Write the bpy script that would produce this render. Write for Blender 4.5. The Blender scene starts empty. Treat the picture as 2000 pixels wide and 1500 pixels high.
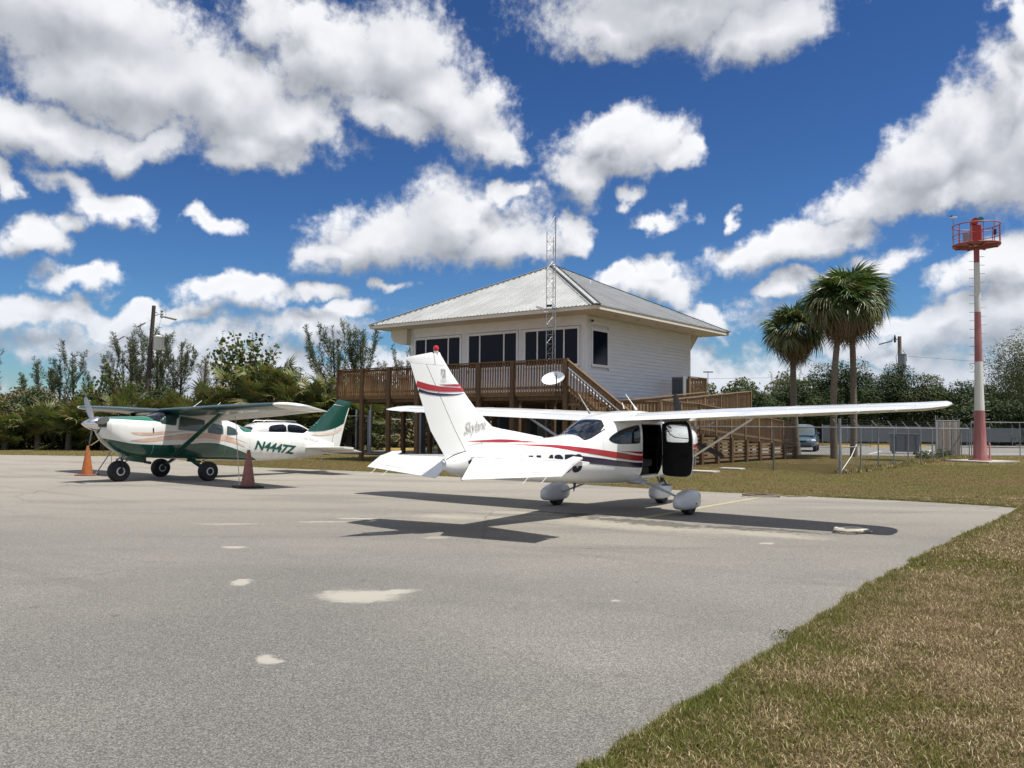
import bpy, bmesh, math, random
import numpy as np
from mathutils import Vector, Matrix
rad=math.radians
D=bpy.data
scn=bpy.context.scene
COL=scn.collection
RS=np.random.RandomState(7)
random.seed(7)

# ------------------------------------------------------------------ camera
EYE=1.5222; PITCH=0.04791; ROLL=0.0078; FPX=1680.8
cam=D.objects.new('camera',D.cameras.new('camera')); COL.objects.link(cam)
_f=Vector((0,math.cos(PITCH),math.sin(PITCH))); _u=Vector((0,-math.sin(PITCH),math.cos(PITCH))); _r=Vector((1,0,0))
_r2=_r*math.cos(ROLL)+_u*math.sin(ROLL); _u2=-_r*math.sin(ROLL)+_u*math.cos(ROLL)
M=Matrix((( _r2.x,_u2.x,-_f.x,0),(_r2.y,_u2.y,-_f.y,0),(_r2.z,_u2.z,-_f.z,EYE),(0,0,0,1)))
cam.matrix_world=M
cam.data.sensor_width=36; cam.data.lens=36*FPX/2000
cam.data.clip_start=0.1; cam.data.clip_end=4000
scn.camera=cam

# ------------------------------------------------------------------ node helpers
def N(nt,t,**k):
    n=nt.nodes.new(t)
    for a,b in k.items():
        if a=='inp':
            for i,v in b.items():
                if isinstance(v,bpy.types.NodeSocket): nt.links.new(v,n.inputs[i])
                else: n.inputs[i].default_value=v
        else: setattr(n,a,b)
    return n
def math_(nt,op,a,b=None,c=None,clamp=False):
    n=nt.nodes.new('ShaderNodeMath'); n.operation=op; n.use_clamp=clamp
    for i,v in enumerate((a,b,c)):
        if v is None: continue
        if isinstance(v,bpy.types.NodeSocket): nt.links.new(v,n.inputs[i])
        else: n.inputs[i].default_value=v
    return n.outputs[0]
def smooth(nt,v,a,b,lo=0.,hi=1.):
    n=N(nt,'ShaderNodeMapRange',interpolation_type='SMOOTHSTEP',inp={0:v,1:a,2:b,3:lo,4:hi}); return n.outputs[0]
def mixc(nt,f,a,b,bt='MIX'):
    n=nt.nodes.new('ShaderNodeMix'); n.data_type='RGBA'; n.blend_type=bt
    for i,v in ((0,f),(6,a),(7,b)):
        if isinstance(v,bpy.types.NodeSocket): nt.links.new(v,n.inputs[i])
        else: n.inputs[i].default_value=(tuple(v)+(1,) if (i>0 and len(v)==3) else v)
    return n.outputs[2]

# ------------------------------------------------------------------ sky with clouds
SUN_AZ,SUN_EL=107.0,68.0
world=D.worlds.new('World'); scn.world=world; world.use_nodes=True
def cloud_group():
    """cloud field: distance-like value (below 0 = inside a cloud) as a function of the direction in degrees"""
    g=D.node_groups.new('cloud_field','ShaderNodeTree')
    g.interface.new_socket('P',in_out='INPUT',socket_type='NodeSocketVector')
    g.interface.new_socket('d',in_out='OUTPUT',socket_type='NodeSocketFloat'); g.interface.new_socket('soft',in_out='OUTPUT',socket_type='NodeSocketFloat')
    gi=g.nodes.new('NodeGroupInput'); go=g.nodes.new('NodeGroupOutput'); P=gi.outputs[0]
    # warp
    n1=N(g,'ShaderNodeTexNoise',noise_dimensions='2D',inp={'Vector':P,'Scale':0.16,'Detail':2.0,'Roughness':.55})
    n2=N(g,'ShaderNodeTexNoise',noise_dimensions='2D',inp={'Vector':P,'Scale':0.55,'Detail':5.0,'Roughness':.50})
    w1=N(g,'ShaderNodeVectorMath',operation='SUBTRACT',inp={0:n1.outputs['Color'],1:(.5,.5,.5)}).outputs[0]
    w1=N(g,'ShaderNodeVectorMath',operation='MULTIPLY',inp={0:w1,1:(5.,3.4,0)}).outputs[0]
    w2=N(g,'ShaderNodeVectorMath',operation='SUBTRACT',inp={0:n2.outputs['Color'],1:(.5,.5,.5)}).outputs[0]
    w2=N(g,'ShaderNodeVectorMath',operation='MULTIPLY',inp={0:w2,1:(2.4,1.9,0)}).outputs[0]
    Q=N(g,'ShaderNodeVectorMath',operation='ADD',inp={0:P,1:w1}).outputs[0]
    Q=N(g,'ShaderNodeVectorMath',operation='ADD',inp={0:Q,1:w2}).outputs[0]
    acc=None
    for k,(x,y,rx,ry,an,w) in enumerate(CLOUDS):
        if k and k%7==0:   # keeps the evaluation in order so that few values are alive at once
            Q=N(g,'ShaderNodeVectorMath',operation='ADD',inp={0:Q,1:N(g,'ShaderNodeCombineXYZ',inp={2:math_(g,'MULTIPLY',acc,1e-6)}).outputs[0]}).outputs[0]
        # mapping type TEXTURE: (p - loc) rotated back, divided by scale
        m=N(g,'ShaderNodeMapping',vector_type='TEXTURE',inp={'Vector':Q,'Location':(x,y,3.7),'Rotation':(0,0,rad(an)),'Scale':(rx,ry,1)})
        l=N(g,'ShaderNodeVectorMath',operation='LENGTH',inp={0:m.outputs[0]}).outputs['Value']
        if w: l=math_(g,'ADD',l,w)
        acc=l if acc is None else math_(g,'SMOOTH_MIN',acc,l,.22)
    d=math_(g,'SUBTRACT',acc,1.0)
    # broken low band towards the horizon, all the way round
    sp=N(g,'ShaderNodeSeparateXYZ',inp={0:Q}); az,el=sp.outputs[0],sp.outputs[1]
    st=N(g,'ShaderNodeVectorMath',operation='MULTIPLY',inp={0:Q,1:(.075,.24,1)}).outputs[0]
    nb=N(g,'ShaderNodeTexNoise',noise_dimensions='2D',inp={'Vector':st,'Scale':1.,'Detail':3.5,'Roughness':.5}).outputs[0]
    elx=smooth(g,el,2.,12.5,-.14,.46)
    band=math_(g,'MULTIPLY',math_(g,'ADD',math_(g,'SUBTRACT',.50,nb),elx),2.6)
    d=math_(g,'SMOOTH_MIN',d,band,.15)
    # fair weather cumulus over the rest of the sky dome
    so=N(g,'ShaderNodeSeparateXYZ',inp={0:P})
    out=math_(g,'MINIMUM',smooth(g,math_(g,'ABSOLUTE',so.outputs[0]),33.,42.,1.,0.),smooth(g,so.outputs[1],29.,37.,1.,0.))
    s2=N(g,'ShaderNodeVectorMath',operation='MULTIPLY',inp={0:Q,1:(.05,.085,1)}).outputs[0]
    ng=N(g,'ShaderNodeTexNoise',noise_dimensions='2D',inp={'Vector':s2,'Scale':1.,'Detail':3.0,'Roughness':.45}).outputs[0]
    gen=math_(g,'ADD',math_(g,'MULTIPLY',math_(g,'SUBTRACT',.455,ng),3.),math_(g,'MULTIPLY',out,1.6))
    d=math_(g,'MINIMUM',d,gen)
    # fine billows
    g.links.new(d,go.inputs[1])
    n3=N(g,'ShaderNodeTexNoise',noise_dimensions='2D',inp={'Vector':P,'Scale':1.5,'Detail':5.0,'Roughness':.6}).outputs[0]
    d=math_(g,'ADD',d,math_(g,'MULTIPLY',math_(g,'SUBTRACT',n3,.5),.62))
    g.links.new(d,go.inputs[0])
    return g
def px(x,y,rx,ry,an=0,w=0):
    # direction table measured once in degrees: azimuth, elevation, half axes
    return (math.degrees(math.atan((x-1000)/FPX)),math.degrees(math.atan((750-y)/FPX*math.cos(math.atan((x-1000)/FPX))))+2.75-(x-1000)*.00027,
            rx*.0328*1.0,ry*.0332*1.04,-an,w*.6)
CLOUDS=[px(*c) for c in [
 (110,40,260,95,5),(230,170,230,95,8),(420,200,210,95,8),(60,285,120,50),(230,300,110,32),(500,295,110,48),(570,255,90,60,20),
 (640,120,130,95,10),(780,110,140,110,25),(880,210,140,72,25),(960,265,72,34,20),(760,240,130,40,10),(500,40,80,70,0,.3),(600,60,110,40,0,.3),
 (1330,10,290,70,-3),(1175,65,80,48,15),(1500,55,130,50,-12),(1360,-60,320,80),
 (1210,275,140,62,-4),(1310,300,65,30,15),(1110,345,62,60,-35),(1170,250,80,36,-20),(1220,250,60,30),
 (740,470,160,62,-14),(880,435,160,84,-5),(650,500,90,26,-8),(980,470,110,48,0),(1090,455,62,30,-25,.1),(1000,365,42,26,0,.25),(930,390,70,30,0,.2),
 (1222,388,36,28,0,.5),(1300,425,70,26,0,.75),(1425,405,26,26,-40,.75),
 (215,440,75,34,5),(140,400,90,36,20,.6),(110,470,90,26,0,.6),(15,490,50,34),(-5,375,30,30),(415,458,46,30,25,.5),
 (140,566,84,27,3,.25),(470,580,110,30,-4),(400,575,60,24,5),(620,585,70,18,6,.1),(765,572,55,18,0,.7),
 (1290,560,105,45,8),(1310,520,52,28,10),(1215,530,70,26,-10),(1340,580,50,34,20),(1400,640,60,30,15),
 (1560,470,165,44,-10),(1480,490,90,28,-4),(1650,440,90,36,-5),(1700,375,110,38,-8),(1830,310,150,62,-24),(1930,250,110,90,-30),
 (2000,170,60,100,-25),(1960,335,120,48,-4),(1850,370,120,30,-6),(2080,250,170,140),
 (1985,80,32,60,0,.35),(2010,30,50,40,0,.1),(1760,495,85,34,-22,.55),(1560,560,60,26,0,.2),(1620,540,60,18,0,.3),
 (1950,530,90,42,-12),(1850,620,110,32,-4),(1980,600,90,46),(1740,630,70,22),(1700,680,120,26),
 (60,640,110,32),(230,650,110,26,4),(330,625,80,22,-8),(600,650,130,34,3),(690,620,60,22,-10)]]
wt=world.node_tree; wt.nodes.clear()
sky=N(wt,'ShaderNodeTexSky',sky_type='NISHITA',sun_disc=False,sun_elevation=rad(SUN_EL),sun_rotation=rad(SUN_AZ),air_density=1.0,dust_density=.35,ozone_density=2.2,altitude=0)
tc=N(wt,'ShaderNodeTexCoord').outputs['Generated']
s=N(wt,'ShaderNodeSeparateXYZ',inp={0:tc})
az=math_(wt,'MULTIPLY',math_(wt,'ARCTAN2',s.outputs[0],s.outputs[1]),180/math.pi)
el=math_(wt,'MULTIPLY',math_(wt,'ARCSINE',s.outputs[2]),180/math.pi)
P=N(wt,'ShaderNodeCombineXYZ',inp={0:az,1:el,2:3.7}).outputs[0]
CG=cloud_group()
G1=N(wt,'ShaderNodeGroup',node_tree=CG,inp={0:P}); g1=G1.outputs[0]
P2=N(wt,'ShaderNodeVectorMath',operation='ADD',inp={0:P,1:N(wt,'ShaderNodeCombineXYZ',inp={0:.5,1:math_(wt,'ADD',math_(wt,'MULTIPLY',g1,1e-6),1.7),2:0.}).outputs[0]}).outputs[0]
g2=N(wt,'ShaderNodeGroup',node_tree=CG,inp={0:P2}).outputs[1]
alpha=smooth(wt,g1,.27,-.36)
# side of the cloud towards the sun (above) is bright, bases are grey
rel=math_(wt,'SUBTRACT',g2,math_(wt,'ADD',math_(wt,'MULTIPLY',G1.outputs[1],.72),math_(wt,'MULTIPLY',g1,.28)))
thick=smooth(wt,g1,-.15,-.75)
lum=smooth(wt,rel,-1.1,1.0,.38,1.08)
lum=math_(wt,'SUBTRACT',lum,math_(wt,'MULTIPLY',thick,.06))
ccol=N(wt,'ShaderNodeCombineXYZ',inp={0:lum,1:lum,2:lum}).outputs[0]
lowf=smooth(wt,el,10.,1.,0,.35)
cc=mixc(wt,math_(wt,'SUBTRACT',1.,lum,clamp=True),(.96,.97,1.0),(.78,.86,1.0))
cc=mixc(wt,1.,ccol,cc,'MULTIPLY')
cc=mixc(wt,lowf,cc,(.42,.52,.70))
sk=N(wt,'ShaderNodeVectorMath',operation='SCALE',inp={0:sky.outputs[0],'Scale':.1}).outputs[0]
sk=N(wt,'ShaderNodeGamma',inp={0:sk,1:1.5}).outputs[0]
sk=N(wt,'ShaderNodeVectorMath',operation='MULTIPLY',inp={0:sk,1:(5.9,8.2,10.4)}).outputs[0]
skyc=N(wt,'ShaderNodeBackground',inp={0:sk,1:.10})
# deep polarised blue of the zenith side comes from the sky itself
clo=N(wt,'ShaderNodeBackground',inp={0:cc,1:.84})
mx=N(wt,'ShaderNodeMixShader',inp={0:math_(wt,'MULTIPLY',alpha,.97),1:skyc.outputs[0],2:clo.outputs[0]})
wo=N(wt,'ShaderNodeOutputWorld'); wt.links.new(mx.outputs[0],wo.inputs[0])
world.cycles.sampling_method='MANUAL'; world.cycles.sample_map_resolution=512

# ------------------------------------------------------------------ sun, exposure
sl=D.lights.new('sun','SUN'); sl.energy=5.0; sl.angle=rad(.53); sl.color=(1,.95,.86)
sun=D.objects.new('sun',sl); COL.objects.link(sun)
_sd=Vector((math.sin(rad(SUN_AZ))*math.cos(rad(SUN_EL)),math.cos(rad(SUN_AZ))*math.cos(rad(SUN_EL)),math.sin(rad(SUN_EL))))
sun.rotation_euler=_sd.to_track_quat('Z','Y').to_euler(); sun.location=(20,-5,40)
vs=scn.view_settings; vs.view_transform='Standard'; vs.look='None'; vs.exposure=.22; vs.gamma=1; vs.use_curve_mapping=False
scn.cycles.max_bounces=6; scn.cycles.transparent_max_bounces=8; scn.cycles.diffuse_bounces=3; scn.cycles.glossy_bounces=3
scn.cycles.caustics_reflective=False; scn.cycles.caustics_refractive=False
# ------------------------------------------------------------------ materials
def mat(name,col=(.5,.5,.5),rough=.6,metal=0.,var=.0,vscale=3.,bump=0.,bscale=40.,coat=0.,spec=.5,dirt=None,dirtamt=.0,dscale=1.5,stretch=(1,1,1)):
    """principled material with procedural colour variation, dirt and fine relief in object space"""
    m=D.materials.new(name); m.use_nodes=True; nt=m.node_tree; b=nt.nodes['Principled BSDF']
    b.inputs['Roughness'].default_value=rough; b.inputs['Metallic'].default_value=metal
    b.inputs['Coat Weight'].default_value=coat; b.inputs['Coat Roughness'].default_value=.08
    b.inputs['Specular IOR Level'].default_value=spec
    b.inputs['Base Color'].default_value=tuple(col)+(1,)
    tcn=N(nt,'ShaderNodeTexCoord').outputs['Object']
    v=N(nt,'ShaderNodeVectorMath',operation='MULTIPLY',inp={0:tcn,1:stretch}).outputs[0]
    c=None
    if var:
        n=N(nt,'ShaderNodeTexNoise',inp={'Vector':v,'Scale':vscale,'Detail':4.}).outputs[0]
        f=smooth(nt,n,.3,.7,1-var,1+var)
        c=N(nt,'ShaderNodeVectorMath',operation='SCALE',inp={0:tuple(col),'Scale':f}).outputs[0]
    if dirt:
        n=N(nt,'ShaderNodeTexNoise',inp={'Vector':v,'Scale':dscale,'Detail':6.,'Roughness':.65}).outputs[0]
        f=smooth(nt,n,.5,.72,0.,dirtamt)
        c=mixc(nt,f,c if c is not None else tuple(col),dirt)
    if c is not None: nt.links.new(c,b.inputs['Base Color'])
    if bump:
        n=N(nt,'ShaderNodeTexNoise',inp={'Vector':v,'Scale':bscale,'Detail':3.}).outputs[0]
        bn=N(nt,'ShaderNodeBump',inp={'Strength':bump,'Distance':.02,'Height':n}); nt.links.new(bn.outputs[0],b.inputs['Normal'])
    return m
def leafmat(name,c1,c2,rough=.5,trans=.25,wscale=.6,dead=None,deadamt=0.):
    m=D.materials.new(name); m.use_nodes=True; nt=m.node_tree; b=nt.nodes['Principled BSDF']; o=nt.nodes['Material Output']
    g=N(nt,'ShaderNodeNewGeometry'); oi=N(nt,'ShaderNodeObjectInfo')
    n=N(nt,'ShaderNodeTexNoise',inp={'Vector':g.outputs['Position'],'Scale':wscale,'Detail':2.}).outputs[0]
    f=math_(nt,'ADD',math_(nt,'MULTIPLY',g.outputs['Random Per Island'],.6),math_(nt,'MULTIPLY',n,.5),clamp=True)
    f=math_(nt,'ADD',f,math_(nt,'MULTIPLY',math_(nt,'SUBTRACT',oi.outputs['Random'],.5),.35),clamp=True)
    c=mixc(nt,f,c1,c2)
    if dead:
        n2=N(nt,'ShaderNodeTexNoise',inp={'Vector':g.outputs['Position'],'Scale':wscale*2.3,'Detail':2.}).outputs[0]
        r=math_(nt,'FRACT',math_(nt,'MULTIPLY',g.outputs['Random Per Island'],17.3))
        c=mixc(nt,math_(nt,'MULTIPLY',smooth(nt,math_(nt,'ADD',math_(nt,'MULTIPLY',r,.5),math_(nt,'MULTIPLY',n2,.8)),.62,.82),deadamt),c,dead)
    nt.links.new(c,b.inputs['Base Color']); b.inputs['Roughness'].default_value=rough
    t=N(nt,'ShaderNodeBsdfTranslucent',inp={0:mixc(nt,1.,c,(1.,1.1,.5),'MULTIPLY')})
    mx=N(nt,'ShaderNodeMixShader',inp={0:trans,1:b.outputs[0],2:t.outputs[0]}); nt.links.new(mx.outputs[0],o.inputs[0])
    return m
M_={}
M_['white']=mat('white_aircraft_paint',(.83,.84,.83),.22,coat=.6,var=.02,vscale=1.2,dirt=(.62,.62,.58),dirtamt=.07)
M_['white2']=mat('worn_white_paint',(.74,.75,.72),.35,coat=.3,var=.05,vscale=1.5,dirt=(.42,.41,.37),dirtamt=.3,dscale=2.2)
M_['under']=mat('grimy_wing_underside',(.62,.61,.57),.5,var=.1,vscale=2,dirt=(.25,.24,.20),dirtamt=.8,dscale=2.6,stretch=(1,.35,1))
M_['red']=mat('crimson_stripe_paint',(.36,.018,.028),.25,coat=.5)
M_['navy']=mat('navy_stripe_paint',(.012,.010,.045),.25,coat=.5)
M_['green']=mat('green_aircraft_paint',(.004,.060,.042),.22,coat=.8,var=.05,dirt=(.03,.10,.08),dirtamt=.25)
M_['greentop']=mat('bright_green_metallic_paint',(.012,.20,.105),.18,metal=.35,coat=.9)
M_['dgreen']=mat('deep_green_leading_edge_paint',(.006,.045,.045),.3,coat=.4)
M_['peach']=mat('faded_peach_stripe_paint',(.62,.43,.34),.4,var=.12,vscale=5)
M_['peachl']=mat('pale_peach_stripe_paint',(.72,.55,.45),.4,var=.1,vscale=4)
M_['black']=mat('black_rubber',(.012,.012,.013),.75,var=.2,vscale=8,bump=.2)
M_['blackp']=mat('black_plastic',(.015,.016,.018),.4)
M_['prop']=mat('matt_black_propeller',(.02,.021,.024),.45)
M_['lining']=mat('black_cabin_lining',(.012,.012,.013),.85,bump=.2)
M_['seat']=mat('dark_grey_seat_fabric',(.035,.034,.034),.85,bump=.3,bscale=90)
M_['chrome']=mat('polished_spinner_metal',(.72,.72,.74),.16,metal=1.,var=.05)
M_['alu']=mat('grey_aluminium',(.42,.43,.45),.38,metal=.8,var=.08)
M_['fairing']=mat('light_grey_fairing_paint',(.60,.62,.65),.3,coat=.3,var=.05,dirt=(.3,.3,.3),dirtamt=.2)
M_['glass']=mat('dark_tinted_glass',(.008,.011,.018),.05,spec=.45)
M_['glassg']=mat('green_tinted_glass',(.03,.055,.05),.05,spec=.9)
M_['glassc']=mat('dusty_clear_glass',(.10,.12,.12),.08,spec=.8)
M_['winglass']=mat('navy_window_glass',(.004,.008,.020),.08,spec=.14)
M_['frame']=mat('white_window_frame',(.79,.81,.83),.4,var=.04)
M_['trim']=mat('cream_trim_paint',(.70,.66,.57),.55,var=.04,dirt=(.42,.40,.35),dirtamt=.25)
M_['siding']=mat('white_lap_siding',(.73,.755,.79),.6,var=.03,vscale=1.3,dirt=(.62,.61,.59),dirtamt=.25,stretch=(1,1,4))
M_['soffit']=mat('beige_soffit_paint',(.66,.615,.53),.6,var=.04)
M_['roof']=mat('galvalume_roof_metal',(.56,.57,.56),.42,metal=.35,var=.07,vscale=.8,dirt=(.36,.37,.37),dirtamt=.35,dscale=.7)
M_['darkgap']=mat('dark_ridge_foam',(.02,.02,.02),.9)
def wood(name,a,b_,sc=9.):
    m=D.materials.new(name); m.use_nodes=True; nt=m.node_tree; bs=nt.nodes['Principled BSDF']
    g=N(nt,'ShaderNodeTexCoord').outputs['Object']; oi=N(nt,'ShaderNodeObjectInfo').outputs['Random']
    off=N(nt,'ShaderNodeCombineXYZ',inp={0:math_(nt,'MULTIPLY',oi,31.),1:math_(nt,'MULTIPLY',oi,17.),2:0.}).outputs[0]
    v=N(nt,'ShaderNodeVectorMath',operation='ADD',inp={0:g,1:off}).outputs[0]
    v=N(nt,'ShaderNodeVectorMath',operation='MULTIPLY',inp={0:v,1:(3.,3.,.5)}).outputs[0]
    n=N(nt,'ShaderNodeTexNoise',inp={'Vector':v,'Scale':sc,'Detail':5.,'Roughness':.6}).outputs[0]
    f=math_(nt,'ADD',smooth(nt,n,.3,.7),math_(nt,'MULTIPLY',math_(nt,'SUBTRACT',oi,.5),.7),clamp=True)
    nt.links.new(mixc(nt,f,a,b_),bs.inputs['Base Color']); bs.inputs['Roughness'].default_value=.75
    bn=N(nt,'ShaderNodeBump',inp={'Strength':.3,'Distance':.01,'Height':n}); nt.links.new(bn.outputs[0],bs.inputs['Normal'])
    return m
M_['wood']=wood('stained_deck_wood',(.120,.066,.029),(.225,.130,.058))
M_['woodd']=wood('dark_weathered_post_wood',(.085,.048,.024),(.15,.088,.042))
M_['woodl']=wood('fresh_ramp_wood',(.165,.105,.055),(.265,.175,.095))
M_['woodg']=wood('grey_weathered_wood',(.16,.12,.09),(.28,.22,.17))
M_['pole']=wood('utility_pole_wood',(.045,.032,.026),(.10,.072,.056))
M_['galv']=mat('galvanised_fence_steel',(.30,.32,.34),.5,metal=.5,var=.15,vscale=4,dirt=(.10,.085,.07),dirtamt=.5)
M_['wire']=mat('fence_wire',(.045,.048,.055),.6,metal=.4)
M_['towerw']=mat('tower_white_paint',(.72,.72,.68),.4,var=.04,dirt=(.5,.48,.42),dirtamt=.35,stretch=(2,2,.4))
M_['towerr']=mat('tower_faded_red_paint',(.36,.09,.08),.5,var=.12,vscale=2,dirt=(.50,.27,.26),dirtamt=.4,stretch=(2,2,.4))
M_['towerr2']=mat('tower_pink_faded_paint',(.40,.155,.155),.5,var=.15,vscale=1.5,dirt=(.60,.36,.36),dirtamt=.5,stretch=(2,2,.4))
M_['redp']=mat('safety_red_paint',(.42,.035,.022),.4,var=.1,dirt=(.2,.04,.03),dirtamt=.5)
M_['concrete']=mat('pale_concrete',(.42,.40,.36),.85,var=.1,vscale=4,bump=.3)
M_['yellow']=mat('yellow_kerb_paint',(.62,.40,.08),.6,var=.12,vscale=3,dirt=(.45,.4,.3),dirtamt=.5)
M_['yline']=mat('worn_yellow_line_paint',(.36,.32,.205),.8,var=.12,vscale=6,dirt=(.30,.275,.23),dirtamt=.95,dscale=7)
M_['wline']=mat('white_line_paint',(.6,.6,.58),.8,dirt=(.34,.31,.28),dirtamt=.4,dscale=5)
M_['orange']=mat('orange_cone_plastic',(.42,.125,.032),.5,var=.12,vscale=8,dirt=(.28,.12,.06),dirtamt=.7,dscale=6)
M_['oldcone']=mat('faded_brown_cone_plastic',(.24,.105,.085),.7,var=.15,vscale=8,dirt=(.06,.04,.035),dirtamt=.8,dscale=7)
M_['rope']=mat('off_white_rope',(.55,.52,.44),.9,var=.15,vscale=20)
M_['ropey']=mat('yellow_rope',(.55,.40,.12),.9,var=.15,vscale=20)
M_['lamp_red']=mat('red_beacon_lens',(.55,.012,.010),.12,coat=.5)
M_['lamp_teal']=mat('teal_beacon_lens',(.01,.16,.20),.1,coat=.5)
M_['cararmour']=mat('white_car_paint',(.72,.73,.74),.2,coat=.8)
M_['vanpaint']=mat('steel_blue_van_paint',(.11,.19,.25),.25,metal=.4,coat=.8)
M_['taillight']=mat('red_tail_light',(.45,.02,.02),.15,coat=.5)
M_['headlight']=mat('clear_headlight',(.6,.62,.65),.08,spec=.8)
M_['slate']=mat('slate_grey_fabric_screen',(.085,.10,.115),.85,var=.06,vscale=1.,stretch=(1,1,3))
M_['greyid']=mat('grey_painted_steel',(.25,.27,.29),.5,var=.06)
M_['logo']=mat('grey_lettering_vinyl',(.40,.385,.36),.5)
M_['regnavy']=mat('black_registration_vinyl',(.010,.010,.022),.4)
M_['reggreen']=mat('green_registration_vinyl',(.006,.075,.055),.4)
M_['ceramic']=mat('white_transformer_enamel',(.68,.69,.66),.4,dirt=(.3,.27,.22),dirtamt=.3)
M_['bark']=mat('sabal_palm_bark',(.19,.155,.12),.95,var=.25,vscale=6,bump=.8,bscale=14,stretch=(1,1,2.5))
M_['bark2']=mat('dark_bark',(.07,.055,.042),.95,var=.2,bump=.6)
M_['frond']=leafmat('palm_frond_green',(.03,.068,.022),(.10,.155,.05),.42,.2,.9)
M_['frondy']=leafmat('palm_frond_olive',(.08,.105,.035),(.19,.19,.08),.5,.2,.9)
M_['frondb']=leafmat('dead_palm_frond',(.11,.075,.042),(.27,.19,.11),.8,.1,.9)
M_['palmetto']=leafmat('palmetto_leaf',(.045,.085,.028),(.17,.21,.075),.45,.2,.7,dead=(.24,.17,.085),deadamt=.8)
M_['leafa']=leafmat('dark_shrub_leaf',(.016,.036,.012),(.065,.092,.030),.75,.22,.5)
M_['leafb']=leafmat('mid_green_leaf',(.030,.062,.017),(.095,.130,.042),.72,.25,.5,dead=(.28,.15,.06),deadamt=.3)
M_['leafo']=leafmat('olive_brown_brush',(.07,.075,.03),(.20,.18,.085),.7,.15,.4,dead=(.22,.17,.11),deadamt=.8)
M_['seagrape']=leafmat('sea_grape_leaf',(.025,.07,.016),(.11,.18,.045),.35,.25,.9,dead=(.45,.20,.07),deadamt=.35)
M_['casu']=leafmat('casuarina_needle',(.050,.072,.036),(.125,.145,.072),.8,.3,.8)
M_['casub']=leafmat('brown_casuarina_needle',(.13,.115,.085),(.22,.19,.14),.8,.12,.8)

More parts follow.
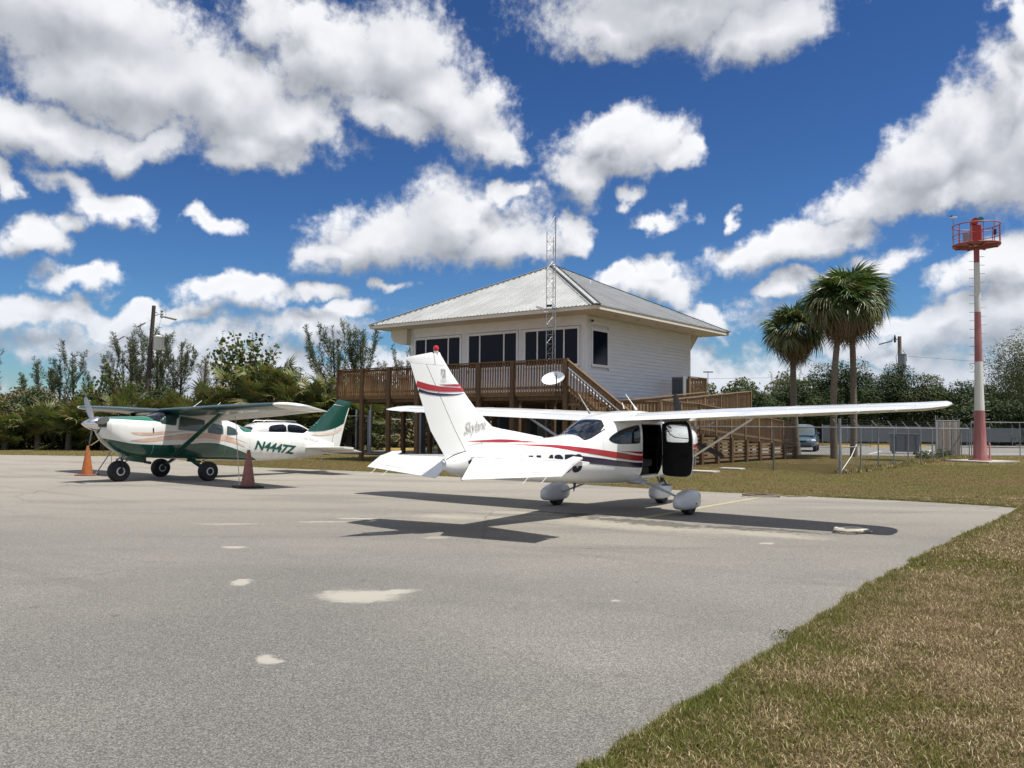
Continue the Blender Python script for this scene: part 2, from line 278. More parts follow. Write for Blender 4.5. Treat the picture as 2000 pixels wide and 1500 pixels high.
# ------------------------------------------------------------------ mesh builders
def link(me,name,parent=None,loc=None,rot=None,kind=None):
    o=D.objects.new(name,me); COL.objects.link(o)
    if parent is not None: o.parent=parent
    if loc is not None: o.location=loc
    if rot is not None: o.rotation_euler=rot
    if kind: o['kind']=kind
    return o
def tag(o,label,cat,group=None,kind=None):
    o['label']=label; o['category']=cat
    if group: o['group']=group
    if kind: o['kind']=kind
    return o
def thing(name,label,cat,loc=(0,0,0),rz=0.,group=None):
    o=D.objects.new(name,None); COL.objects.link(o); o.location=loc; o.rotation_euler=(0,0,rz); o.empty_display_size=.2
    return tag(o,label,cat,group)
class MB:
    def __init__(s): s.v=[]; s.f=[]; s.mi=[]
    def add(s,vs_,fs_,mi=0):
        b=len(s.v); s.v+= [tuple(v) for v in vs_]; s.f+=[tuple(b+i for i in f) for f in fs_]; s.mi+=[mi]*len(fs_); return s
    def box(s,x0,x1,y0,y1,z0,z1,mi=0):
        return s.add([(x0,y0,z0),(x1,y0,z0),(x1,y1,z0),(x0,y1,z0),(x0,y0,z1),(x1,y0,z1),(x1,y1,z1),(x0,y1,z1)],
              [(0,3,2,1),(4,5,6,7),(0,1,5,4),(1,2,6,5),(2,3,7,6),(3,0,4,7)],mi)
    def bar(s,a,b,w,h,mi=0,up=(0,0,1)):
        a=Vector(a);b=Vector(b); d=(b-a).normalized(); u=Vector(up)
        if abs(d.dot(u))>.99: u=Vector((0,1,0))
        r=d.cross(u).normalized(); u=r.cross(d).normalized(); r*=w/2; u*=h/2
        vv=[a-r-u,a+r-u,a+r+u,a-r+u,b-r-u,b+r-u,b+r+u,b-r+u]
        return s.add(vv,[(0,1,2,3)[::-1],(4,5,6,7),(0,1,5,4),(1,2,6,5),(2,3,7,6),(3,0,4,7)],mi)
    def tube(s,pts,r,n=8,mi=0,cap=True):
        pts=[Vector(p) for p in pts]; k=len(pts); rr=r if hasattr(r,'__len__') else [r]*k
        ref=None; rings=[]
        for i,p in enumerate(pts):
            d=(pts[min(i+1,k-1)]-pts[max(i-1,0)]).normalized()
            if ref is None or abs(d.dot(ref))>.95: ref=Vector((0,0,1)) if abs(d.z)<.9 else Vector((1,0,0))
            a=d.cross(ref).normalized(); b=a.cross(d).normalized()
            rings.append([p+(a*math.cos(t)+b*math.sin(t))*rr[i] for t in [2*math.pi*j/n for j in range(n)]])
        return s.loft(rings,cap,mi)
    def loft(s,rings,cap=True,mi=0,closed=True):
        n=len(rings[0]); vv=[p for r in rings for p in r]; ff=[]
        for i in range(len(rings)-1):
            for j in range(n if closed else n-1):
                a=i*n+j; b=i*n+(j+1)%n; ff.append((a,b,b+n,a+n))
        if cap: ff.append(tuple(range(n))[::-1]); ff.append(tuple((len(rings)-1)*n+j for j in range(n)))
        return s.add(vv,ff,mi)
    def lathe(s,prof,n=20,mi=0,ax='z',o=(0,0,0)):
        rings=[]
        for r,h in prof:
            ring=[]
            for j in range(n):
                t=2*math.pi*j/n; c,q=r*math.cos(t),r*math.sin(t)
                ring.append({'z':(o[0]+c,o[1]+q,o[2]+h),'x':(o[0]+h,o[1]+c,o[2]+q),'y':(o[0]+c,o[1]+h,o[2]+q)}[ax])
            rings.append(ring)
        return s.loft(rings,True,mi)
    def prism(s,poly,y0,y1,mi=0,plane='xz'):
        n=len(poly)
        def P(a,b,c): return {'xz':(a,c,b),'xy':(a,b,c),'yz':(c,a,b)}[plane]
        vv=[P(a,b,y0) for a,b in poly]+[P(a,b,y1) for a,b in poly]
        return s.add(vv,[tuple(range(n)),tuple(range(2*n-1,n-1,-1))]+[(i,i+n,(i+1)%n+n,(i+1)%n) for i in range(n)],mi)
    def mesh(s,name,mats,smooth=False,bevel=0):
        me=D.meshes.new(name); me.from_pydata(s.v,[],s.f)
        for m in (mats if isinstance(mats,(list,tuple)) else [mats]): me.materials.append(m)
        me.polygons.foreach_set('material_index',s.mi)
        bm=bmesh.new(); bm.from_mesh(me); bmesh.ops.recalc_face_normals(bm,faces=bm.faces)
        if bevel: bmesh.ops.bevel(bm,geom=[e for e in bm.edges if e.is_manifold and e.calc_face_angle(0)>.5],offset=bevel,segments=2,affect='EDGES',profile=.5)
        bm.to_mesh(me); bm.free()
        if smooth: smooth_mesh(me,smooth)
        return me
    def build(s,name,mats,parent=None,smooth=False,loc=None,rot=None,kind=None,bevel=0):
        return link(s.mesh(name,mats,smooth,bevel),name,parent,loc,rot,kind)
def smooth_mesh(me,ang=True):
    me.polygons.foreach_set('use_smooth',[True]*len(me.polygons))
    a=rad(38) if ang is True else ang
    if hasattr(me,'set_sharp_from_angle'): me.set_sharp_from_angle(angle=a)
def npmesh(name,V,F,mats,mi=None):
    """fast mesh: V (n,3) float, F (m,k) int with constant k"""
    me=D.meshes.new(name); m,k=F.shape
    me.vertices.add(len(V)); me.vertices.foreach_set('co',V.astype(np.float32).ravel())
    me.loops.add(m*k); me.loops.foreach_set('vertex_index',F.astype(np.int32).ravel())
    me.polygons.add(m); me.polygons.foreach_set('loop_start',np.arange(0,m*k,k,dtype=np.int32))
    for q in (mats if isinstance(mats,(list,tuple)) else [mats]): me.materials.append(q)
    if mi is not None: me.polygons.foreach_set('material_index',mi.astype(np.int32))
    me.update(calc_edges=True); return me
def interp(tab,x):
    """smooth (Catmull-Rom/Hermite) interpolation of table rows [x, a, b, ...]"""
    if x<=tab[0][0]: return list(tab[0][1:])
    if x>=tab[-1][0]: return list(tab[-1][1:])
    i=0
    while tab[i+1][0]<x: i+=1
    x0,x1=tab[i][0],tab[i+1][0]; h=x1-x0; t=(x-x0)/h; out=[]
    for k in range(1,len(tab[0])):
        y0,y1=tab[i][k],tab[i+1][k]; d=(y1-y0)/h
        def sl(j):
            if j<=0 or j>=len(tab)-1: return None
            a=(tab[j][k]-tab[j-1][k])/(tab[j][0]-tab[j-1][0]); b=(tab[j+1][k]-tab[j][k])/(tab[j+1][0]-tab[j][0])
            return 0. if a*b<=0 else 2*a*b/(a+b)
        m0=sl(i); m1=sl(i+1); m0=d if m0 is None else m0; m1=d if m1 is None else m1
        t2,t3=t*t,t*t*t
        out.append((2*t3-3*t2+1)*y0+(t3-2*t2+t)*h*m0+(-2*t3+3*t2)*y1+(t3-t2)*h*m1)
    return out
def flatpoly(name,poly,z,m,kind='structure',parent=None):
    me=D.meshes.new(name); me.from_pydata([(x,y,z) for x,y in poly],[],[tuple(range(len(poly)))]); me.materials.append(m)
    bm=bmesh.new(); bm.from_mesh(me); bmesh.ops.recalc_face_normals(bm,faces=bm.faces)
    if bm.faces and list(bm.faces)[0].normal.z<0: bmesh.ops.reverse_faces(bm,faces=bm.faces)
    bmesh.ops.triangulate(bm,faces=bm.faces); bm.to_mesh(me); bm.free()
    return link(me,name,parent,kind=kind)

# ------------------------------------------------------------------ ground
APRON=[(-60,41.),(-22.99,38.81),(-19.86,38.53),(-17.2,38.2),(-15.0,36.9),(-12.39,33.6),(-10.72,31.2),(-8.6,29.6),(-5.69,28.1),(-4.54,27.47),(-1,24.6),(2.76,21.49),(4.5,20.19),(6.6,19.0),(8.31,17.97),(9.14,17.33),(9.6,16.9),(9.72,16.55),(9.4,16.0),(8.5,14.85),(6.79,12.74),(4.79,10.12),(3.41,8.24),(2.42,6.83),(1.71,5.77),(1.23,5.04),(.73,4.37),(.42,3.91),(-.12,3.2),(-1.1,2.0),(-2.4,0),(-6,-6),(-60,-6)]
def ground_mat():
    m=D.materials.new('dry_grass_ground'); m.use_nodes=True; nt=m.node_tree; b=nt.nodes['Principled BSDF']
    p=N(nt,'ShaderNodeTexCoord').outputs['Object']
    n1=N(nt,'ShaderNodeTexNoise',inp={'Vector':p,'Scale':.22,'Detail':4.,'Roughness':.6}).outputs[0]
    n2=N(nt,'ShaderNodeTexNoise',inp={'Vector':p,'Scale':1.7,'Detail':6.,'Roughness':.7}).outputs[0]
    n3=N(nt,'ShaderNodeTexNoise',inp={'Vector':p,'Scale':26.,'Detail':4.,'Roughness':.8}).outputs[0]
    c=mixc(nt,smooth(nt,n1,.40,.62),(.165,.122,.055),(.115,.115,.038))
    c=mixc(nt,smooth(nt,n2,.45,.75),c,(.215,.165,.08))
    c=mixc(nt,smooth(nt,n3,.62,.34,0,.5),c,(.075,.062,.028))
    c=mixc(nt,smooth(nt,n3,.60,.80,0,.7),c,(.34,.27,.15))
    nt.links.new(c,b.inputs['Base Color']); b.inputs['Roughness'].default_value=.95; b.inputs['Specular IOR Level'].default_value=.1
    bn=N(nt,'ShaderNodeBump',inp={'Strength':.8,'Distance':.04,'Height':n3}); nt.links.new(bn.outputs[0],b.inputs['Normal'])
    return m
def tarmac():
    m=D.materials.new('weathered_tarmac'); m.use_nodes=True; nt=m.node_tree; b=nt.nodes['Principled BSDF']
    p=N(nt,'ShaderNodeTexCoord').outputs['Object']
    n1=N(nt,'ShaderNodeTexNoise',inp={'Vector':p,'Scale':.13,'Detail':4.,'Roughness':.55}).outputs[0]
    n2=N(nt,'ShaderNodeTexNoise',inp={'Vector':N(nt,'ShaderNodeMapping',inp={'Vector':p,'Rotation':(0,0,rad(12)),'Scale':(.35,1.3,1)}).outputs[0],'Scale':.6,'Detail':5.,'Roughness':.6}).outputs[0]
    vo=N(nt,'ShaderNodeTexVoronoi',inp={'Vector':p,'Scale':150.,'Randomness':1.})
    vo2=N(nt,'ShaderNodeTexVoronoi',inp={'Vector':p,'Scale':330.})
    n4=N(nt,'ShaderNodeTexNoise',inp={'Vector':p,'Scale':9.,'Detail':6.,'Roughness':.75}).outputs[0]
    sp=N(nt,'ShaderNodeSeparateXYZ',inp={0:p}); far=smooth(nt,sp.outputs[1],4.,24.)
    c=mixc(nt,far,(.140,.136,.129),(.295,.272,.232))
    c=mixc(nt,smooth(nt,n1,.40,.62,0,.55),c,(.255,.238,.21))
    c=mixc(nt,smooth(nt,n2,.44,.70,0,.5),c,(.135,.131,.125))
    c=mixc(nt,smooth(nt,n4,.55,.8,0,.35),c,(.13,.125,.118))
    cr=N(nt,'ShaderNodeSeparateColor',inp={0:vo.outputs['Color']}).outputs[0]
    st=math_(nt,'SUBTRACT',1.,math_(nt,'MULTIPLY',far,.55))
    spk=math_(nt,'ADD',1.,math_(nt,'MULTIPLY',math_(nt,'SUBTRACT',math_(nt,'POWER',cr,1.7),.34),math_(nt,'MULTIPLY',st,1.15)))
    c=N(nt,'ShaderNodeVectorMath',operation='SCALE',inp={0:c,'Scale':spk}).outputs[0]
    # sand left on the surface
    w=N(nt,'ShaderNodeTexNoise',inp={'Vector':p,'Scale':2.2,'Detail':5.,'Roughness':.7}).outputs[1]
    w=N(nt,'ShaderNodeVectorMath',operation='SCALE',inp={0:N(nt,'ShaderNodeVectorMath',operation='SUBTRACT',inp={0:w,1:(.5,.5,.5)}).outputs[0],'Scale':.42}).outputs[0]
    q=N(nt,'ShaderNodeVectorMath',operation='ADD',inp={0:p,1:w}).outputs[0]
    q=N(nt,'ShaderNodeVectorMath',operation='MULTIPLY',inp={0:q,1:(1,1,0)}).outputs[0]
    def patch(L):
        acc=None
        for x,y,rx,ry,an in L:
            mp=N(nt,'ShaderNodeMapping',vector_type='TEXTURE',inp={'Vector':q,'Location':(x,y,0),'Rotation':(0,0,rad(an)),'Scale':(rx,ry,1)})
            l=N(nt,'ShaderNodeVectorMath',operation='LENGTH',inp={0:mp.outputs[0]}).outputs['Value']
            acc=l if acc is None else math_(nt,'MINIMUM',acc,l)
        return acc
    sand=patch([(-1.36,7.68,.34,.28,0),(-1.15,7.8,.33,.12,20),(-2.45,13.9,.3,.10,0),(-2.9,13.4,.4,.07,0),(-3.36,10.6,.13,.09,0),(-2.58,8.25,.08,.15,0),(-1.57,5.6,.09,.11,0),(3.35,11.3,.12,.08,0),(.9,7.6,.06,.04,0)])
    sand2=patch([(-.95,14.3,.62,.5,-15),(-.3,14.1,.6,.3,-20),(-1.0,11.6,.22,.12,0),(-4.2,13.0,.5,.12,0),(-1.9,12.,.25,.08,0),(.2,15.,.9,.25,-10),(2.0,13.2,1.7,.62,-30),(3.6,12.3,.9,.35,-35),(.9,14.4,.9,.3,0)])
    sfa=smooth(nt,math_(nt,'ADD',sand,math_(nt,'ADD',math_(nt,'MULTIPLY',math_(nt,'SUBTRACT',n4,.5),.9),math_(nt,'MULTIPLY',math_(nt,'SUBTRACT',cr,.5),.35))),1.25,.7,0,.80)
    c=mixc(nt,smooth(nt,math_(nt,'ADD',sand2,math_(nt,'MULTIPLY',math_(nt,'SUBTRACT',n4,.5),1.6)),1.35,.35,0,.55),c,(.40,.37,.30))
    c=mixc(nt,sfa,c,(.40,.38,.33))
    oil=patch([(1.9,13.9,1.3,.22,-32),(2.3,13.4,.9,.30,-32),(.9,15.0,1.0,.12,-30),(3.9,12.75,.8,.14,-35),(3.2,13.0,.9,.15,-35),(1.3,14.6,.5,.25,0)])
    n5=N(nt,'ShaderNodeTexNoise',inp={'Vector':p,'Scale':7.,'Detail':4.}).outputs[0]
    of=smooth(nt,math_(nt,'ADD',oil,math_(nt,'MULTIPLY',math_(nt,'SUBTRACT',n5,.5),2.6)),1.1,.55,0,.75)
    c=mixc(nt,of,c,(.07,.066,.06))
    # long sealed joints between paving lanes
    wj=N(nt,'ShaderNodeTexNoise',inp={'Vector':p,'Scale':.7,'Detail':3.}).outputs[0]
    rj=N(nt,'ShaderNodeMapping',inp={'Vector':p,'Rotation':(0,0,rad(38))}).outputs[0]; sj=N(nt,'ShaderNodeSeparateXYZ',inp={0:rj})
    lj=math_(nt,'PINGPONG',math_(nt,'ADD',math_(nt,'ADD',sj.outputs[1],1.3),math_(nt,'MULTIPLY',wj,.10)),2.6)
    c=mixc(nt,math_(nt,'MULTIPLY',smooth(nt,lj,.020,.004),smooth(nt,n2,.35,.6,.05,.28)),c,(.085,.082,.078))
    # faint tyre tracks and drips
    tj=math_(nt,'PINGPONG',math_(nt,'ADD',math_(nt,'ADD',sj.outputs[1],.4),math_(nt,'MULTIPLY',wj,.5)),1.15)
    c=mixc(nt,math_(nt,'MULTIPLY',smooth(nt,tj,.16,.02),smooth(nt,n1,.42,.62,0,.22)),c,(.10,.097,.092))
    dr=N(nt,'ShaderNodeTexVoronoi',inp={'Vector':p,'Scale':1.1,'Randomness':1.}).outputs[0]
    c=mixc(nt,smooth(nt,math_(nt,'ADD',dr,math_(nt,'MULTIPLY',n4,.10)),.115,.075,0,.45),c,(.085,.08,.074))
    # thin cracks
    cv=N(nt,'ShaderNodeTexVoronoi',feature='DISTANCE_TO_EDGE',inp={'Vector':N(nt,'ShaderNodeVectorMath',operation='ADD',inp={0:p,1:w}).outputs[0],'Scale':.16})
    ck=math_(nt,'MULTIPLY',smooth(nt,cv.outputs[0],.0040,.001),smooth(nt,n1,.46,.60,0,.5))
    c=mixc(nt,ck,c,(.07,.065,.06))
    nt.links.new(c,b.inputs['Base Color']); b.inputs['Roughness'].default_value=.9; b.inputs['Specular IOR Level'].default_value=.25
    hh=math_(nt,'ADD',vo.outputs[0],math_(nt,'MULTIPLY',vo2.outputs[0],.4))
    bn=N(nt,'ShaderNodeBump',inp={'Strength':.55,'Distance':.004,'Height':hh,'Filter Width':.1}); nt.links.new(bn.outputs[0],b.inputs['Normal'])
    return m
gm=ground_mat()
me=D.meshes.new('ground'); R=1500.; me.from_pydata([(-R,-200,0),(R,-200,0),(R,2*R,0),(-R,2*R,0)],[],[(0,1,2,3)]); me.materials.append(gm)
link(me,'ground',kind='structure')
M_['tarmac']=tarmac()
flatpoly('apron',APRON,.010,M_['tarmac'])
M_['lot']=mat('grey_parking_tarmac',(.20,.195,.185),.9,var=.12,vscale=.5,bump=.2,dirt=(.2,.19,.17),dirtamt=.4)
flatpoly('parking_lot',[(14.,49.5),(21.5,47.2),(30,50),(45,60),(70,80),(52,84),(24,71),(13,60)],.008,M_['lot'])
flatpoly('driveway',[(-12.,43.4),(-3,44.6),(4,51),(12,55),(13,60),(6,58),(-4,53.),(-12,46.4)],.008,M_['lot'])
flatpoly('path',[(27.,51.8),(60,54.),(60,54.8),(27,52.6)],.012,M_['concrete'])
# painted yellow guide line across the apron
flatpoly('yellow_line',[(2.05,14.25),(2.17,14.15),(5.50,18.72),(5.38,18.80)],.014,M_['yline'])
for k,(a,b_) in enumerate((((20.9,50.4),(24.2,56.5)),((24.6,50.9),(29.2,60.2)),((29.,54.),(34,63.)))):
    d=Vector((b_[0]-a[0],b_[1]-a[1])).normalized(); n_=Vector((d.y,-d.x))*.08
    flatpoly('parking_line',[(a[0]-n_.x,a[1]-n_.y),(a[0]+n_.x,a[1]+n_.y),(b_[0]+n_.x,b_[1]+n_.y),(b_[0]-n_.x,b_[1]-n_.y)],.012,M_['wline'])
# concrete slab of the beacon tower and small pads by the ramp
MB().box(-1.15,1.15,-1.15,1.15,0,.07).build('concrete_pad',M_['concrete'],loc=(21.72,39.98,0),rot=(0,0,.5),kind='structure',bevel=.01)
MB().box(-.55,.55,-.3,.3,0,.06).build('concrete_pad',M_['concrete'],loc=(6.35,28.9,0),rot=(0,0,-.6),kind='structure',bevel=.01)
MB().box(-.4,.4,-.25,.25,0,.06).build('concrete_pad',M_['concrete'],loc=(7.9,30.9,0),rot=(0,0,-.6),kind='structure',bevel=.01)
# ------------------------------------------------------------------ aircraft tools
class Fus:
    """fuselage skin: table rows x, zb, zt, w, zc, eu, el (super-ellipse halves)"""
    def __init__(s,tab): s.tab=tab
    def at(s,x): return interp(s.tab,x)
    def y(s,x,z):
        zb,zt,w,zc,eu,el=s.at(x)
        t=(z-zc)/(zt-zc) if z>=zc else (z-zc)/(zc-zb); e=eu if z>=zc else el
        t=min(abs(t),.999); return w*(1-t**e)**(1/e)
    def z(s,x,y):
        zb,zt,w,zc,eu,el=s.at(x); t=min(abs(y)/w,.999); return zc+(zt-zc)*(1-t**eu)**(1/eu)
    def ring(s,x,splits=(),n=40,sc=1.):
        zb,zt,w,zc,eu,el=s.at(x); w*=sc; zb=zc+(zb-zc)*sc; zt=zc+(zt-zc)*sc
        def ang(z):
            z=min(max(z,zb+1e-3),zt-1e-3)
            t=(z-zc)/(zt-zc) if z>=zc else (z-zc)/(zc-zb); e=eu if z>=zc else el
            return math.asin(max(-1,min(1,math.copysign(abs(t)**(e/2),t))))
        ks=[-math.pi/2]+[ang(f(x)) for f in splits]+[math.pi/2]
        m=n//2; cnt=[max(2,m//(len(ks)-1))]*(len(ks)-1)
        half=[]; mi=[]
        for k in range(len(ks)-1):
            for i in range(cnt[k]): half.append(ks[k]+(ks[k+1]-ks[k])*i/cnt[k]); mi.append(k)
        half.append(math.pi/2)
        def P(a,sg):
            c,q=math.cos(a),math.sin(a); e=eu if q>=0 else el; h=(zt-zc) if q>=0 else (zc-zb)
            return (x,sg*w*max(c,0)**(2/e),zc+h*math.copysign(abs(q)**(2/e),q))
        ring=[P(a,1) for a in half]+[P(a,-1) for a in half[-2:0:-1]]
        mm=mi+mi[::-1]
        return ring,mm[:len(ring)]
    def loft(s,xs,mats,splits=(),n=40,sc=1.,cut=None,matmap=None,caps=True):
        mb=MB(); R=[s.ring(x,splits,n,sc) for x in xs]; k=len(R[0][0])
        mb.v=[p for r,_ in R for p in r]
        for i in range(len(R)-1):
            for j in range(k):
                mb.f.append((i*k+j,i*k+(j+1)%k,(i+1)*k+(j+1)%k,(i+1)*k+j)); mb.mi.append(R[i][1][j])
        if caps:
            mb.f.append(tuple(range(k))); mb.mi.append(0); mb.f.append(tuple((len(R)-1)*k+j for j in range(k))); mb.mi.append(0)
        return mb
def cut_box(me,x0,x1,z0,z1,side=1,rc=0):
    bm=bmesh.new(); bm.from_mesh(me)
    for co,no in (((x0,0,0),(1,0,0)),((x1,0,0),(1,0,0)),((0,0,z0),(0,0,1)),((0,0,z1),(0,0,1))):
        bmesh.ops.bisect_plane(bm,geom=bm.verts[:]+bm.edges[:]+bm.faces[:],plane_co=co,plane_no=no,dist=1e-5)
    dl=[f for f in bm.faces if x0<f.calc_center_median().x<x1 and z0<f.calc_center_median().z<z1 and f.calc_center_median().y*side>.05]
    bmesh.ops.delete(bm,geom=dl,context='FACES'); bm.to_mesh(me); bm.free()
def skin(name,poly,fn,m,parent,stepx=.08,stepz=.05,thick=0.,kind=None,holes=None,src=None):
    """flat outline (a,b) draped on a surface: fn(a,b)->(x,y,z)"""
    bm=bmesh.new()
    if src is not None: bm.from_mesh(src)
    else:
        bm.faces.new([bm.verts.new((a,b,0)) for a,b in poly]); 
    bmesh.ops.triangulate(bm,faces=bm.faces)
    xs=[v.co.x for v in bm.verts]; ys=[v.co.y for v in bm.verts]
    for ax,st,(lo,hi) in ((0,stepx,(min(xs),max(xs))),(1,stepz,(min(ys),max(ys)))):
        t=lo+st
        while t<hi-1e-4:
            co=[0,0,0]; co[ax]=t; no=[0,0,0]; no[ax]=1
            bmesh.ops.bisect_plane(bm,geom=bm.verts[:]+bm.edges[:]+bm.faces[:],plane_co=co,plane_no=no,dist=1e-5); t+=st
    if thick:
        r=bmesh.ops.extrude_face_region(bm,geom=bm.faces[:])
        for v in r['geom']:
            if isinstance(v,bmesh.types.BMVert): v.co.z=thick
    for v in bm.verts: v.co=Vector(fn(v.co.x,v.co.y,v.co.z))
    bmesh.ops.recalc_face_normals(bm,faces=bm.faces)
    me=D.meshes.new(name); bm.to_mesh(me); bm.free(); me.materials.append(m)
    return link(me,name,parent,kind=kind)
def smoothpoly(pts,it=2,corner=None):
    for _ in range(it):
        q=[]
        for i in range(len(pts)):
            a,b=pts[i],pts[(i+1)%len(pts)]
            q+=[(a[0]*.78+b[0]*.22,a[1]*.78+b[1]*.22),(a[0]*.22+b[0]*.78,a[1]*.22+b[1]*.78)]
        pts=q
    return pts
def band(tab):
    """stripe outline from rows x, z_low, z_high"""
    xs=[tab[0][0]+(tab[-1][0]-tab[0][0])*i/24 for i in range(25)]
    lo=[(x,interp(tab,x)[0]) for x in xs]; hi=[(x,interp(tab,x)[1]) for x in xs]
    hi=[(x,max(h,l+.002)) for (x,l),(_,h) in zip(lo,hi)]
    return lo+hi[::-1]
def textmesh(body,size,shear=0.,offset=0.,space=1.):
    cu=D.curves.new('t','FONT'); cu.body=body; cu.size=size; cu.shear=shear; cu.offset=offset; cu.space_character=space; cu.resolution_u=3
    o=D.objects.new('t',cu); COL.objects.link(o); bpy.context.view_layer.update()
    me=D.meshes.new_from_object(o.evaluated_get(bpy.context.evaluated_depsgraph_get())); D.objects.remove(o); D.curves.remove(cu)
    return me
def afz(f,t,c):
    yt=5*t*(.2969*math.sqrt(f)-.126*f-.3516*f*f+.2843*f**3-.1036*f**4); yc=4*c*f*(1-f)*(1-.3*f)
    return yc+yt,yc-yt
def foil(secs,f0=0.,f1=1.,n=9,mf=None,tipcap=True):
    """secs rows: LE point, TE point, thickness ratio, up vector, camber. f0/f1: chord fractions or 'h' = row hinge fraction"""
    rings=[]
    for sc in secs:
        le,te,t,up,cm=Vector(sc[0]),Vector(sc[1]),sc[2],Vector(sc[3]).normalized(),sc[4]; h=sc[5] if len(sc)>5 else .7
        a=h if f0=='h' else f0; b=h if f1=='h' else f1; ch=(te-le).length
        fr=[a+(b-a)*(.5-.5*math.cos(math.pi*i/n)) for i in range(n+1)]
        U=[le.lerp(te,f)+up*afz(f,t,cm)[0]*ch for f in fr]; L=[le.lerp(te,f)+up*afz(f,t,cm)[1]*ch for f in fr]
        rings.append(U[::-1]+L[1:] if a==0 else U[::-1]+L)
    mb=MB(); mb.loft(rings,tipcap)
    if mf:
        k=len(rings[0]); q=0
        for i in range(len(rings)-1):
            for j in range(k): mb.mi[q]=mf(j,k,n); q+=1
    return mb
def antenna(parent,x,y,z,dx,dz,base=.05):
    mb=MB(); mb.tube([(x,y,z),(x+dx*.22,y,z+dz*.22)],[.022,.016],6); mb.tube([(x+dx*.22,y,z+dz*.22),(x+dx,y,z+dz)],[.009,.005],5)
    return mb.build('antenna',M_['white'],parent,smooth=True)

# ================================================================== white aircraft with red and blue stripes
HDG=.6471
A=thing('light_aircraft','white high-wing light aircraft with red and navy stripes, its starboard door open','aircraft',(2.8492,16.9175,0),math.atan2(-math.cos(HDG),-math.sin(HDG)))
FA=Fus([(-1.12,1.06,1.46,.26,1.26,2.2,2.2),(-1.0,.94,1.52,.40,1.24,2.5,2.3),(-.6,.76,1.55,.50,1.18,3,2.8),(0,.62,1.57,.53,1.12,3.2,3),(.3,.57,1.60,.535,1.1,3.2,3),(.75,.53,1.80,.535,1.08,3.6,3.2),
 (1.1,.51,1.81,.53,1.06,4.2,3.4),(1.6,.50,1.78,.53,1.05,4.2,3.4),(2.2,.52,1.69,.50,1.05,3.8,3.1),(2.5,.535,1.62,.475,1.05,3.2,2.9),(3.15,.57,1.385,.41,1.0,2.6,2.6),(3.6,.60,1.335,.365,.98,2.4,2.4),
 (4.2,.64,1.31,.30,.97,2.2,2.3),(5.0,.70,1.26,.215,.97,2.1,2.1),(5.6,.76,1.19,.15,.97,2,2),(6.1,.83,1.10,.085,.98,2,2),(6.27,.90,1.05,.045,.98,2,2)])
xsA=[-1.12+.03*i for i in range(5)]+[-1.0+i*.1 for i in range(1,73)]+[6.25,6.27]
mbf=FA.loft(xsA,M_['white'],n=48)
mef=mbf.mesh('fuselage',M_['white']); cut_box(mef,.81,1.55,.645,1.56); smooth_mesh(mef,rad(50)); fus=link(mef,'fuselage',A)
mbl=FA.loft([.1*i for i in range(-2,31)],M_['lining'],n=40,sc=.94); mel=mbl.mesh('lining',M_['lining']); cut_box(mel,.83,1.53,.66,1.55)
# door jamb
j=MB(); 
for (a,b_) in (((.81,.645),(1.55,.645)),((1.55,.645),(1.55,1.56)),((1.55,1.56),(.81,1.56)),((.81,1.56),(.81,.645))):
    j.bar((a[0],FA.y(a[0],a[1])-.02,a[1]),(b_[0],FA.y(b_[0],b_[1])-.02,b_[1]),.035,.03)
link(mel,'lining',A)
j.build('door_jamb',M_['blackp'],A)
sb=MB(); sb.box(1.05,1.5,.08,.46,.80,.93); sb.loft([[(1.42+.02,.10,.9),(1.55,.10,.9),(1.55,.44,.9),(1.44,.44,.9)],[(1.62,.12,1.42),(1.70,.12,1.42),(1.70,.42,1.42),(1.62,.42,1.42)]]); sb.box(1.1,1.45,.12,.42,.6,.8)
sb.build('seat',M_['seat'],A,bevel=.025,smooth=True)
MB().box(.36,.46,-.45,.45,1.0,1.36).build('instrument_panel',M_['blackp'],A,bevel=.02)
# glazing (each pane sits 4 mm proud on a slightly larger white rim)
def sideA(sg,off): return lambda x,z,t=0: (x,sg*(FA.y(x,z)+off+t),z)
rear_q=smoothpoly([(2.60,1.30),(2.46,1.375),(2.18,1.465),(1.70,1.535),(1.655,1.52),(1.65,1.25),(1.70,1.225),(2.25,1.225),(2.45,1.24)],2)
for sg in (1,-1):
    w=skin('side_window',rear_q,sideA(sg,.006),M_['glass'],A)
    skin('window_seal',[((a-2.1)*1.045+2.1,(b_-1.36)*1.09+1.36) for a,b_ in rear_q],sideA(sg,.003),M_['blackp'],w)
skin('side_window',smoothpoly([(.86,1.20),(1.5,1.23),(1.5,1.52),(.95,1.52),(.70,1.45),(.66,1.25)],1),sideA(-1,.005),M_['glass'],A)
def topA(off): return lambda x,y,t=0: (x,y,FA.z(x,y)+off+t)
rw=skin('rear_window',smoothpoly([(2.46,-.40),(2.46,.40),(3.14,.335),(3.20,.30),(3.20,-.30),(3.14,-.335)],1),topA(.006),M_['glass'],A,.08,.07)
skin('window_seal',smoothpoly([(2.43,-.42),(2.43,.42),(3.16,.355),(3.225,.315),(3.225,-.315),(3.16,-.355)],1),topA(.003),M_['white2'],rw,.08,.07)
skin('windshield',smoothpoly([(.16,-.44),(.16,.44),(.45,.46),(.72,.40),(.74,-.40),(.45,-.46)],1),topA(.006),M_['glass'],A,.06,.07)
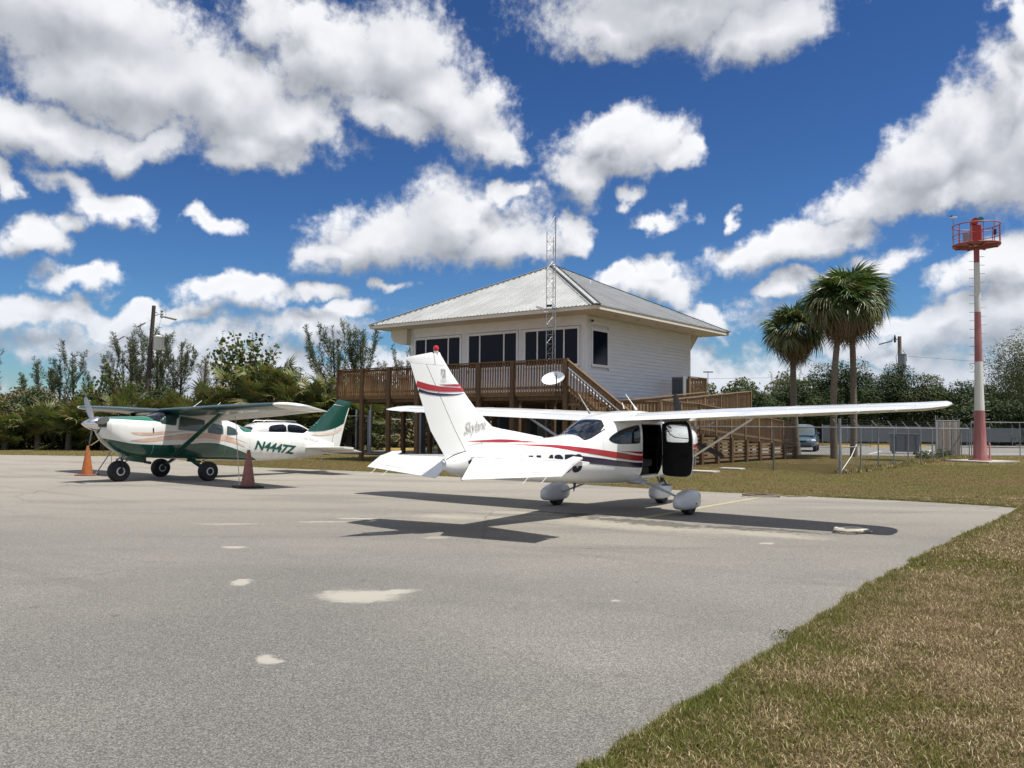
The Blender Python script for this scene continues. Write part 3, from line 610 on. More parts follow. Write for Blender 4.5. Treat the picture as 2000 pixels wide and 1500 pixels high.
# stripes, both sides
for sg in (1,-1):
    S_=sideA(sg,.0035)
    for nm,tb,mm in (('red_stripe',[(-1.0,.98,1.10),(0,.93,1.05),(1.0,.905,1.00),(1.56,.905,1.00),(2.2,.955,1.06),(2.83,1.03,1.125),(3.4,1.10,1.18),(4.06,1.185,1.225),(4.85,1.232,1.236)],'red'),
        ('red_stripe',[(-1.0,1.13,1.2),(.6,1.035,1.10),(1.56,1.03,1.075),(2.0,1.066,1.085),(2.28,1.085,1.088)],'red'),
        ('navy_stripe',[(-1.0,.86,.95),(.8,.80,.88),(1.56,.79,.878),(2.2,.825,.92),(2.83,.878,.985),(3.3,.92,1.03),(3.60,.955,1.065)],'navy')):
        t0,t1=tb[0][0],tb[-1][0]
        if sg==1:
            for lo,hi in ((t0,.80),(1.56,t1)):
                tt=[(x,)+tuple(interp(tb,x)) for x in [lo+(hi-lo)*i/12 for i in range(13)]]
                skin(nm,band(tt),S_,M_[mm],A)
        else: skin(nm,band(tb),S_,M_[mm],A)
# registration on the starboard side, partly behind the stabiliser
tm=textmesh('N14358',.30,offset=.019,space=1.06)
xsb=[v.co.x for v in tm.vertices]; tw=max(xsb)
skin('registration',None,lambda a,b_,t=0,w=tw:(lambda x,z:(x,FA.y(x,z)+.005,z))(3.33+(1-a/w)*1.56-.02*(b_/.25),.792+b_*1.22),M_['regnavy'],A,.06,.05,src=tm)
tm2=textmesh('N14358',.30,offset=.019,space=1.06)
skin('registration',None,lambda a,b_,t=0,w=tw:(lambda x,z:(x,-FA.y(x,z)-.005,z))(3.33+(a/w)*1.56,.792+b_*1.22),M_['regnavy'],A,.06,.05,src=tm2)
# small panel seams
for x in (1.66,2.75,3.9,5.05):
    mb=MB()
    for sg in (1,-1):
        z0,z1=FA.at(x)[0]+.03,FA.at(x)[1]-.03; pts=[(x,sg*(FA.y(x,z0+(z1-z0)*i/16)+.001),z0+(z1-z0)*i/16) for i in range(17)]
        mb.tube(pts,.0022,4)
    mb.build('panel_seam',M_['fairing'],A)
# wings
def wingA(sg):
    up=(0,0,1)
    def sec(y,xl,xt,t,zt,inc=.042,cm=.022):
        ch=xt-xl; return ((xl,sg*y,zt+ch*inc),(xt,sg*y,zt),t,up,cm,.745)
    z=lambda y: 1.592+.0385*y+(.012 if sg<0 else 0)
    S1=[sec(.0,.68,2.31,.115,z(0)),sec(.6,.68,2.31,.115,z(.6)),sec(2.65,.68,2.30,.115,z(2.65)),sec(5.08,.82,2.02,.11,z(5.08)+.01)]
    def at(y,k=0):
        for a,b_ in zip(S1,S1[1:]):
            if a[0][1]*sg<=y<=b_[0][1]*sg+1e-9:
                f=(y-a[0][1]*sg)/(b_[0][1]*sg-a[0][1]*sg)
                return (Vector(a[0]).lerp(Vector(b_[0]),f),Vector(a[1]).lerp(Vector(b_[1]),f),a[2]*(1-f)+b_[2]*f,up,.022,.745)
    o=foil([at(0),at(.6),at(2.65),at(5.08)],0,.735,12).build('wing',M_['white'],A,smooth=rad(30))
    foil([at(.0),at(.60)],.738,1,4).build('wing_root',M_['white'],A,smooth=rad(30))
    foil([at(.615),at(2.64)],.738,1,4).build('flap',M_['white'],A,smooth=rad(30))
    foil([at(2.66),at(5.07)],.738,1,4).build('aileron',M_['white'],A,smooth=rad(30))
    a=at(5.08); zt=a[1].z
    tip=[a]+[((xl,sg*y,zt+dz+(xt-xl)*.035),(xt,sg*y,zt+dz2),t,up,.03) for y,xl,xt,dz,dz2,t in ((5.2,.86,2.03,.012,.006,.105),(5.33,.96,2.03,.03,.015,.10),(5.43,1.12,2.01,.05,.028,.095),(5.50,1.38,1.97,.06,.04,.08),(5.525,1.62,1.90,.06,.045,.05))]
    foil(tip,0,1,8).build('wing_tip',M_['white'],A,smooth=rad(60))
    # long raised beads on the moving surfaces and panel seams
    for nm,ya,yb,fr in (('flap_bead',.75,2.5,.87),('flap_bead',.75,2.5,.95),('aileron_bead',2.8,4.95,.87)):
        pts=[]
        for i in range(9):
            q=at(ya+(yb-ya)*i/8); ch=(q[1]-q[0]).length; pts.append(q[0].lerp(q[1],fr)+Vector((0,0,afz(fr,q[2],.022)[0]*ch)))
        MB().tube(pts,.004,5).build(nm,M_['white'],A)
    for ya,yb in ((.05,2.64),(2.66,5.07)):
        MB().tube([at(y_)[0].lerp(at(y_)[1],.737)+Vector((0,0,afz(.737,at(y_)[2],.022)[0]*(at(y_)[1]-at(y_)[0]).length-.001)) for y_ in (ya,(ya+yb)/2,yb)],.0045,4).build('hinge_gap',M_['greyid'],A)
    for y in (1.55,3.2,4.3):
        q=at(y); ch=(q[1]-q[0]).length
        MB().tube([q[0].lerp(q[1],f)+Vector((0,0,afz(f,q[2],.022)[0]*ch)) for f in [.02+.07*i for i in range(11)]],.0022,4).build('wing_seam',M_['fairing'],A)
    for y in (3.6,4.4,4.9):
        q=at(y); te=q[1]; MB().tube([te,te+Vector((.16,0,-.02))],[.0035,.002],4).build('static_wick',M_['white'],A)
    # strut
    r=sg; foil([((.70,r*.50,.60),(.84,r*.50,.60),.32,(0,.4*sg,1),0),((.95,r*2.34,1.665),(1.08,r*2.34,1.665),.32,(0,.4*sg,1),0)],0,1,6).build('strut',M_['fairing'],A,smooth=True)
    q=at(5.2) if False else tip[2]
    MB().lathe([(.0,-.03),(.022,-.02),(.026,.01),(.02,.045),(0,.06)],8,ax='x',o=(tip[3][0][0]-.03,sg*5.40,tip[3][0][2]-.0)).build('navigation_light',M_['lamp_red'] if sg<0 else M_['lamp_teal'],A,smooth=True)
for sg in (1,-1): wingA(sg)
# cabin roof skin fairing between the wing roots
antenna(A,2.51,0.02,1.74,.36,.32); antenna(A,.86,.02,1.84,.40,.27)
MB().tube([(1.55,.15,1.84),(1.62,.15,1.95)],[.012,.006],6).build('antenna',M_['white'],A)
MB().tube([(3.35,.08,1.36),(3.36,.08,1.46)],.004,5).build('antenna',M_['blackp'],A)
MB().tube([(2.95,0,.56),(2.98,0,.42)],[.03,.008],6).build('belly_antenna',M_['blackp'],A)
# fin, dorsal fin, rudder
UP=(0,1,0)
FS=[((4.80,0,1.02),(6.20,0,1.02),.075,UP,0,.675),((5.28,0,1.50),(6.55,0,1.44),.08,UP,0,.635),((5.76,0,1.90),(6.77,0,1.90),.085,UP,0,.615),((6.13,0,2.24),(6.92,0,2.24),.085,UP,0,.60),((6.22,0,2.335),(6.965,0,2.335),.085,UP,0,.60)]
foil(FS,0,'h',8).build('fin',M_['white'],A,smooth=rad(40))
FT=[((6.222,0,2.338),(6.965,0,2.338),.085,UP,0,.37),((6.36,0,2.485),(7.03,0,2.37),.085,UP,0,.24),((6.385,0,2.52),(7.06,0,2.375),.07,UP,0,.20)]
foil(FT,0,'h',5).build('fin_cap',M_['white'],A,smooth=rad(40))
def hinged(S,g=.008): return [(Vector(s_[0]),s_[1],s_[2],s_[3],s_[4],s_[5]+g/(s_[1][0]-s_[0][0])) for s_ in S]
R1=hinged(FS,.016); foil(R1,'h',1,5).build('rudder',M_['white'],A,smooth=rad(40))
R2=hinged(FT,.016); R2[0]=(R2[0][0]+Vector((0,0,.004)),)+R2[0][1:]
foil(R2+[((6.45,0,2.525),(7.075,0,2.40),.05,UP,0,.16)],'h',1,5).build('rudder_horn',M_['white'],A,smooth=rad(40))
dz=MB(); rings=[]
for x,zt in ((3.9,1.338),(4.2,1.375),(4.6,1.425),(5.0,1.47),(5.2,1.50),(5.36,1.60),(5.5,1.70)):
    zb_=FA.at(x)[1]-.05; b_=.05+(x-3.9)*.012; h=zt-zb_
    rings.append([(x,b_,zb_),(x,b_*.62,zb_+h*.5),(x,.018,zt-.02),(x,0,zt),(x,-.018,zt-.02),(x,-b_*.62,zb_+h*.5),(x,-b_,zb_)])
dz.loft(rings); dz.build('dorsal_fin',M_['white'],A,smooth=rad(60))
def finy(x,z):
    S=FS+[((6.36,0,2.5),(7.03,0,2.45),.085,UP,0,.6)]
    for a,b_ in zip(S,S[1:]):
        if a[0][2]<=z<=b_[0][2] or b_ is S[-1] or (z<a[0][2]):
            f=max(0,min(1,(z-a[0][2])/(b_[0][2]-a[0][2]))); le=a[0][0]*(1-f)+b_[0][0]*f; te=a[1][0]*(1-f)+b_[1][0]*f
            q=min(max((x-le)/(te-le),.0),1.); return afz(q,.085,0)[0]*(te-le)
def dorsA(x,z):
    zt=interp([(3.9,1.338),(4.2,1.375),(4.6,1.425),(5.0,1.47),(5.2,1.50),(5.36,1.60),(5.5,1.70)],x)[0]; zb_=FA.at(x)[1]-.05; b_=.05+(x-3.9)*.012
    f=max(0,min(1,(z-zb_)/(zt-zb_))); yd=b_*(1-.76*f) if f<.5 else b_*.62*(2-2*f)+.018*(2*f-1)
    yf=FA.y(x,z) if z<FA.at(x)[1]-.003 else 0
    return max(yd,yf,finy(x,z) if x>5.05 else 0)
def finS(sg,off=.005): return lambda x,z,t=0:(x,sg*(finy(x,z)+off),z)
for sg in (1,-1):
    skin('fin_red_stripe',band([(5.885,1.995,2.052),(6.1,1.985,2.045),(6.35,1.975,2.045),(6.6,1.985,2.065),(6.835,2.025,2.105)]),finS(sg),M_['red'],A,.06,.05)
    skin('fin_red_stripe',band([(5.93,2.068,2.098),(6.1,2.062,2.09),(6.3,2.062,2.078),(6.42,2.070,2.074)]),finS(sg),M_['red'],A,.06,.05)
    skin('fin_navy_stripe',band([(5.90,1.968,1.972),(6.15,1.93,1.95),(6.4,1.918,1.952),(6.6,1.93,1.962),(6.80,1.958,2.0)]),finS(sg),M_['navy'],A,.06,.05)
    skin('fin_red_stripe',band([(4.30,1.262,1.266),(4.6,1.262,1.293),(5.1,1.285,1.312),(5.5,1.288,1.302),(5.84,1.282,1.286)]),lambda x,z,t=0,sg=sg:(x,sg*(dorsA(x,z)+.006),z),M_['red'],A,.05,.03)
# script lettering low on the fin
tm=textmesh('Skylane',.22,shear=.4,offset=-.001,space=.92); w=max(v.co.x for v in tm.vertices)
skin('lettering',None,lambda a,b_,t=0,w=w:(lambda x,z:(x,max(finy(x,z),dorsA(x,z) if x<5.5 else 0)+.006,z))(5.92-a/w*.52,1.385+b_*1.05+a/w*.085),M_['logo'],A,.05,.05,src=tm)
# maker's emblem on the upper fin
em=MB()
def ex(a,b_): x=6.40-a*.105; z=2.155+b_*.135; return (x,finy(x,z)+.007,z)
for poly in ([(.02,.98),(.62,.98),(.70,.86),(.02,.86)],[(.02,.60),(.34,.60),(.60,.80),(.48,.80),(.30,.70),(.02,.70)],[(.02,.40),(.22,.40),(.44,.62),(.36,.62)],[(.70,.98),(.92,.98),(.95,.06),(.78,.06),(.80,.62)],[(.42,.06),(.60,.06),(.66,.62),(.56,.62),(.50,.36)],[(.30,.06),(.37,.06),(.44,.42),(.36,.42)]):
    em.add([ex(a,b_) for a,b_ in poly],[tuple(range(len(poly)))])
em.build('emblem',M_['logo'],A)
tm=textmesh('Cessna',.052,offset=.0005); w=max(v.co.x for v in tm.vertices)
skin('lettering',None,lambda a,b_,t=0,w=w:(lambda x,z:(x,finy(x,z)+.007,z))(6.405-a/w*.115,2.115+b_*.8),M_['logo'],A,.05,.05,src=tm)
# red anti-collision beacon
bc=MB(); bc.lathe([(.030,2.49),(.034,2.515),(.034,2.53)],12,o=(6.46,0,0)); bc.build('beacon_base',M_['fairing'],A,smooth=True)
MB().lathe([(.031,2.53),(.036,2.543),(.038,2.57),(.033,2.592),(.016,2.606),(0,2.608)],14,o=(6.46,0,0)).build('beacon_light',M_['lamp_red'],A,smooth=True)
# horizontal tail with drooped elevators
for sg in (1,-1):
    up=(0,0,1)
    ST=[((4.96,sg*.12,1.035),(6.5,sg*.12,1.025),.08,up,0,.575),((5.24,sg*1.56,1.025),(6.30,sg*1.56,1.0),.075,up,0,.46),]
    foil(ST,0,'h',7).build('stabiliser',M_['white'],A,smooth=rad(35))
    foil([ST[1],((5.27,sg*1.74,1.022),(6.05,sg*1.74,1.005),.07,up,0,.25)],0,.24,5).build('stabiliser_tip',M_['white'],A,smooth=rad(35))
    # elevator panel: hinge line to trailing edge, nose slightly raised
    hi,ho=(5.865,sg*.20,1.03),(5.735,sg*1.77,1.018)
    te_i,te_o=(6.245,sg*.30,.775),(6.02,sg*1.78,.872)
    if sg<0: te_i=(6.22,sg*.20,.775)
    rg=[]
    for h_,t_ in ((hi,te_i),(ho,te_o)):
        h_,t_=Vector(h_),Vector(t_); d=(t_-h_).normalized(); n_=Vector((-d.z,0,d.x)).normalized()
        rg.append([h_+n_*.026,h_-d*.03+n_*.018,h_-d*.03-n_*.018,h_-n_*.026,t_-n_*.004,t_+n_*.004])
    MB().loft(rg).build('elevator',M_['white'],A,smooth=rad(30))
    hn=MB(); a,b_=Vector((5.735,sg*1.58,1.02)),Vector((5.74,sg*1.775,1.018)); f1,f2=Vector((5.47,sg*1.60,1.10)),Vector((5.50,sg*1.77,1.092))
    hn.loft([[a+Vector((0,0,.024)),f1+Vector((0,0,.012)),f1-Vector((0,0,.012)),a-Vector((0,0,.024))],[b_+Vector((0,0,.018)),f2+Vector((0,0,.01)),f2-Vector((0,0,.01)),b_-Vector((0,0,.018))]]).build('elevator_horn',M_['white'],A,smooth=rad(30))
    MB().tube([Vector(hi)+Vector((-.035,0,.024)),Vector(ho)+Vector((-.035,0,.020))],.0045,4).build('hinge_gap',M_['greyid'],A)
    MB().tube([Vector(hi).lerp(Vector(te_i),.72)+Vector((.004,sg*.25,.011)),Vector(ho).lerp(Vector(te_o),.72)+Vector((.004,-sg*.12,.010))],.003,4).build('elevator_bead',M_['fairing'],A)
    for q in (.68,.86):
        p=Vector(te_i).lerp(Vector(te_o),q); MB().tube([p,p+Vector((.12,0,-.075))],[.004,.003],5).build('static_wick',M_['white'],A)
for sg in (1,-1): MB().tube([(x_,sg*.030,FA.z(x_,.030)+.004) for x_ in (5.79,5.9,6.0,6.1,6.2,6.26)],.007,5).build('rudder_gap',M_['blackp'],A)
MB().bar((5.83,.16,1.01),(5.93,.17,1.0),.03,.05).build('elevator_gap_seal',M_['blackp'],A)
MB().lathe([(.022,0),(.028,.015),(.02,.03)],8,ax='x',o=(6.27,0,1.0)).build('tail_light',M_['fairing'],A,smooth=True)
tr=MB(); tr.tube([(5.88+.022*math.cos(t),0,.765+.028*math.sin(t)) for t in [i*math.pi/5 for i in range(11)]],.006,5); tr.build('tie_down_ring',M_['alu'],A)
# engine cowl details, spinner, propeller
MB().lathe([(.165,0),(.16,-.06),(.13,-.16),(.08,-.25),(.03,-.30),(0,-.31)],20,ax='x',o=(-1.13,0,1.28)).build('spinner',M_['white'],A,smooth=True)
pr=None
def blade(ang,L,r0=.10,m='prop',org=(-1.2,0,1.28),chord=.15):
    secs=[]; c,s_=math.cos(ang),math.sin(ang); R=Vector((0,c,s_)); T=Vector((0,-s_,c)); X=Vector((1,0,0))
    for r,ch,tw,th in ((r0,.08,62,.5),(.25*L,.12,45,.26),(.45*L,chord,32,.15),(.75*L,chord*.92,22,.10),(.93*L,chord*.72,18,.09),(L,chord*.25,17,.09)):
        a=rad(tw); d=T*math.cos(a)+X*math.sin(a); up=X*math.cos(a)-T*math.sin(a); c0=Vector(org)+R*r-d*ch*.45
        secs.append((c0,c0+d*ch,th,up,.02))
    return foil(secs,0,1,5)
for k,an in enumerate((102,-22,-142)): blade(rad(an),.95).build('propeller_blade',M_['prop'],A,smooth=rad(40))
for sg in (1,-1): MB().box(-1.14,-1.06,sg*.235-.105,sg*.235+.105,1.20,1.36).build('air_intake',M_['blackp'],A,bevel=.02)
MB().tube([(-.45,.18,.74),(-.42,.2,.60),(-.35,.2,.56)],.035,8).build('exhaust_pipe',M_['alu'],A,smooth=True)
# undercarriage with wheel fairings
def fairing(x,y,s_=1.):
    o=MB(); rings=[]
    for u,hw,zb_,zt in ((-.42,.02,.24,.28),(-.38,.07,.17,.34),(-.28,.105,.12,.40),(-.1,.125,.10,.435),(.08,.125,.10,.43),(.24,.115,.10,.40),(.38,.10,.115,.355),(.45,.08,.135,.325),(.49,.04,.17,.28),(.50,.01,.21,.24)):
        u*=s_; hw*=1.12; zc=(zb_+zt)/2; hz=(zt-zb_)/2
        rings.append([(x+u,y+hw*math.copysign(abs(math.cos(t))**.6,math.cos(t)),zc+hz*math.copysign(abs(math.sin(t))**.6,math.sin(t))) for t in [2*math.pi*i/20 for i in range(20)]])
    return o.loft(rings)
def wheel(x,y,r,w,rim=True,parent=None,rm='alu'):
    t=MB().lathe([(r*.55,-w/2),(r*.86,-w/2),(r*.97,-w*.33),(r,0),(r*.97,w*.33),(r*.86,w/2),(r*.55,w/2)],24,ax='y',o=(x,y,r)).build('tyre',M_['black'],parent,smooth=rad(50))
    if rim: MB().lathe([(.02,-w*.48),(r*.28,-w*.48),(r*.30,-w*.56),(r*.36,-w*.56),(r*.44,-w*.44),(r*.54,-w*.40),(r*.54,w*.40),(r*.44,w*.44),(r*.36,w*.56),(r*.30,w*.56),(r*.28,w*.48),(.02,w*.48)],20,ax='y',o=(x,y,r)).build('rim',M_[rm],t,smooth=rad(40))
    return t
for x,y in ((1.47,1.37),(1.47,-1.37),(-.19,0)):
    wf=fairing(x,y,.92 if x>0 else .8).build('wheel_fairing',M_['fairing'],A,smooth=rad(60))
    wheel(x,y,.195,.15,False,wf)
    if x>0: MB().tube([(x-.02,y*1.095,.20),(x-.02,y*1.11,.20)],.014,8).build('axle_cap',M_['blackp'],wf)
for sg in (1,-1):
    foil([((1.42,sg*.36,.55),(1.60,sg*.36,.55),.30,(0,.5*sg,1),0),((1.40,sg*.60,.50),(1.54,sg*.60,.50),.30,(0,.5*sg,1),0),((1.41,sg*1.28,.25),(1.51,sg*1.28,.25),.34,(0,.5*sg,1),0)],0,1,5).build('landing_gear_leg',M_['fairing'],A,smooth=True)
    foil([((1.28,sg*.30,.545),(1.78,sg*.30,.545),.30,(0,.4*sg,1),0),((1.34,sg*.56,.515),(1.66,sg*.56,.515),.22,(0,.4*sg,1),0)],0,1,5).build('leg_fairing',M_['fairing'],A,smooth=True)
ng=MB(); ng.tube([(-.22,0,.80),(-.20,0,.40)],.035,10); ng.bar((-.19,0,.40),(-.19,.0,.34),.20,.07); ng.tube([(-.12,0,.66),(-.02,0,.54),(-.11,0,.42)],.014,6); ng.tube([(-.2,.09,.36),(-.19,.09,.25)],.016,6); ng.tube([(-.2,-.09,.36),(-.19,-.09,.25)],.016,6); ng.build('nose_gear_strut',M_['blackp'],A,smooth=rad(40))
MB().bar((.62,.55,.46),(.80,.60,.44),.16,.015).build('step',M_['blackp'],A)
MB().bar((.70,.50,.56),(.70,.56,.45),.03,.02).build('step_arm',M_['blackp'],A)
# open door: hinged at the front post, swung out
dh=Vector((.805,.545,0)); dt=Vector((1.00,1.235,0)); dd=(dt-dh); DL=dd.length; du=dd.normalized()
def door_pt(a,z,o=0.): # a: distance from hinge, follows the cabin bulge
    b_=.055*math.sin(max(0,min(1,(z-.62)/.98))*math.pi)-.045
    n_=Vector((du.y,-du.x,0)); p=dh+du*a+n_*(-(b_)+o); return (p.x,p.y,z)
out=smoothpoly([(.02,.70),(.07,.63),(.20,.615),(DL-.12,.615),(DL-.02,.66),(DL,.80),(DL-.02,1.45),(DL-.06,1.60),(DL-.16,1.635),(.05,1.60),(.0,1.5),(.0,.9)],1)
hole=smoothpoly([(.07,1.27),(.09,1.52),(.15,1.55),(DL-.12,1.565),(DL-.085,1.50),(DL-.08,1.265),(DL-.12,1.235),(.1,1.235)],1)
def door_shell(out,hole,o0,o1,m,name,parent):
    bm=bmesh.new(); vo=[bm.verts.new((a,z,0)) for a,z in out]; vh=[bm.verts.new((a,z,0)) for a,z in hole]
    eo=[bm.edges.new((vo[i],vo[(i+1)%len(vo)])) for i in range(len(vo))]; eh=[bm.edges.new((vh[i],vh[(i+1)%len(vh)])) for i in range(len(vh))]
    bmesh.ops.triangle_fill(bm,edges=eo+eh,use_beauty=True,use_dissolve=False)
    r=bmesh.ops.extrude_face_region(bm,geom=bm.faces[:])
    for v in r['geom']:
        if isinstance(v,bmesh.types.BMVert): v.co.z=1
    for v in bm.verts: v.co=Vector(door_pt(v.co.x,v.co.y,o0 if v.co.z<.5 else o1))
    bmesh.ops.recalc_face_normals(bm,faces=bm.faces); me=D.meshes.new(name); bm.to_mesh(me); bm.free(); me.materials.append(m)
    return link(me,name,parent)
door=door_shell(out,hole,-.028,-.008,M_['white'],'door',A)
door_shell([((a-DL/2)*.985+DL/2,(z-1.12)*.99+1.12) for a,z in out],hole,-.0075,.018,M_['lining'],'door_lining',door)
skin('door_window',hole,lambda a,z,t=0:door_pt(a,z,-.004),D.materials.new('clear_door_glass'),door,.15,.1)
_m=D.materials['clear_door_glass']; _m.use_nodes=True; _nt=_m.node_tree; _nt.nodes.clear()
_o=N(_nt,'ShaderNodeOutputMaterial'); _fr=N(_nt,'ShaderNodeFresnel',inp={0:1.45})
_x=N(_nt,'ShaderNodeMixShader',inp={0:_fr.outputs[0],1:N(_nt,'ShaderNodeBsdfTransparent',inp={0:(.86,.9,.9,1)}).outputs[0],2:N(_nt,'ShaderNodeBsdfGlossy',inp={1:.03}).outputs[0]}); _nt.links.new(_x.outputs[0],_o.inputs[0])
wfb=MB(); wf_=[(.10,1.53),(.13,1.47),(.19,1.38),(.30,1.325),(DL-.10,1.305)]
for a,b_ in zip(wf_,wf_[1:]): wfb.bar(door_pt(a[0],a[1],.004),door_pt(b_[0],b_[1],.004),.016,.012)
wfb.build('window_latch_frame',M_['blackp'],door)
MB().bar(door_pt(.45,1.0,.035),door_pt(.62,1.0,.035),.02,.03).build('door_handle',M_['blackp'],door)
MB().tube([(.84,.53,1.42),(.93,.78,1.44)],.006,5).build('door_stay',M_['alu'],door)

# ================================================================== green and white aircraft
HB=-2.443
B=thing('light_aircraft','green and white high-wing aircraft with large bare black tyres, registration N4447Z','aircraft',(-8.875,23.382,0),math.atan2(-math.cos(HB),-math.sin(HB)))
FB=Fus([(-2.34,1.24,1.62,.20,1.44,2.1,2.1),(-2.28,1.16,1.645,.32,1.42,2.4,2.2),(-2.15,.98,1.655,.42,1.36,2.7,2.3),(-1.87,.76,1.665,.48,1.28,3,2.5),(-1.55,.65,1.675,.52,1.2,3.2,2.8),(-1.2,.61,1.69,.54,1.16,3.3,3),(-.95,.595,1.74,.545,1.14,3.3,3),(-.5,.575,1.87,.55,1.12,3.6,3.2),
 (-.1,.55,1.90,.55,1.1,4,3.4),(.5,.515,1.80,.545,1.07,4,3.4),(.95,.495,1.66,.53,1.02,3.6,3),(1.35,.475,1.545,.49,.98,3,2.8),(1.95,.45,1.345,.42,.92,2.5,2.5),(2.4,.435,1.275,.36,.88,2.4,2.4),(3.2,.45,1.26,.25,.86,2.2,2.2),(3.9,.48,1.22,.17,.86,2,2),(4.6,.56,1.06,.10,.82,2,2),(5.10,.66,.90,.05,.78,2,2)])
gl=[(-2.6,1.17),(-2.25,1.11),(-1.9,1.03),(-1.66,.985),(-1.2,.955),(-.7,.94),(-.2,.955),(.24,.985),(.6,.97),(.94,.90),(1.4,.76),(1.92,.56),(2.2,.44),(2.5,.30),(6,.2)]
tl=[(-2.6,1.60),(-2.2,1.605),(-1.9,1.595),(-1.5,1.57),(-1.1,1.55),(-.75,1.50),(-.55,1.56),(-.35,1.80),(-.1,2.1),(6,2.4)]
xsB=[-2.34,-2.32,-2.30,-2.28,-2.25,-2.2]+[-2.15+.1*i for i in range(73)]
fb=FB.loft(xsB,None,splits=(lambda x:interp(gl,x)[0],lambda x:interp(tl,x)[0]),n=66)
meb=fb.mesh('fuselage',[M_['green'],M_['white2'],M_['greentop']]); smooth_mesh(meb,rad(50)); link(meb,'fuselage',B)
def sideB(sg,off): return lambda x,z,t=0:(x,sg*(FB.y(x,z)+off+t),z)
winsB=[smoothpoly([(-.47,1.355),(-.41,1.66),(-.38,1.68),(.25,1.595),(.27,1.56),(.25,1.31),(.21,1.295),(-.42,1.34)],1),
 smoothpoly([(.385,1.27),(.40,1.50),(.43,1.52),(.80,1.45),(.83,1.42),(.84,1.235),(.80,1.215),(.42,1.245)],1),
 smoothpoly([(.96,1.22),(.985,1.42),(1.02,1.435),(1.26,1.365),(1.32,1.24),(1.30,1.20),(1.0,1.195)],1)]
for sg in (-1,1):
    for k,wp in enumerate(winsB):
        w=skin('side_window',wp,sideB(sg,.006),M_['glassg'],B,.08,.06)
        cx=sum(a for a,_ in wp)/len(wp); cz=sum(b_ for _,b_ in wp)/len(wp)
        skin('window_seal',[((a-cx)*1.09+cx,(b_-cz)*1.13+cz) for a,b_ in wp],sideB(sg,.003),M_['greyid'],w,.08,.06)
    skin('front_side_window',smoothpoly([(-1.02,1.52),(-.60,1.44),(-.53,1.46),(-.50,1.74),(-.58,1.76),(-.80,1.70)],1),sideB(sg,.006),M_['glassg'],B,.06,.05)
    for tb,mm in (([(-1.72,1.262,1.268),(-1.6,1.21,1.27),(-1.3,1.185,1.262),(-.86,1.225,1.295),(-.6,1.255,1.30),(-.25,1.285,1.288)],'peach'),([(-1.74,1.06,1.066),(-1.35,1.02,1.085),(-.86,1.06,1.16),(-.4,1.07,1.23),(-.1,1.085,1.25),(.3,1.11,1.255),(.7,1.06,1.205),(1.1,.985,1.10),(1.58,.85,.855)],'peach'),
        ([(.85,1.21,1.214),(1.0,1.14,1.17),(1.25,1.075,1.10),(1.45,1.02,1.035),(1.7,.95,.952)],'peachl'),([(-.2,1.012,1.016),(.1,1.02,1.065),(.5,1.03,1.075),(.8,1.0,1.005)],'peachl')):
        skin('swoosh_stripe',band(tb),sideB(sg,.004),M_[mm],B)
    if sg<0:
        tm=textmesh('N4447Z',.30,shear=.30,offset=.010,space=.98); w=max(v.co.x for v in tm.vertices)
        skin('registration',None,lambda a,b_,t=0,w=w:(lambda x,z:(x,-FB.y(x,z)-.006,z))(1.90+a/w*1.60,.795+b_*1.16-a/w*.195),M_['reggreen'],B,.06,.05,src=tm)
# windscreen wraps over the cabin front
skin('windshield',smoothpoly([(-1.18,-.44),(-1.18,.44),(-.95,.50),(-.60,.50),(-.50,.42),(-.48,-.42),(-.60,-.50),(-.95,-.50)],1),lambda x,y,t=0:(x,y,FB.z(x,y)+.006),M_['glass'],B,.06,.06)
skin('rear_window',smoothpoly([(1.42,-.40),(1.42,.40),(1.60,.42),(1.93,.30),(1.96,-.28),(1.60,-.42)],1),lambda x,y,t=0:(x,y,FB.z(x,y)+.006),M_['greentop'],B,.06,.06)
for x in (-2.18,-1.14,-.52,.92,1.75,2.6,3.3):
    mb=MB(); z0,z1=FB.at(x)[0]+.05,FB.at(x)[1]-.03
    for sg in (1,-1): mb.tube([(x,sg*(FB.y(x,z0+(z1-z0)*i/14)+.001),z0+(z1-z0)*i/14) for i in range(15)],.0028,4)
    mb.build('panel_seam',M_['under'],B)
for a,b_ in (((-1.16,1.38),(-1.15,1.27)),): MB().bar((a[0],-FB.y(*a)-.006,a[1]),(b_[0],-FB.y(*b_)-.006,b_[1]),.02,.03).build('door_latch',M_['blackp'],B)
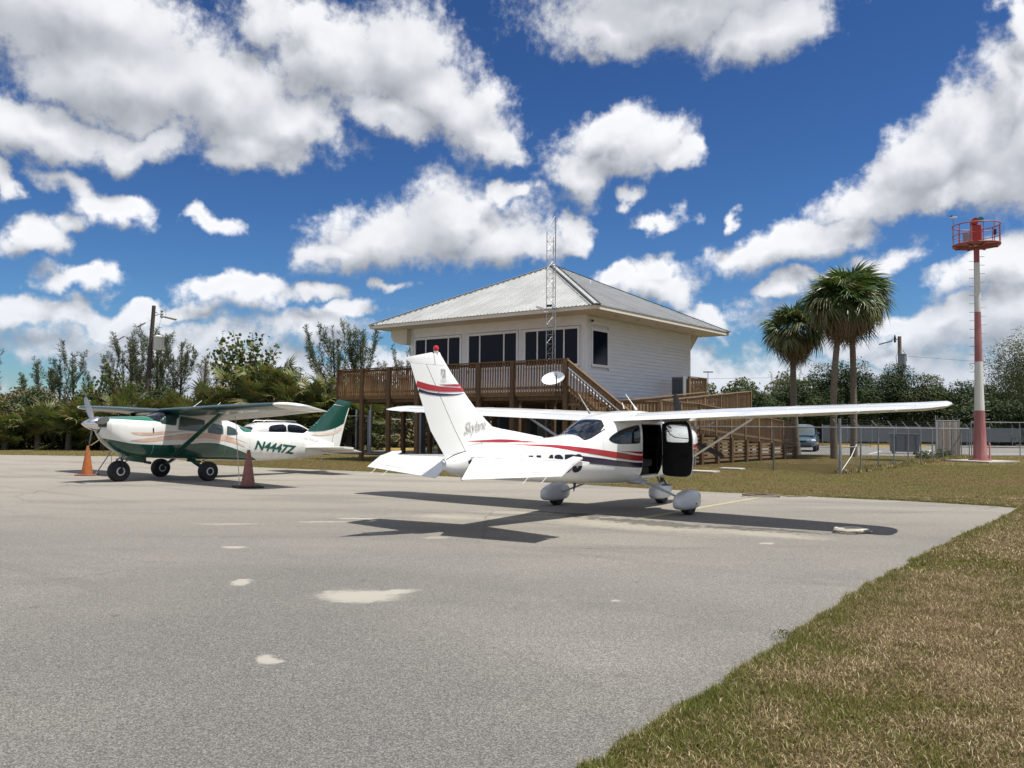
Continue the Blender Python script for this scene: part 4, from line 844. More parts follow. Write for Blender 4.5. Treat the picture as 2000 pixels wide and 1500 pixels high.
def wingB(sg):
    up=(0,0,1); zb_=lambda y:(.012*(y-3) if sg<0 else .018*(y-3))
    def sec(y,xl,xt,zl,zt,t=.115): return ((xl,sg*y,zl+zb_(y)),(xt,sg*y,zt+zb_(y)),t,up,.02,.745)
    S1=[sec(0,-.76,.84,1.885,1.60),sec(.6,-.76,.84,1.89,1.61),sec(2.6,-.74,.82,1.915,1.68),sec(5.0,-.66,.60,1.935,1.775)]
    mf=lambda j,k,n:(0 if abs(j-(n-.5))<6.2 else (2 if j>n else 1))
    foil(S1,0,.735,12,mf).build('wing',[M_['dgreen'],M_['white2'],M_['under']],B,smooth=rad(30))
    mf2=lambda j,k,n:1 if j>=n else 0
    def at(y):
        for a,b_ in zip(S1,S1[1:]):
            if a[0][1]*sg<=y<=b_[0][1]*sg+1e-9:
                f=(y-a[0][1]*sg)/(b_[0][1]*sg-a[0][1]*sg); return (Vector(a[0]).lerp(Vector(b_[0]),f),Vector(a[1]).lerp(Vector(b_[1]),f),.115,up,.02,.745)
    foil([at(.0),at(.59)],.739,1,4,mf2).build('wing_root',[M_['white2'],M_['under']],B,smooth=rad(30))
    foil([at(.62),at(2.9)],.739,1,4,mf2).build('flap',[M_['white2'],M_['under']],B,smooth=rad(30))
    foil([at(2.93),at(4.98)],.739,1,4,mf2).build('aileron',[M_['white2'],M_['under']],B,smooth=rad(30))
    a=S1[-1]; e=[a]
    for y,xl,xt,dz,dz2,t in ((5.12,-.64,.60,0,0,.115),(5.27,-.60,.60,.005,.004,.11),(5.38,-.48,.60,.012,.008,.10),(5.44,-.28,.58,.02,.01,.07)):
        e.append(((xl,sg*y,a[0][2]+dz-(xl+.64)*.14),(xt,sg*y,a[1][2]+dz2),t,up,.02))
    foil(e,0,1,8).build('wing_tip',M_['white2'],B,smooth=rad(60))
    foil([((-.66,sg*.54,.68),(-.50,sg*.54,.66),.36,(0,.4*sg,1),0),((-.38,sg*2.35,1.80),(-.22,sg*2.35,1.775),.36,(0,.4*sg,1),0)],0,1,6).build('strut',M_['green'],B,smooth=True)
    MB().box(-.42,-.18,sg*2.43-.09,sg*2.43+.09,1.765,1.83).build('strut_cuff',M_['under'],B,bevel=.02)
    MB().bar((-.30,sg*3.3,1.85),(-.28,sg*3.3,1.79),.03,.02).build('pitot_bracket',M_['alu'],B)
for sg in (-1,1): wingB(sg)
antenna(B,.28,.12,1.93,.28,.21); antenna(B,.84,.12,1.86,.30,.24)
FBS=[((3.55,0,1.05),(5.28,0,.74),.07,UP,0,.80),((4.02,0,1.285),(5.38,0,1.16),.08,UP,0,.735),((4.55,0,1.72),(5.50,0,1.56),.085,UP,0,.66),((4.90,0,2.02),(5.62,0,1.90),.085,UP,0,.62)]
e=FBS+[((5.05,0,2.145),(5.67,0,2.05),.085,UP,0,.6)]
foil([s_ for s_ in e],0,'h',8,None).build('fin',M_['white2'],B,smooth=rad(40))
def finyB(x,z):
    for a,b_ in zip(e,e[1:]):
        if z<=b_[0][2] or b_ is e[-1]:
            f=max(0,min(1,(z-a[0][2])/(b_[0][2]-a[0][2]))); le=a[0][0]*(1-f)+b_[0][0]*f; te=a[1][0]*(1-f)+b_[1][0]*f
            q=min(max((x-le)/(te-le),.0),1.); return afz(q,.085,0)[0]*(te-le)
foil(hinged(e,.02),'h',1,5).build('rudder',M_['white2'],B,smooth=rad(40))
foil([((5.06,0,2.15),(5.67,0,2.055),.085,UP,0,.6),((5.20,0,2.285),(5.74,0,2.205),.08,UP,0,.6),((5.23,0,2.30),(5.75,0,2.222),.04,UP,0,.6)],0,1,8).build('fin_cap',M_['green'],B,smooth=rad(40))
for sg in (1,-1):
    xs_=[4.04+.055*i for i in range(26)]
    # green upper part of the fin, follows the leading edge and the hinge
    def lex(z): 
        for a,b_ in zip(e,e[1:]):
            if z<=b_[0][2] or b_ is e[-1]:
                f=(z-a[0][2])/(b_[0][2]-a[0][2]); return a[0][0]*(1-f)+b_[0][0]*f, a[1][0]*(1-f)+b_[1][0]*f
    low=[(4.03,1.290),(4.3,1.285),(4.62,1.30),(4.95,1.36),(5.2,1.43),(5.435,1.53)]
    zz=[1.53+.05*i for i in range(13)]
    te=[(lex(z_)[1]+.004,z_) for z_ in zz if z_<2.07]; le=[(lex(z_)[0]-.004,z_) for z_ in [2.13-.06*i for i in range(14)] if z_>1.31]
    skin('fin_green_panel',low+te[1:]+[(5.675,2.055)]+le,lambda x,z,t=0,sg=sg:(x,sg*(finyB(x,z)+.006),z),M_['green'],B,.08,.06)
    skin('swoosh_stripe',band([(4.08,1.20,1.204),(4.5,1.165,1.225),(4.9,1.18,1.25),(5.15,1.23,1.31),(5.36,1.33,1.40)]),lambda x,z,t=0,sg=sg:(x,sg*(max(finyB(x,z),FB.y(x,z) if z<FB.at(x)[1] else 0)+.007),z),M_['peachl'],B,.08,.06)
    if sg<0:
        tm=textmesh('WINGS',.13,shear=.25,offset=-.0005,space=1.1); w=max(v.co.x for v in tm.vertices)
        skin('lettering',None,lambda a,b_,t=0,w=w:(lambda x,z:(x,-(max(finyB(x,z),FB.y(x,z) if z<FB.at(x)[1] else 0))-.009,z))(3.80+a/w*.58,1.03+b_*1.1-a/w*.08),M_['logo'],B,.06,.05,src=tm)
    up=(0,0,1)
    ST=[((3.85,sg*.10,.80),(4.95,sg*.10,.70),.09,up,0,.6),((4.05,sg*1.70,.835),(4.80,sg*1.70,.765),.085,up,0,.55)]
    foil(ST,0,'h',6).build('stabiliser',M_['white2'],B,smooth=rad(35))
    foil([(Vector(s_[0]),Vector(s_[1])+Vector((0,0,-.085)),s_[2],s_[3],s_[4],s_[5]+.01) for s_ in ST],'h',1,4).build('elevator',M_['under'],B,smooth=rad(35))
# nose: spinner, blades, intake
MB().lathe([(.185,0),(.18,-.06),(.15,-.17),(.10,-.28),(.05,-.36),(.012,-.405),(0,-.41)],24,ax='x',o=(-2.33,0,1.475)).build('spinner',M_['chrome'],B,smooth=True)
for k,an in enumerate((52,-190,-70)): 
    blade(rad(an),.86,org=(-2.44,0,1.475),chord=.17).build('propeller_blade',M_['greyid' if k!=0 else 'alu'],B,smooth=rad(40))
for sg in (1,-1): MB().box(-2.40,-2.26,sg*.26-.10,sg*.26+.10,1.40,1.56).build('air_intake',M_['blackp'],B,bevel=.02)
MB().loft([[(-1.62,y,z) for y,z in ((-.16,.66),(.16,.66),(.14,.55),(-.14,.55))],[(-1.15,y,z) for y,z in ((-.2,.64),(.2,.64),(.2,.47),(-.2,.47))]]).build('cowl_flap',M_['green'],B)
MB().tube([(-1.25,-.16,.60),(-1.18,-.18,.50),(-1.02,-.19,.47)],.038,10).build('exhaust_pipe',M_['blackp'],B,smooth=True)
for x,y,r,w_ in ((-1.766,0,.275,.23),(0,-1.23,.26,.22),(0,1.23,.26,.22)): wheel(x,y,r,w_,True,B,'fairing')
for sg in (1,-1):
    foil([((-.12,sg*.38,.56),(.10,sg*.38,.56),.30,(0,.6*sg,1),0),((-.07,sg*1.12,.285),(.07,sg*1.12,.285),.34,(0,.6*sg,1),0)],0,1,5).build('landing_gear_leg',M_['green'],B,smooth=True)
ng=MB(); ng.tube([(-1.70,0,.72),(-1.75,0,.58)],.04,10); ng.tube([(-1.75,0,.60),(-1.75,0,.585)],.10,10)
ng.build('nose_gear_strut',M_['alu'],B,smooth=rad(40))
fk=MB(); 
for sg in (1,-1): fk.tube([(-1.75,sg*.05,.60),(-1.755,sg*.15,.55),(-1.766,sg*.155,.29)],[.022,.024,.026],8)
fk.tube([(-1.62,0,.68),(-1.48,0,.58),(-1.62,0,.50)],.014,6); fk.build('nose_gear_fork',M_['blackp'],B,smooth=rad(40))
bl=MB(); bl.tube([(.10,0,.50),(.50,0,.45)],.03,8); bl.tube([(.55,0,.49),(.70,0,.44),(.72,0,.40),(.62,0,.38)],.016,6); bl.build('belly_fitting',M_['blackp'],B,smooth=True)
# ================================================================== raised building with metal hip roof
BA=.665; BLOC=(3.22,37.74,0)   # near corner; local x along the front to the right, local y away
def wpt(x,y,z=0): return (BLOC[0]+x*math.cos(BA)+y*math.sin(BA),BLOC[1]-x*math.sin(BA)+y*math.cos(BA),z)
BD=thing('terminal_building','white lap-sided building raised on columns with a grey metal hip roof','building',BLOC,-BA)
W_,D_=10.7,10.1; ZF,ZW=2.84,6.43; OV=1.5; ZE=6.58; ZA=9.93
# wall core (window openings are left out of the cladding and the core is set back)
core=MB(); core.box(-W_+.05,-.05,.05,D_-.05,ZF-.25,ZW); core.build('wall',M_['siding'],BD)
MB().box(-W_+.06,-.06,.06,D_-.06,ZF-.50,ZF-.252).build('floor_frame',M_['woodd'],BD)
wins_front=[(-10.38,-7.36),(-6.76,-3.84),(-3.30,-.40)]; wz0,wz1=4.27,5.84
def lap(mb,a0,a1,z0,z1,face,ax):
    """one lap board, bottom edge proud"""
    if ax=='x': mb.add([(a0,face-.004,z1),(a1,face-.004,z1),(a1,face-.026,z0),(a0,face-.026,z0),(a0,face+.03,z0),(a1,face+.03,z0),(a0,face+.03,z1),(a1,face+.03,z1)],[(0,1,2,3),(3,2,5,4),(0,3,4,6),(1,7,5,2)])
    else: mb.add([(face+.004,a0,z1),(face+.004,a1,z1),(face+.026,a1,z0),(face+.026,a0,z0),(face-.03,a0,z0),(face-.03,a1,z0),(face-.03,a0,z1),(face-.03,a1,z1)],[(0,1,2,3),(3,2,5,4),(0,3,4,6),(1,7,5,2)])
def board(*a): mb=MB(); lap(mb,*a); mb.build('siding_board',M_['siding'],BD)
h=.168; z=ZF
while z<ZW-.02:
    z1=min(z+h,ZW)
    cutf=(z1>wz0-.14 and z<wz1+.14)
    if cutf:
        xs=[-W_+.16]+[v for a,b_ in wins_front for v in (a-.12,b_+.12)]+[-.16]
        for a,b_ in zip(xs[::2],xs[1::2]):
            if b_-a>.03: board(a,b_,z,min(z1,5.985),0,'x')
    elif z<5.95: board(-W_+.16,-.16,z,z1,0,'x')
    if z1>wz0-.12 and z<wz1+.10: board(.16,.43,z,z1,0,'y'); board(1.93,D_-.16,z,z1,0,'y')
    else: board(.16,D_-.16,z,z1,0,'y')
    z+=h
MB().box(-W_+.16,-.16,-.035,.03,5.985,ZW).build('frieze_board',M_['frame'],BD)
for x0,x1,y0,y1 in ((-.16,.03,-.03,.16),(-W_-.03,-W_+.16,-.03,.16),(-.16,.03,D_-.16,D_+.03),(-W_-.03,-W_+.16,D_-.16,D_+.03)):
    MB().box(x0,x1,y0,y1,ZF-.02,ZW).build('corner_board',M_['frame'],BD)
# windows
def window(face,a0,a1,z0,z1,ax,mull):
    fr=MB(); t=.11
    def bx(u0,u1,v0,v1,d0,d1):
        if ax=='x': fr.box(u0,u1,face-d1,face-d0,v0,v1)
        else: fr.box(face+d0,face+d1,u0,u1,v0,v1)
    bx(a0-t,a1+t,z1,z1+t,-.03,.045); bx(a0-t,a1+t,z0-t,z0,-.03,.055); bx(a0-t,a0,z0,z1,-.03,.045); bx(a1,a1+t,z0,z1,-.03,.045)
    o=fr.build('window',M_['frame'],BD)
    es=[a0]+mull+[a1]
    for m in mull:
        mm=MB()
        if ax=='x': mm.box(m-.035,m+.035,face-.03,face+.02,z0+.002,z1-.002)
        else: mm.box(face-.02,face+.03,m-.035,m+.035,z0+.002,z1-.002)
        mm.build('mullion',M_['frame'],o)
    for k,(p,q) in enumerate(zip(es,es[1:])):
        pn=MB(); p+=.036 if k else .002; q-=.036 if k<len(es)-2 else .002
        if ax=='x': pn.box(p,q,face-.005,face+.01,z0+.002,z1-.002)
        else: pn.box(face-.01,face+.005,p,q,z0+.002,z1-.002)
        pn.build('pane',M_['winglass'],o)
for a,b_ in wins_front: w=b_-a; window(0,a,b_,wz0,wz1,'x',[a+w*.235,b_-w*.255])
window(0,.55,1.81,wz0,5.77,'y',[])
# soffit, fascia
sf=MB(); E0,E1=-W_-OV,OV
sf.box(E0,E1,-OV,D_+OV,ZW+.002,ZW+.03); sf.build('soffit',M_['soffit'],BD)
fa=MB(); tf=.03
fa.box(E0,E1,-OV-tf,-OV,ZW-.02,ZE-.01); fa.box(E0,E1,D_+OV,D_+OV+tf,ZW-.02,ZE-.01)
fa.build('fascia',M_['trim'],BD)
fa=MB(); fa.box(E1,E1+tf,-OV-tf,D_+OV+tf,ZW-.02,ZE-.01); fa.box(E0-tf,E0,-OV-tf,D_+OV+tf,ZW-.02,ZE-.01); fa.build('fascia',M_['trim'],BD)
for y in (1.2,3.1,5.,6.9,8.8): MB().lathe([(.0,-.005),(.09,-.005),(.09,.004),(0,.004)],14,o=(.85,y,ZW-.002)).build('soffit_light',M_['greyid'],BD)
MB().lathe([(.07,0),(.07,-.05),(.05,-.09),(0,-.10)],12,o=(.14,.35,6.22)).build('dome_camera',M_['blackp'],BD,smooth=True)
MB().lathe([(.06,0),(.06,-.05),(.04,-.08),(0,-.09)],12,o=(-W_-.10,-.12,6.40)).build('dome_camera',M_['blackp'],BD,smooth=True)
# boxed-out brackets under the eaves on the far sides
MB().prism([(-W_-1.18,6.43),(-W_-.03,6.43),(-W_-.03,5.62),(-W_-.55,5.66),(-W_-1.02,5.84),(-W_-1.18,6.1)],-.35,1.3).build('eave_bracket',M_['soffit'],BD)
MB().prism([(D_+.03,6.43),(D_+1.25,6.43),(D_+.95,6.15),(D_+.35,5.62),(D_+.03,5.55)],-.28,-.10,plane='yz').build('eave_bracket',M_['soffit'],BD)
# roof: four ribbed slopes, each made of 0.61 m wide panels
ex=.06
apx=Vector((-W_/2,D_/2,ZA))
corners=[Vector((E0-ex,-OV-ex,ZE)),Vector((E1+ex,-OV-ex,ZE)),Vector((E1+ex,D_+OV+ex,ZE)),Vector((E0-ex,D_+OV+ex,ZE))]
roof=D.objects.new('roof',None); COL.objects.link(roof); roof.parent=BD
und=MB(); und.add([tuple(c-Vector((0,0,.012))) for c in corners]+[tuple(apx-Vector((0,0,.03)))],[(0,1,4),(1,2,4),(2,3,4),(3,0,4)]); und.build('roof_deck',M_['roof'],roof)
for k in range(4):
    a,b_=corners[k],corners[(k+1)%4]; e=(b_-a); L=e.length; u=e/L; mid=(apx-a).dot(u); foot=a+u*mid; up=(apx-foot); H=up.length; up/=H; n_=u.cross(up).normalized()
    if n_.z<0: n_=-n_
    pw=.61; t=0; 
    def hgt(t): return H*(t/mid if t<mid else (L-t)/(L-mid))
    def P(t,h_,o=0.): return a+u*t+up*h_+n_*o
    while t<L-.02:
        t1=min(t+pw,L); mb=MB()
        # flat pan
        pts=[P(t,0),P(t1,0)]
        if t<mid<t1: pts+=[P(t1,hgt(t1)),P(mid,H),P(t,hgt(t))]
        else: pts+=[P(t1,hgt(t1)),P(t,hgt(t))]
        q=[p_ for i,p_ in enumerate(pts) if (p_-pts[i-1]).length>1e-4]
        mb.add([tuple(p_) for p_ in q],[tuple(range(len(q)))])
        # ribs: major at the seam, two minor
        for dt_,rw_,rh in ((0,.024,.046),(.205,.018,.036),(.41,.018,.036)):
            s0=t+dt_; 
            if s0>L-.05 or s0<.02: continue
            h1=hgt(s0)-.01
            if h1<.03: continue
            mb.add([tuple(P(s0-rw_,0)),tuple(P(s0-rw_*.85,0,rh)),tuple(P(s0+rw_*.85,0,rh)),tuple(P(s0+rw_,0)),tuple(P(s0-rw_,h1)),tuple(P(s0-rw_*.85,h1,rh)),tuple(P(s0+rw_*.85,h1,rh)),tuple(P(s0+rw_,h1))],[(0,1,5,4),(1,2,6,5),(2,3,7,6),(0,3,2,1)])
        mb.build('roof_panel',M_['roof'],roof); t=t1
for k in range(4):
    a=corners[k]; d=(apx-a).normalized(); s_=d.cross(Vector((0,0,1))).normalized(); up=s_.cross(d).normalized()
    if up.z<0: up=-up
    mb=MB(); rg=[]
    for p_ in (a,apx): rg.append([p_-s_*.25-up*.045,p_+up*.060,p_+s_*.25-up*.045,p_+up*.035])
    mb.loft(rg); mb.build('hip_cap',M_['roof'],roof)
    mb=MB(); mb.bar(a+up*.006,apx+up*.006,.40,.034,up=up); mb.build('ridge_foam',M_['darkgap'],roof)
MB().lathe([(.16,-.03),(.10,.08),(0,.10)],12,o=(apx.x,apx.y,apx.z)).build('apex_cap',M_['roof'],roof)
MB().tube([(-W_/2+2.55,D_/2-.4,8.2),(-W_/2+2.55,D_/2-.4,8.85)],.06,10).build('vent_pipe',M_['frame'],roof)
# columns under the building, and the enclosed store room
for i,x in enumerate((-10.35,-6.9,-3.6,-.35)):
    for y in (.4,3.5,6.6,9.7): MB().box(x-.18,x+.18,y-.18,y+.18,0,ZF-.5).build('column',M_['greyid'],BD)
MB().box(-6.6,-1.2,2.2,9.3,0,ZF-.51).build('store_room',M_['slate'],BD)
MB().box(-4.2,-3.2,2.14,2.2,.05,2.1).build('store_room_door',M_['greyid'],BD)

# ------------------------------------------------------------------ wooden deck in front
DK=thing('wooden_deck','brown stained timber deck on tall posts in front of the raised building','deck',BLOC,-BA)
X0,X1,Y0,Y1=-8.0,3.96,-7.12,-.06; ZD=2.72
k=0
for i in range(50):
    x=X0+i*.2394
    if i<50 : pass
y=Y0
while y<Y1-.05:
    MB().box(X0,(X1 if y<-5.8 else .2),y,min(y+.142,Y1),ZD-.035,ZD).build('deck_board',M_['wood'],DK); y+=.15
for y in (Y0+.0,-4.8,-2.4,-.4): MB().box(X0+.02,(X1-.02 if y<-6 else .1),y+.03,y+.10,ZD-.30,ZD-.036).build('beam',M_['woodd'],DK)
for x,Y1_ in ((X0,Y1),(X1-.045,-5.8)): MB().box(x,x+.045,Y0,Y1_,ZD-.28,ZD-.036).build('rim_joist',M_['woodd'],DK)
jm=MB().box(-.02,.02,Y0+.11,Y1,ZD-.22,ZD-.037).mesh('joist',M_['woodd'])
x=X0+.4
while x<.1: link(jm,'joist',DK,(x,0,0)); x+=.41
MB().box(X0-.01,X1+.01,Y0-.04,Y0-.001,ZD-.16,ZD-.0).build('rim_board',M_['wood'],DK)
pxs=[-8.0,-6.43,-4.83,-3.23,-1.63,-.03,1.57,3.90]
for i,x in enumerate(pxs):
    top=3.84
    if i in (0,): 
        MB().box(x-.05,x+.05,Y0-.10,Y0+.0,ZD-.25,3.84).build('rail_post',M_['woodd'],DK); continue
    MB().box(x-.09,x+.09,Y0-.13,Y0+.05-.06,0,top).build('post',M_['woodd'],DK)
for x in pxs[1:6]:
    for y in (-4.75,-2.35,-.35):
        MB().box(x-.08,x+.08,y-.08,y+.08,0,ZD-.30).build('post',M_['woodd'],DK)
balm=MB().box(-.019,.019,-.019,.019,0,1.0).mesh('baluster',M_['wood'])
def balusters(parent,a,b_,za,zb_,h,step=.125,mesh=balm,off=.0,skip=()):
    a=Vector(a); b_=Vector(b_); L=(b_-a).length; n_=int(L/step); ang=math.atan2(b_.y-a.y,b_.x-a.x)
    for i in range(1,n_):
        f=i/n_; p=a.lerp(b_,f); o=link(mesh,'baluster',parent,(p.x,p.y,za+(zb_-za)*f)); o.scale=(1,1,h); o.rotation_euler=(0,0,ang)
def rail(parent,a,b_,za,zb_,mt='wood',w=.14,t=.038,name='top_rail'):
    MB().bar((a[0],a[1],za),(b_[0],b_[1],zb_),w,t).build(name,M_[mt],parent)
fy=Y0-.035
rail(DK,(X0-.08,Y0-.04),(X1+.02,Y0-.04),3.835,3.835)
for zz in (3.745,): rail(DK,(X0,Y0-.0),(X1,Y0-.0),zz,zz,w=.04,t=.09,name='upper_rail')
rail(DK,(X0,Y0-.0),(X1,Y0-.0),2.86,2.86,w=.04,t=.09,name='lower_rail')
balusters(DK,(X0,Y0-.062),(X1,Y0-.062),2.62,2.62,1.18,step=.118)
rail(DK,(X0-.03,Y0),(X0-.03,Y1),3.835,3.835); rail(DK,(X0,Y0),(X0,Y1),3.745,3.745,w=.04,t=.09,name='upper_rail'); rail(DK,(X0,Y0),(X0,Y1),2.86,2.86,w=.04,t=.09,name='lower_rail')
balusters(DK,(X0-.04,Y0),(X0-.04,Y1),2.62,2.62,1.18,step=.125)
for y in (-4.7,-2.4,-.1): MB().box(X0-.03,X0+.07,y-.05,y+.05,ZD-.25,3.82).build('rail_post',M_['woodd'],DK)
# ------------------------------------------------------------------ stairs
STR=thing('wooden_stairs','timber staircase with sloping railings going down from the right end of the deck','stairs',BLOC,-BA)
sx0,ny=3.98,15; rise=ZD/ny; run=.25; sxe=sx0+run*ny; SY0,SY1=Y0-.02,Y0+1.26
for yy in (SY0,SY1-.045): MB().prism([(sx0,ZD),(sx0,ZD-.34),(sxe-.15,0),(sxe+.1,0),(sxe+.1,.05)],yy,yy+.045).build('stringer',M_['woodd'],STR)
trm=MB().box(-.005,run+.02,SY0+.05,SY1-.05,-.04,0).mesh('tread',M_['woodl'])
rsm=MB().box(0,.02,SY0+.05,SY1-.05,-rise,-.041).mesh('riser',M_['woodd'])
for i in range(1,ny):
    link(trm,'tread',STR,(sx0+run*(i-1),0,ZD-rise*i))
    if i%1==0: link(rsm,'riser',STR,(sx0+run*(i-1),0,ZD-rise*(i-1)-.0))
sl=-rise/run
for yy in (SY0-.03,):
    L=sxe-sx0
    rail(STR,(sx0,yy),(sxe,yy),ZD+1.06,ZD+1.06+sl*L,w=.14,t=.04)
    rail(STR,(sx0,yy),(sxe,yy),ZD+.92,ZD+.92+sl*L,w=.04,t=.14,name='upper_rail')
    rail(STR,(sx0,yy),(sxe,yy),ZD+.16,ZD+.16+sl*L,w=.04,t=.09,name='lower_rail')
    balusters(STR,(sx0,yy),(sxe,yy),ZD-.10,ZD-.10+sl*L,1.02,step=.125)
    for f in (.5,1.): MB().box(sx0+L*f-.05,sx0+L*f+.05,yy-.05,yy+.05,max(0,ZD+sl*L*f-.3),ZD+sl*L*f+1.04).build('newel_post',M_['woodd'],STR)
    hr=MB(); hr.tube([(sx0+.02,yy+(.09 if yy<-6 else -.09),ZD+.62),(sx0+L,yy+(.09 if yy<-6 else -.09),ZD+.62+sl*L)],.021,8)
    hr.build('handrail',M_['frame'],STR,smooth=True)
hr=MB(); hr.tube([(sx0+.05,SY0-.085,ZD+.80),(sx0+L,SY0-.085,ZD+.80+sl*L)],.022,8); hr.build('handrail',M_['frame'],STR,smooth=True)
# balcony gate rails under the deck corner beside the stairs
for zz in (1.45,2.25): MB().bar((3.96,Y0-.03,zz),(5.1 if zz<2 else 4.5,Y0-.03,zz),.04,.09).build('side_rail',M_['wood'],STR)

# ------------------------------------------------------------------ switchback wheelchair ramp
RP=thing('wheelchair_ramp','pale timber wheelchair ramp zigzagging beside the right wall of the raised building','ramp',BLOC,-BA)
balr=MB().box(-.019,.019,-.019,.019,0,1.0).mesh('baluster',M_['woodl'])
def sheet(a0,a1,b0,b1,z00,z01,name='ramp_floor',mt='woodl'):
    # x a0..a1, y b0..b1 heights at b0 and b1
    MB().add([(a0,b0,z00-.04),(a1,b0,z00-.04),(a1,b1,z01-.04),(a0,b1,z01-.04),(a0,b0,z00),(a1,b0,z00),(a1,b1,z01),(a0,b1,z01)],[(0,3,2,1),(4,5,6,7),(0,1,5,4),(1,2,6,5),(2,3,7,6),(3,0,4,7)]).build(name,M_[mt],RP)
fo=lambda y:1.37-.062*max(0,y)
fm=lambda y:1.42+.0755*(y+1.7)
sheet(1.5,5.38,-3.2,-1.72,1.42,1.42,'landing')
sheet(4.12,5.38,-1.7,10.5,1.42,.64)
sheet(2.62,3.97,-1.7,8.6,1.42,2.2)
sheet(1.2,3.97,8.62,10.3,2.2,2.2,'landing')
sheet(.10,1.7,6.9,9.2,2.70,2.70,'landing')
def railing(a,b_,za,zb_,h=1.07,step=.13,posts=6,mt='woodl',low=True,pz=0.):
    rail(RP,a,b_,za+h,zb_+h,mt,w=.14,t=.038); rail(RP,a,b_,za+h-.09,zb_+h-.09,mt,w=.04,t=.09,name='upper_rail')
    if low: rail(RP,a,b_,za+.10,zb_+.10,mt,w=.04,t=.09,name='lower_rail')
    balusters(RP,a,b_,za-.14,zb_-.14,h+.10,step,balr)
    for i in range(posts+1):
        f=i/posts; x=a[0]+(b_[0]-a[0])*f; y=a[1]+(b_[1]-a[1])*f; MB().box(x-.05,x+.05,y-.05,y+.05,0,za+(zb_-za)*f+h+.0).build('post',M_['woodl'],RP)
railing((5.42,-3.2),(5.42,0.),1.42,1.37,posts=2)
railing((5.42,0.),(5.42,10.5),1.36,.66,posts=7,step=.15)
railing((3.99,-1.7),(3.99,8.6),1.42,2.2,posts=6,step=.15)
railing((1.5,-3.22),(5.40,-3.22),1.42,1.42,posts=2,step=.14)
rail(RP,(1.55,-1.7),(1.55,8.6),2.45,3.27,'woodl',w=.16,t=.04); 
MB().add([(1.53,-1.7,1.3),(1.53,8.6,2.1),(1.53,8.6,3.2),(1.53,-1.7,2.42),(1.57,-1.7,1.3),(1.57,8.6,2.1),(1.57,8.6,3.2),(1.57,-1.7,2.42)],[(0,1,2,3),(7,6,5,4),(0,3,7,4),(1,5,6,2),(3,2,6,7),(0,4,5,1)]).build('side_panel',M_['woodl'],RP)
railing((1.35,7.3),(1.35,9.2),2.9,2.9,h=1.1,posts=1,step=.14); railing((.3,9.22),(1.3,9.22),2.9,2.9,h=1.1,posts=1,step=.14)
# skirting slats under the outer run with heavy posts
for i,y in enumerate((-3.2,-1.6,0.05,1.52,2.93,4.49,6.0,7.5,9.0,10.5)):
    MB().box(5.36,5.56,y-.10,y+.10,0,fo(y)-.12).build('skirt_post',M_['woodd'],RP)
ys=(-3.2,-1.6,0.05,1.52,2.93,4.49,6.0,7.5,9.0,10.5)
for y0,y1 in zip(ys,ys[1:]):
    zt=fo((y0+y1)/2)-.2; q=.10
    while q<zt:
        MB().box(5.43,5.455,y0+.1,y1-.1,q,q+.09).build('skirt_slat',M_['woodl'],RP); q+=.152
for q in (.1,.26,.41,.56,.71,.86,1.0,1.15):
    MB().box(1.6,5.3,-3.30,-3.275,q,q+.09).build('skirt_slat',M_['woodl'],RP)
ebx=thing('electrical_cabinet','grey electrical cabinet standing on the landing behind the right wall of the building','cabinet',wpt(1.0,6.9,2.70),-BA)
MB().box(-.32,.32,-.16,.16,.0,1.30).build('cabinet_body',M_['greyid'],ebx,bevel=.02)
MB().box(-.27,.27,-.175,-.163,.08,1.22).build('cabinet_door',M_['slate'],ebx,bevel=.004)
# ================================================================== lattice antenna mast
bx,by,_z=wpt(-.50,-1.88); MT=thing('antenna_mast','slim galvanised triangular lattice radio mast rising past the roof edge','mast',(bx,by,0),-.3)
r3=.225; leg=[(r3*math.cos(a),r3*math.sin(a)) for a in (rad(90),rad(210),rad(330))]
for k,(x,y) in enumerate(leg): MB().tube([(x,y,0),(x,y,9.65 if k!=1 else 9.8)],.017,6).build('leg',M_['alu'],MT,smooth=True)
z=.2; i=0
while z<9.5:
    mb=MB()
    for k in range(3):
        a=leg[k]; b_=leg[(k+1)%3]; mb.tube([(a[0],a[1],z),(b_[0],b_[1],z)],.006,4,cap=False)
        p,q=(a,b_) if i%2 else (b_,a); mb.tube([(p[0],p[1],z),(q[0],q[1],z+.4)],.006,4,cap=False)
    mb.build('lattice_brace',M_['alu'],MT,kind='stuff'); z+=.4; i+=1
MB().tube([(.19,-.11,8.6),(.19,-.11,10.55)],.022,8).build('top_pole',M_['greyid'],MT,smooth=True)
MB().tube([(.19,-.11,10.55),(.19,-.11,11.15)],[.008,.004],5).build('whip_antenna',M_['greyid'],MT)
for k in range(3):
    a=rad(15+120*k); MB().tube([(.19,-.11,10.5),(.19+.5*math.cos(a),-.11+.5*math.sin(a),10.0)],.004,4).build('ground_radial',M_['frame'],MT)
MB().bar((0,.22,6.55),(.1,.45,6.55),.05,.05).build('mast_bracket',M_['blackp'],MT)
MB().bar((-.2,-.11,6.62),(-.02,.1,6.66),.05,.1).build('camera_bracket',M_['blackp'],MT)
cmr=MB(); cmr.bar((-.62,-.2,6.60),(-.30,-.16,6.50),.11,.11); cmr.build('security_camera',M_['frame'],MT,bevel=.015)
MB().tube([(-.30,-.13,6.36),(-.10,-.11,6.36)],.018,6).build('camera_arm',M_['frame'],MT)
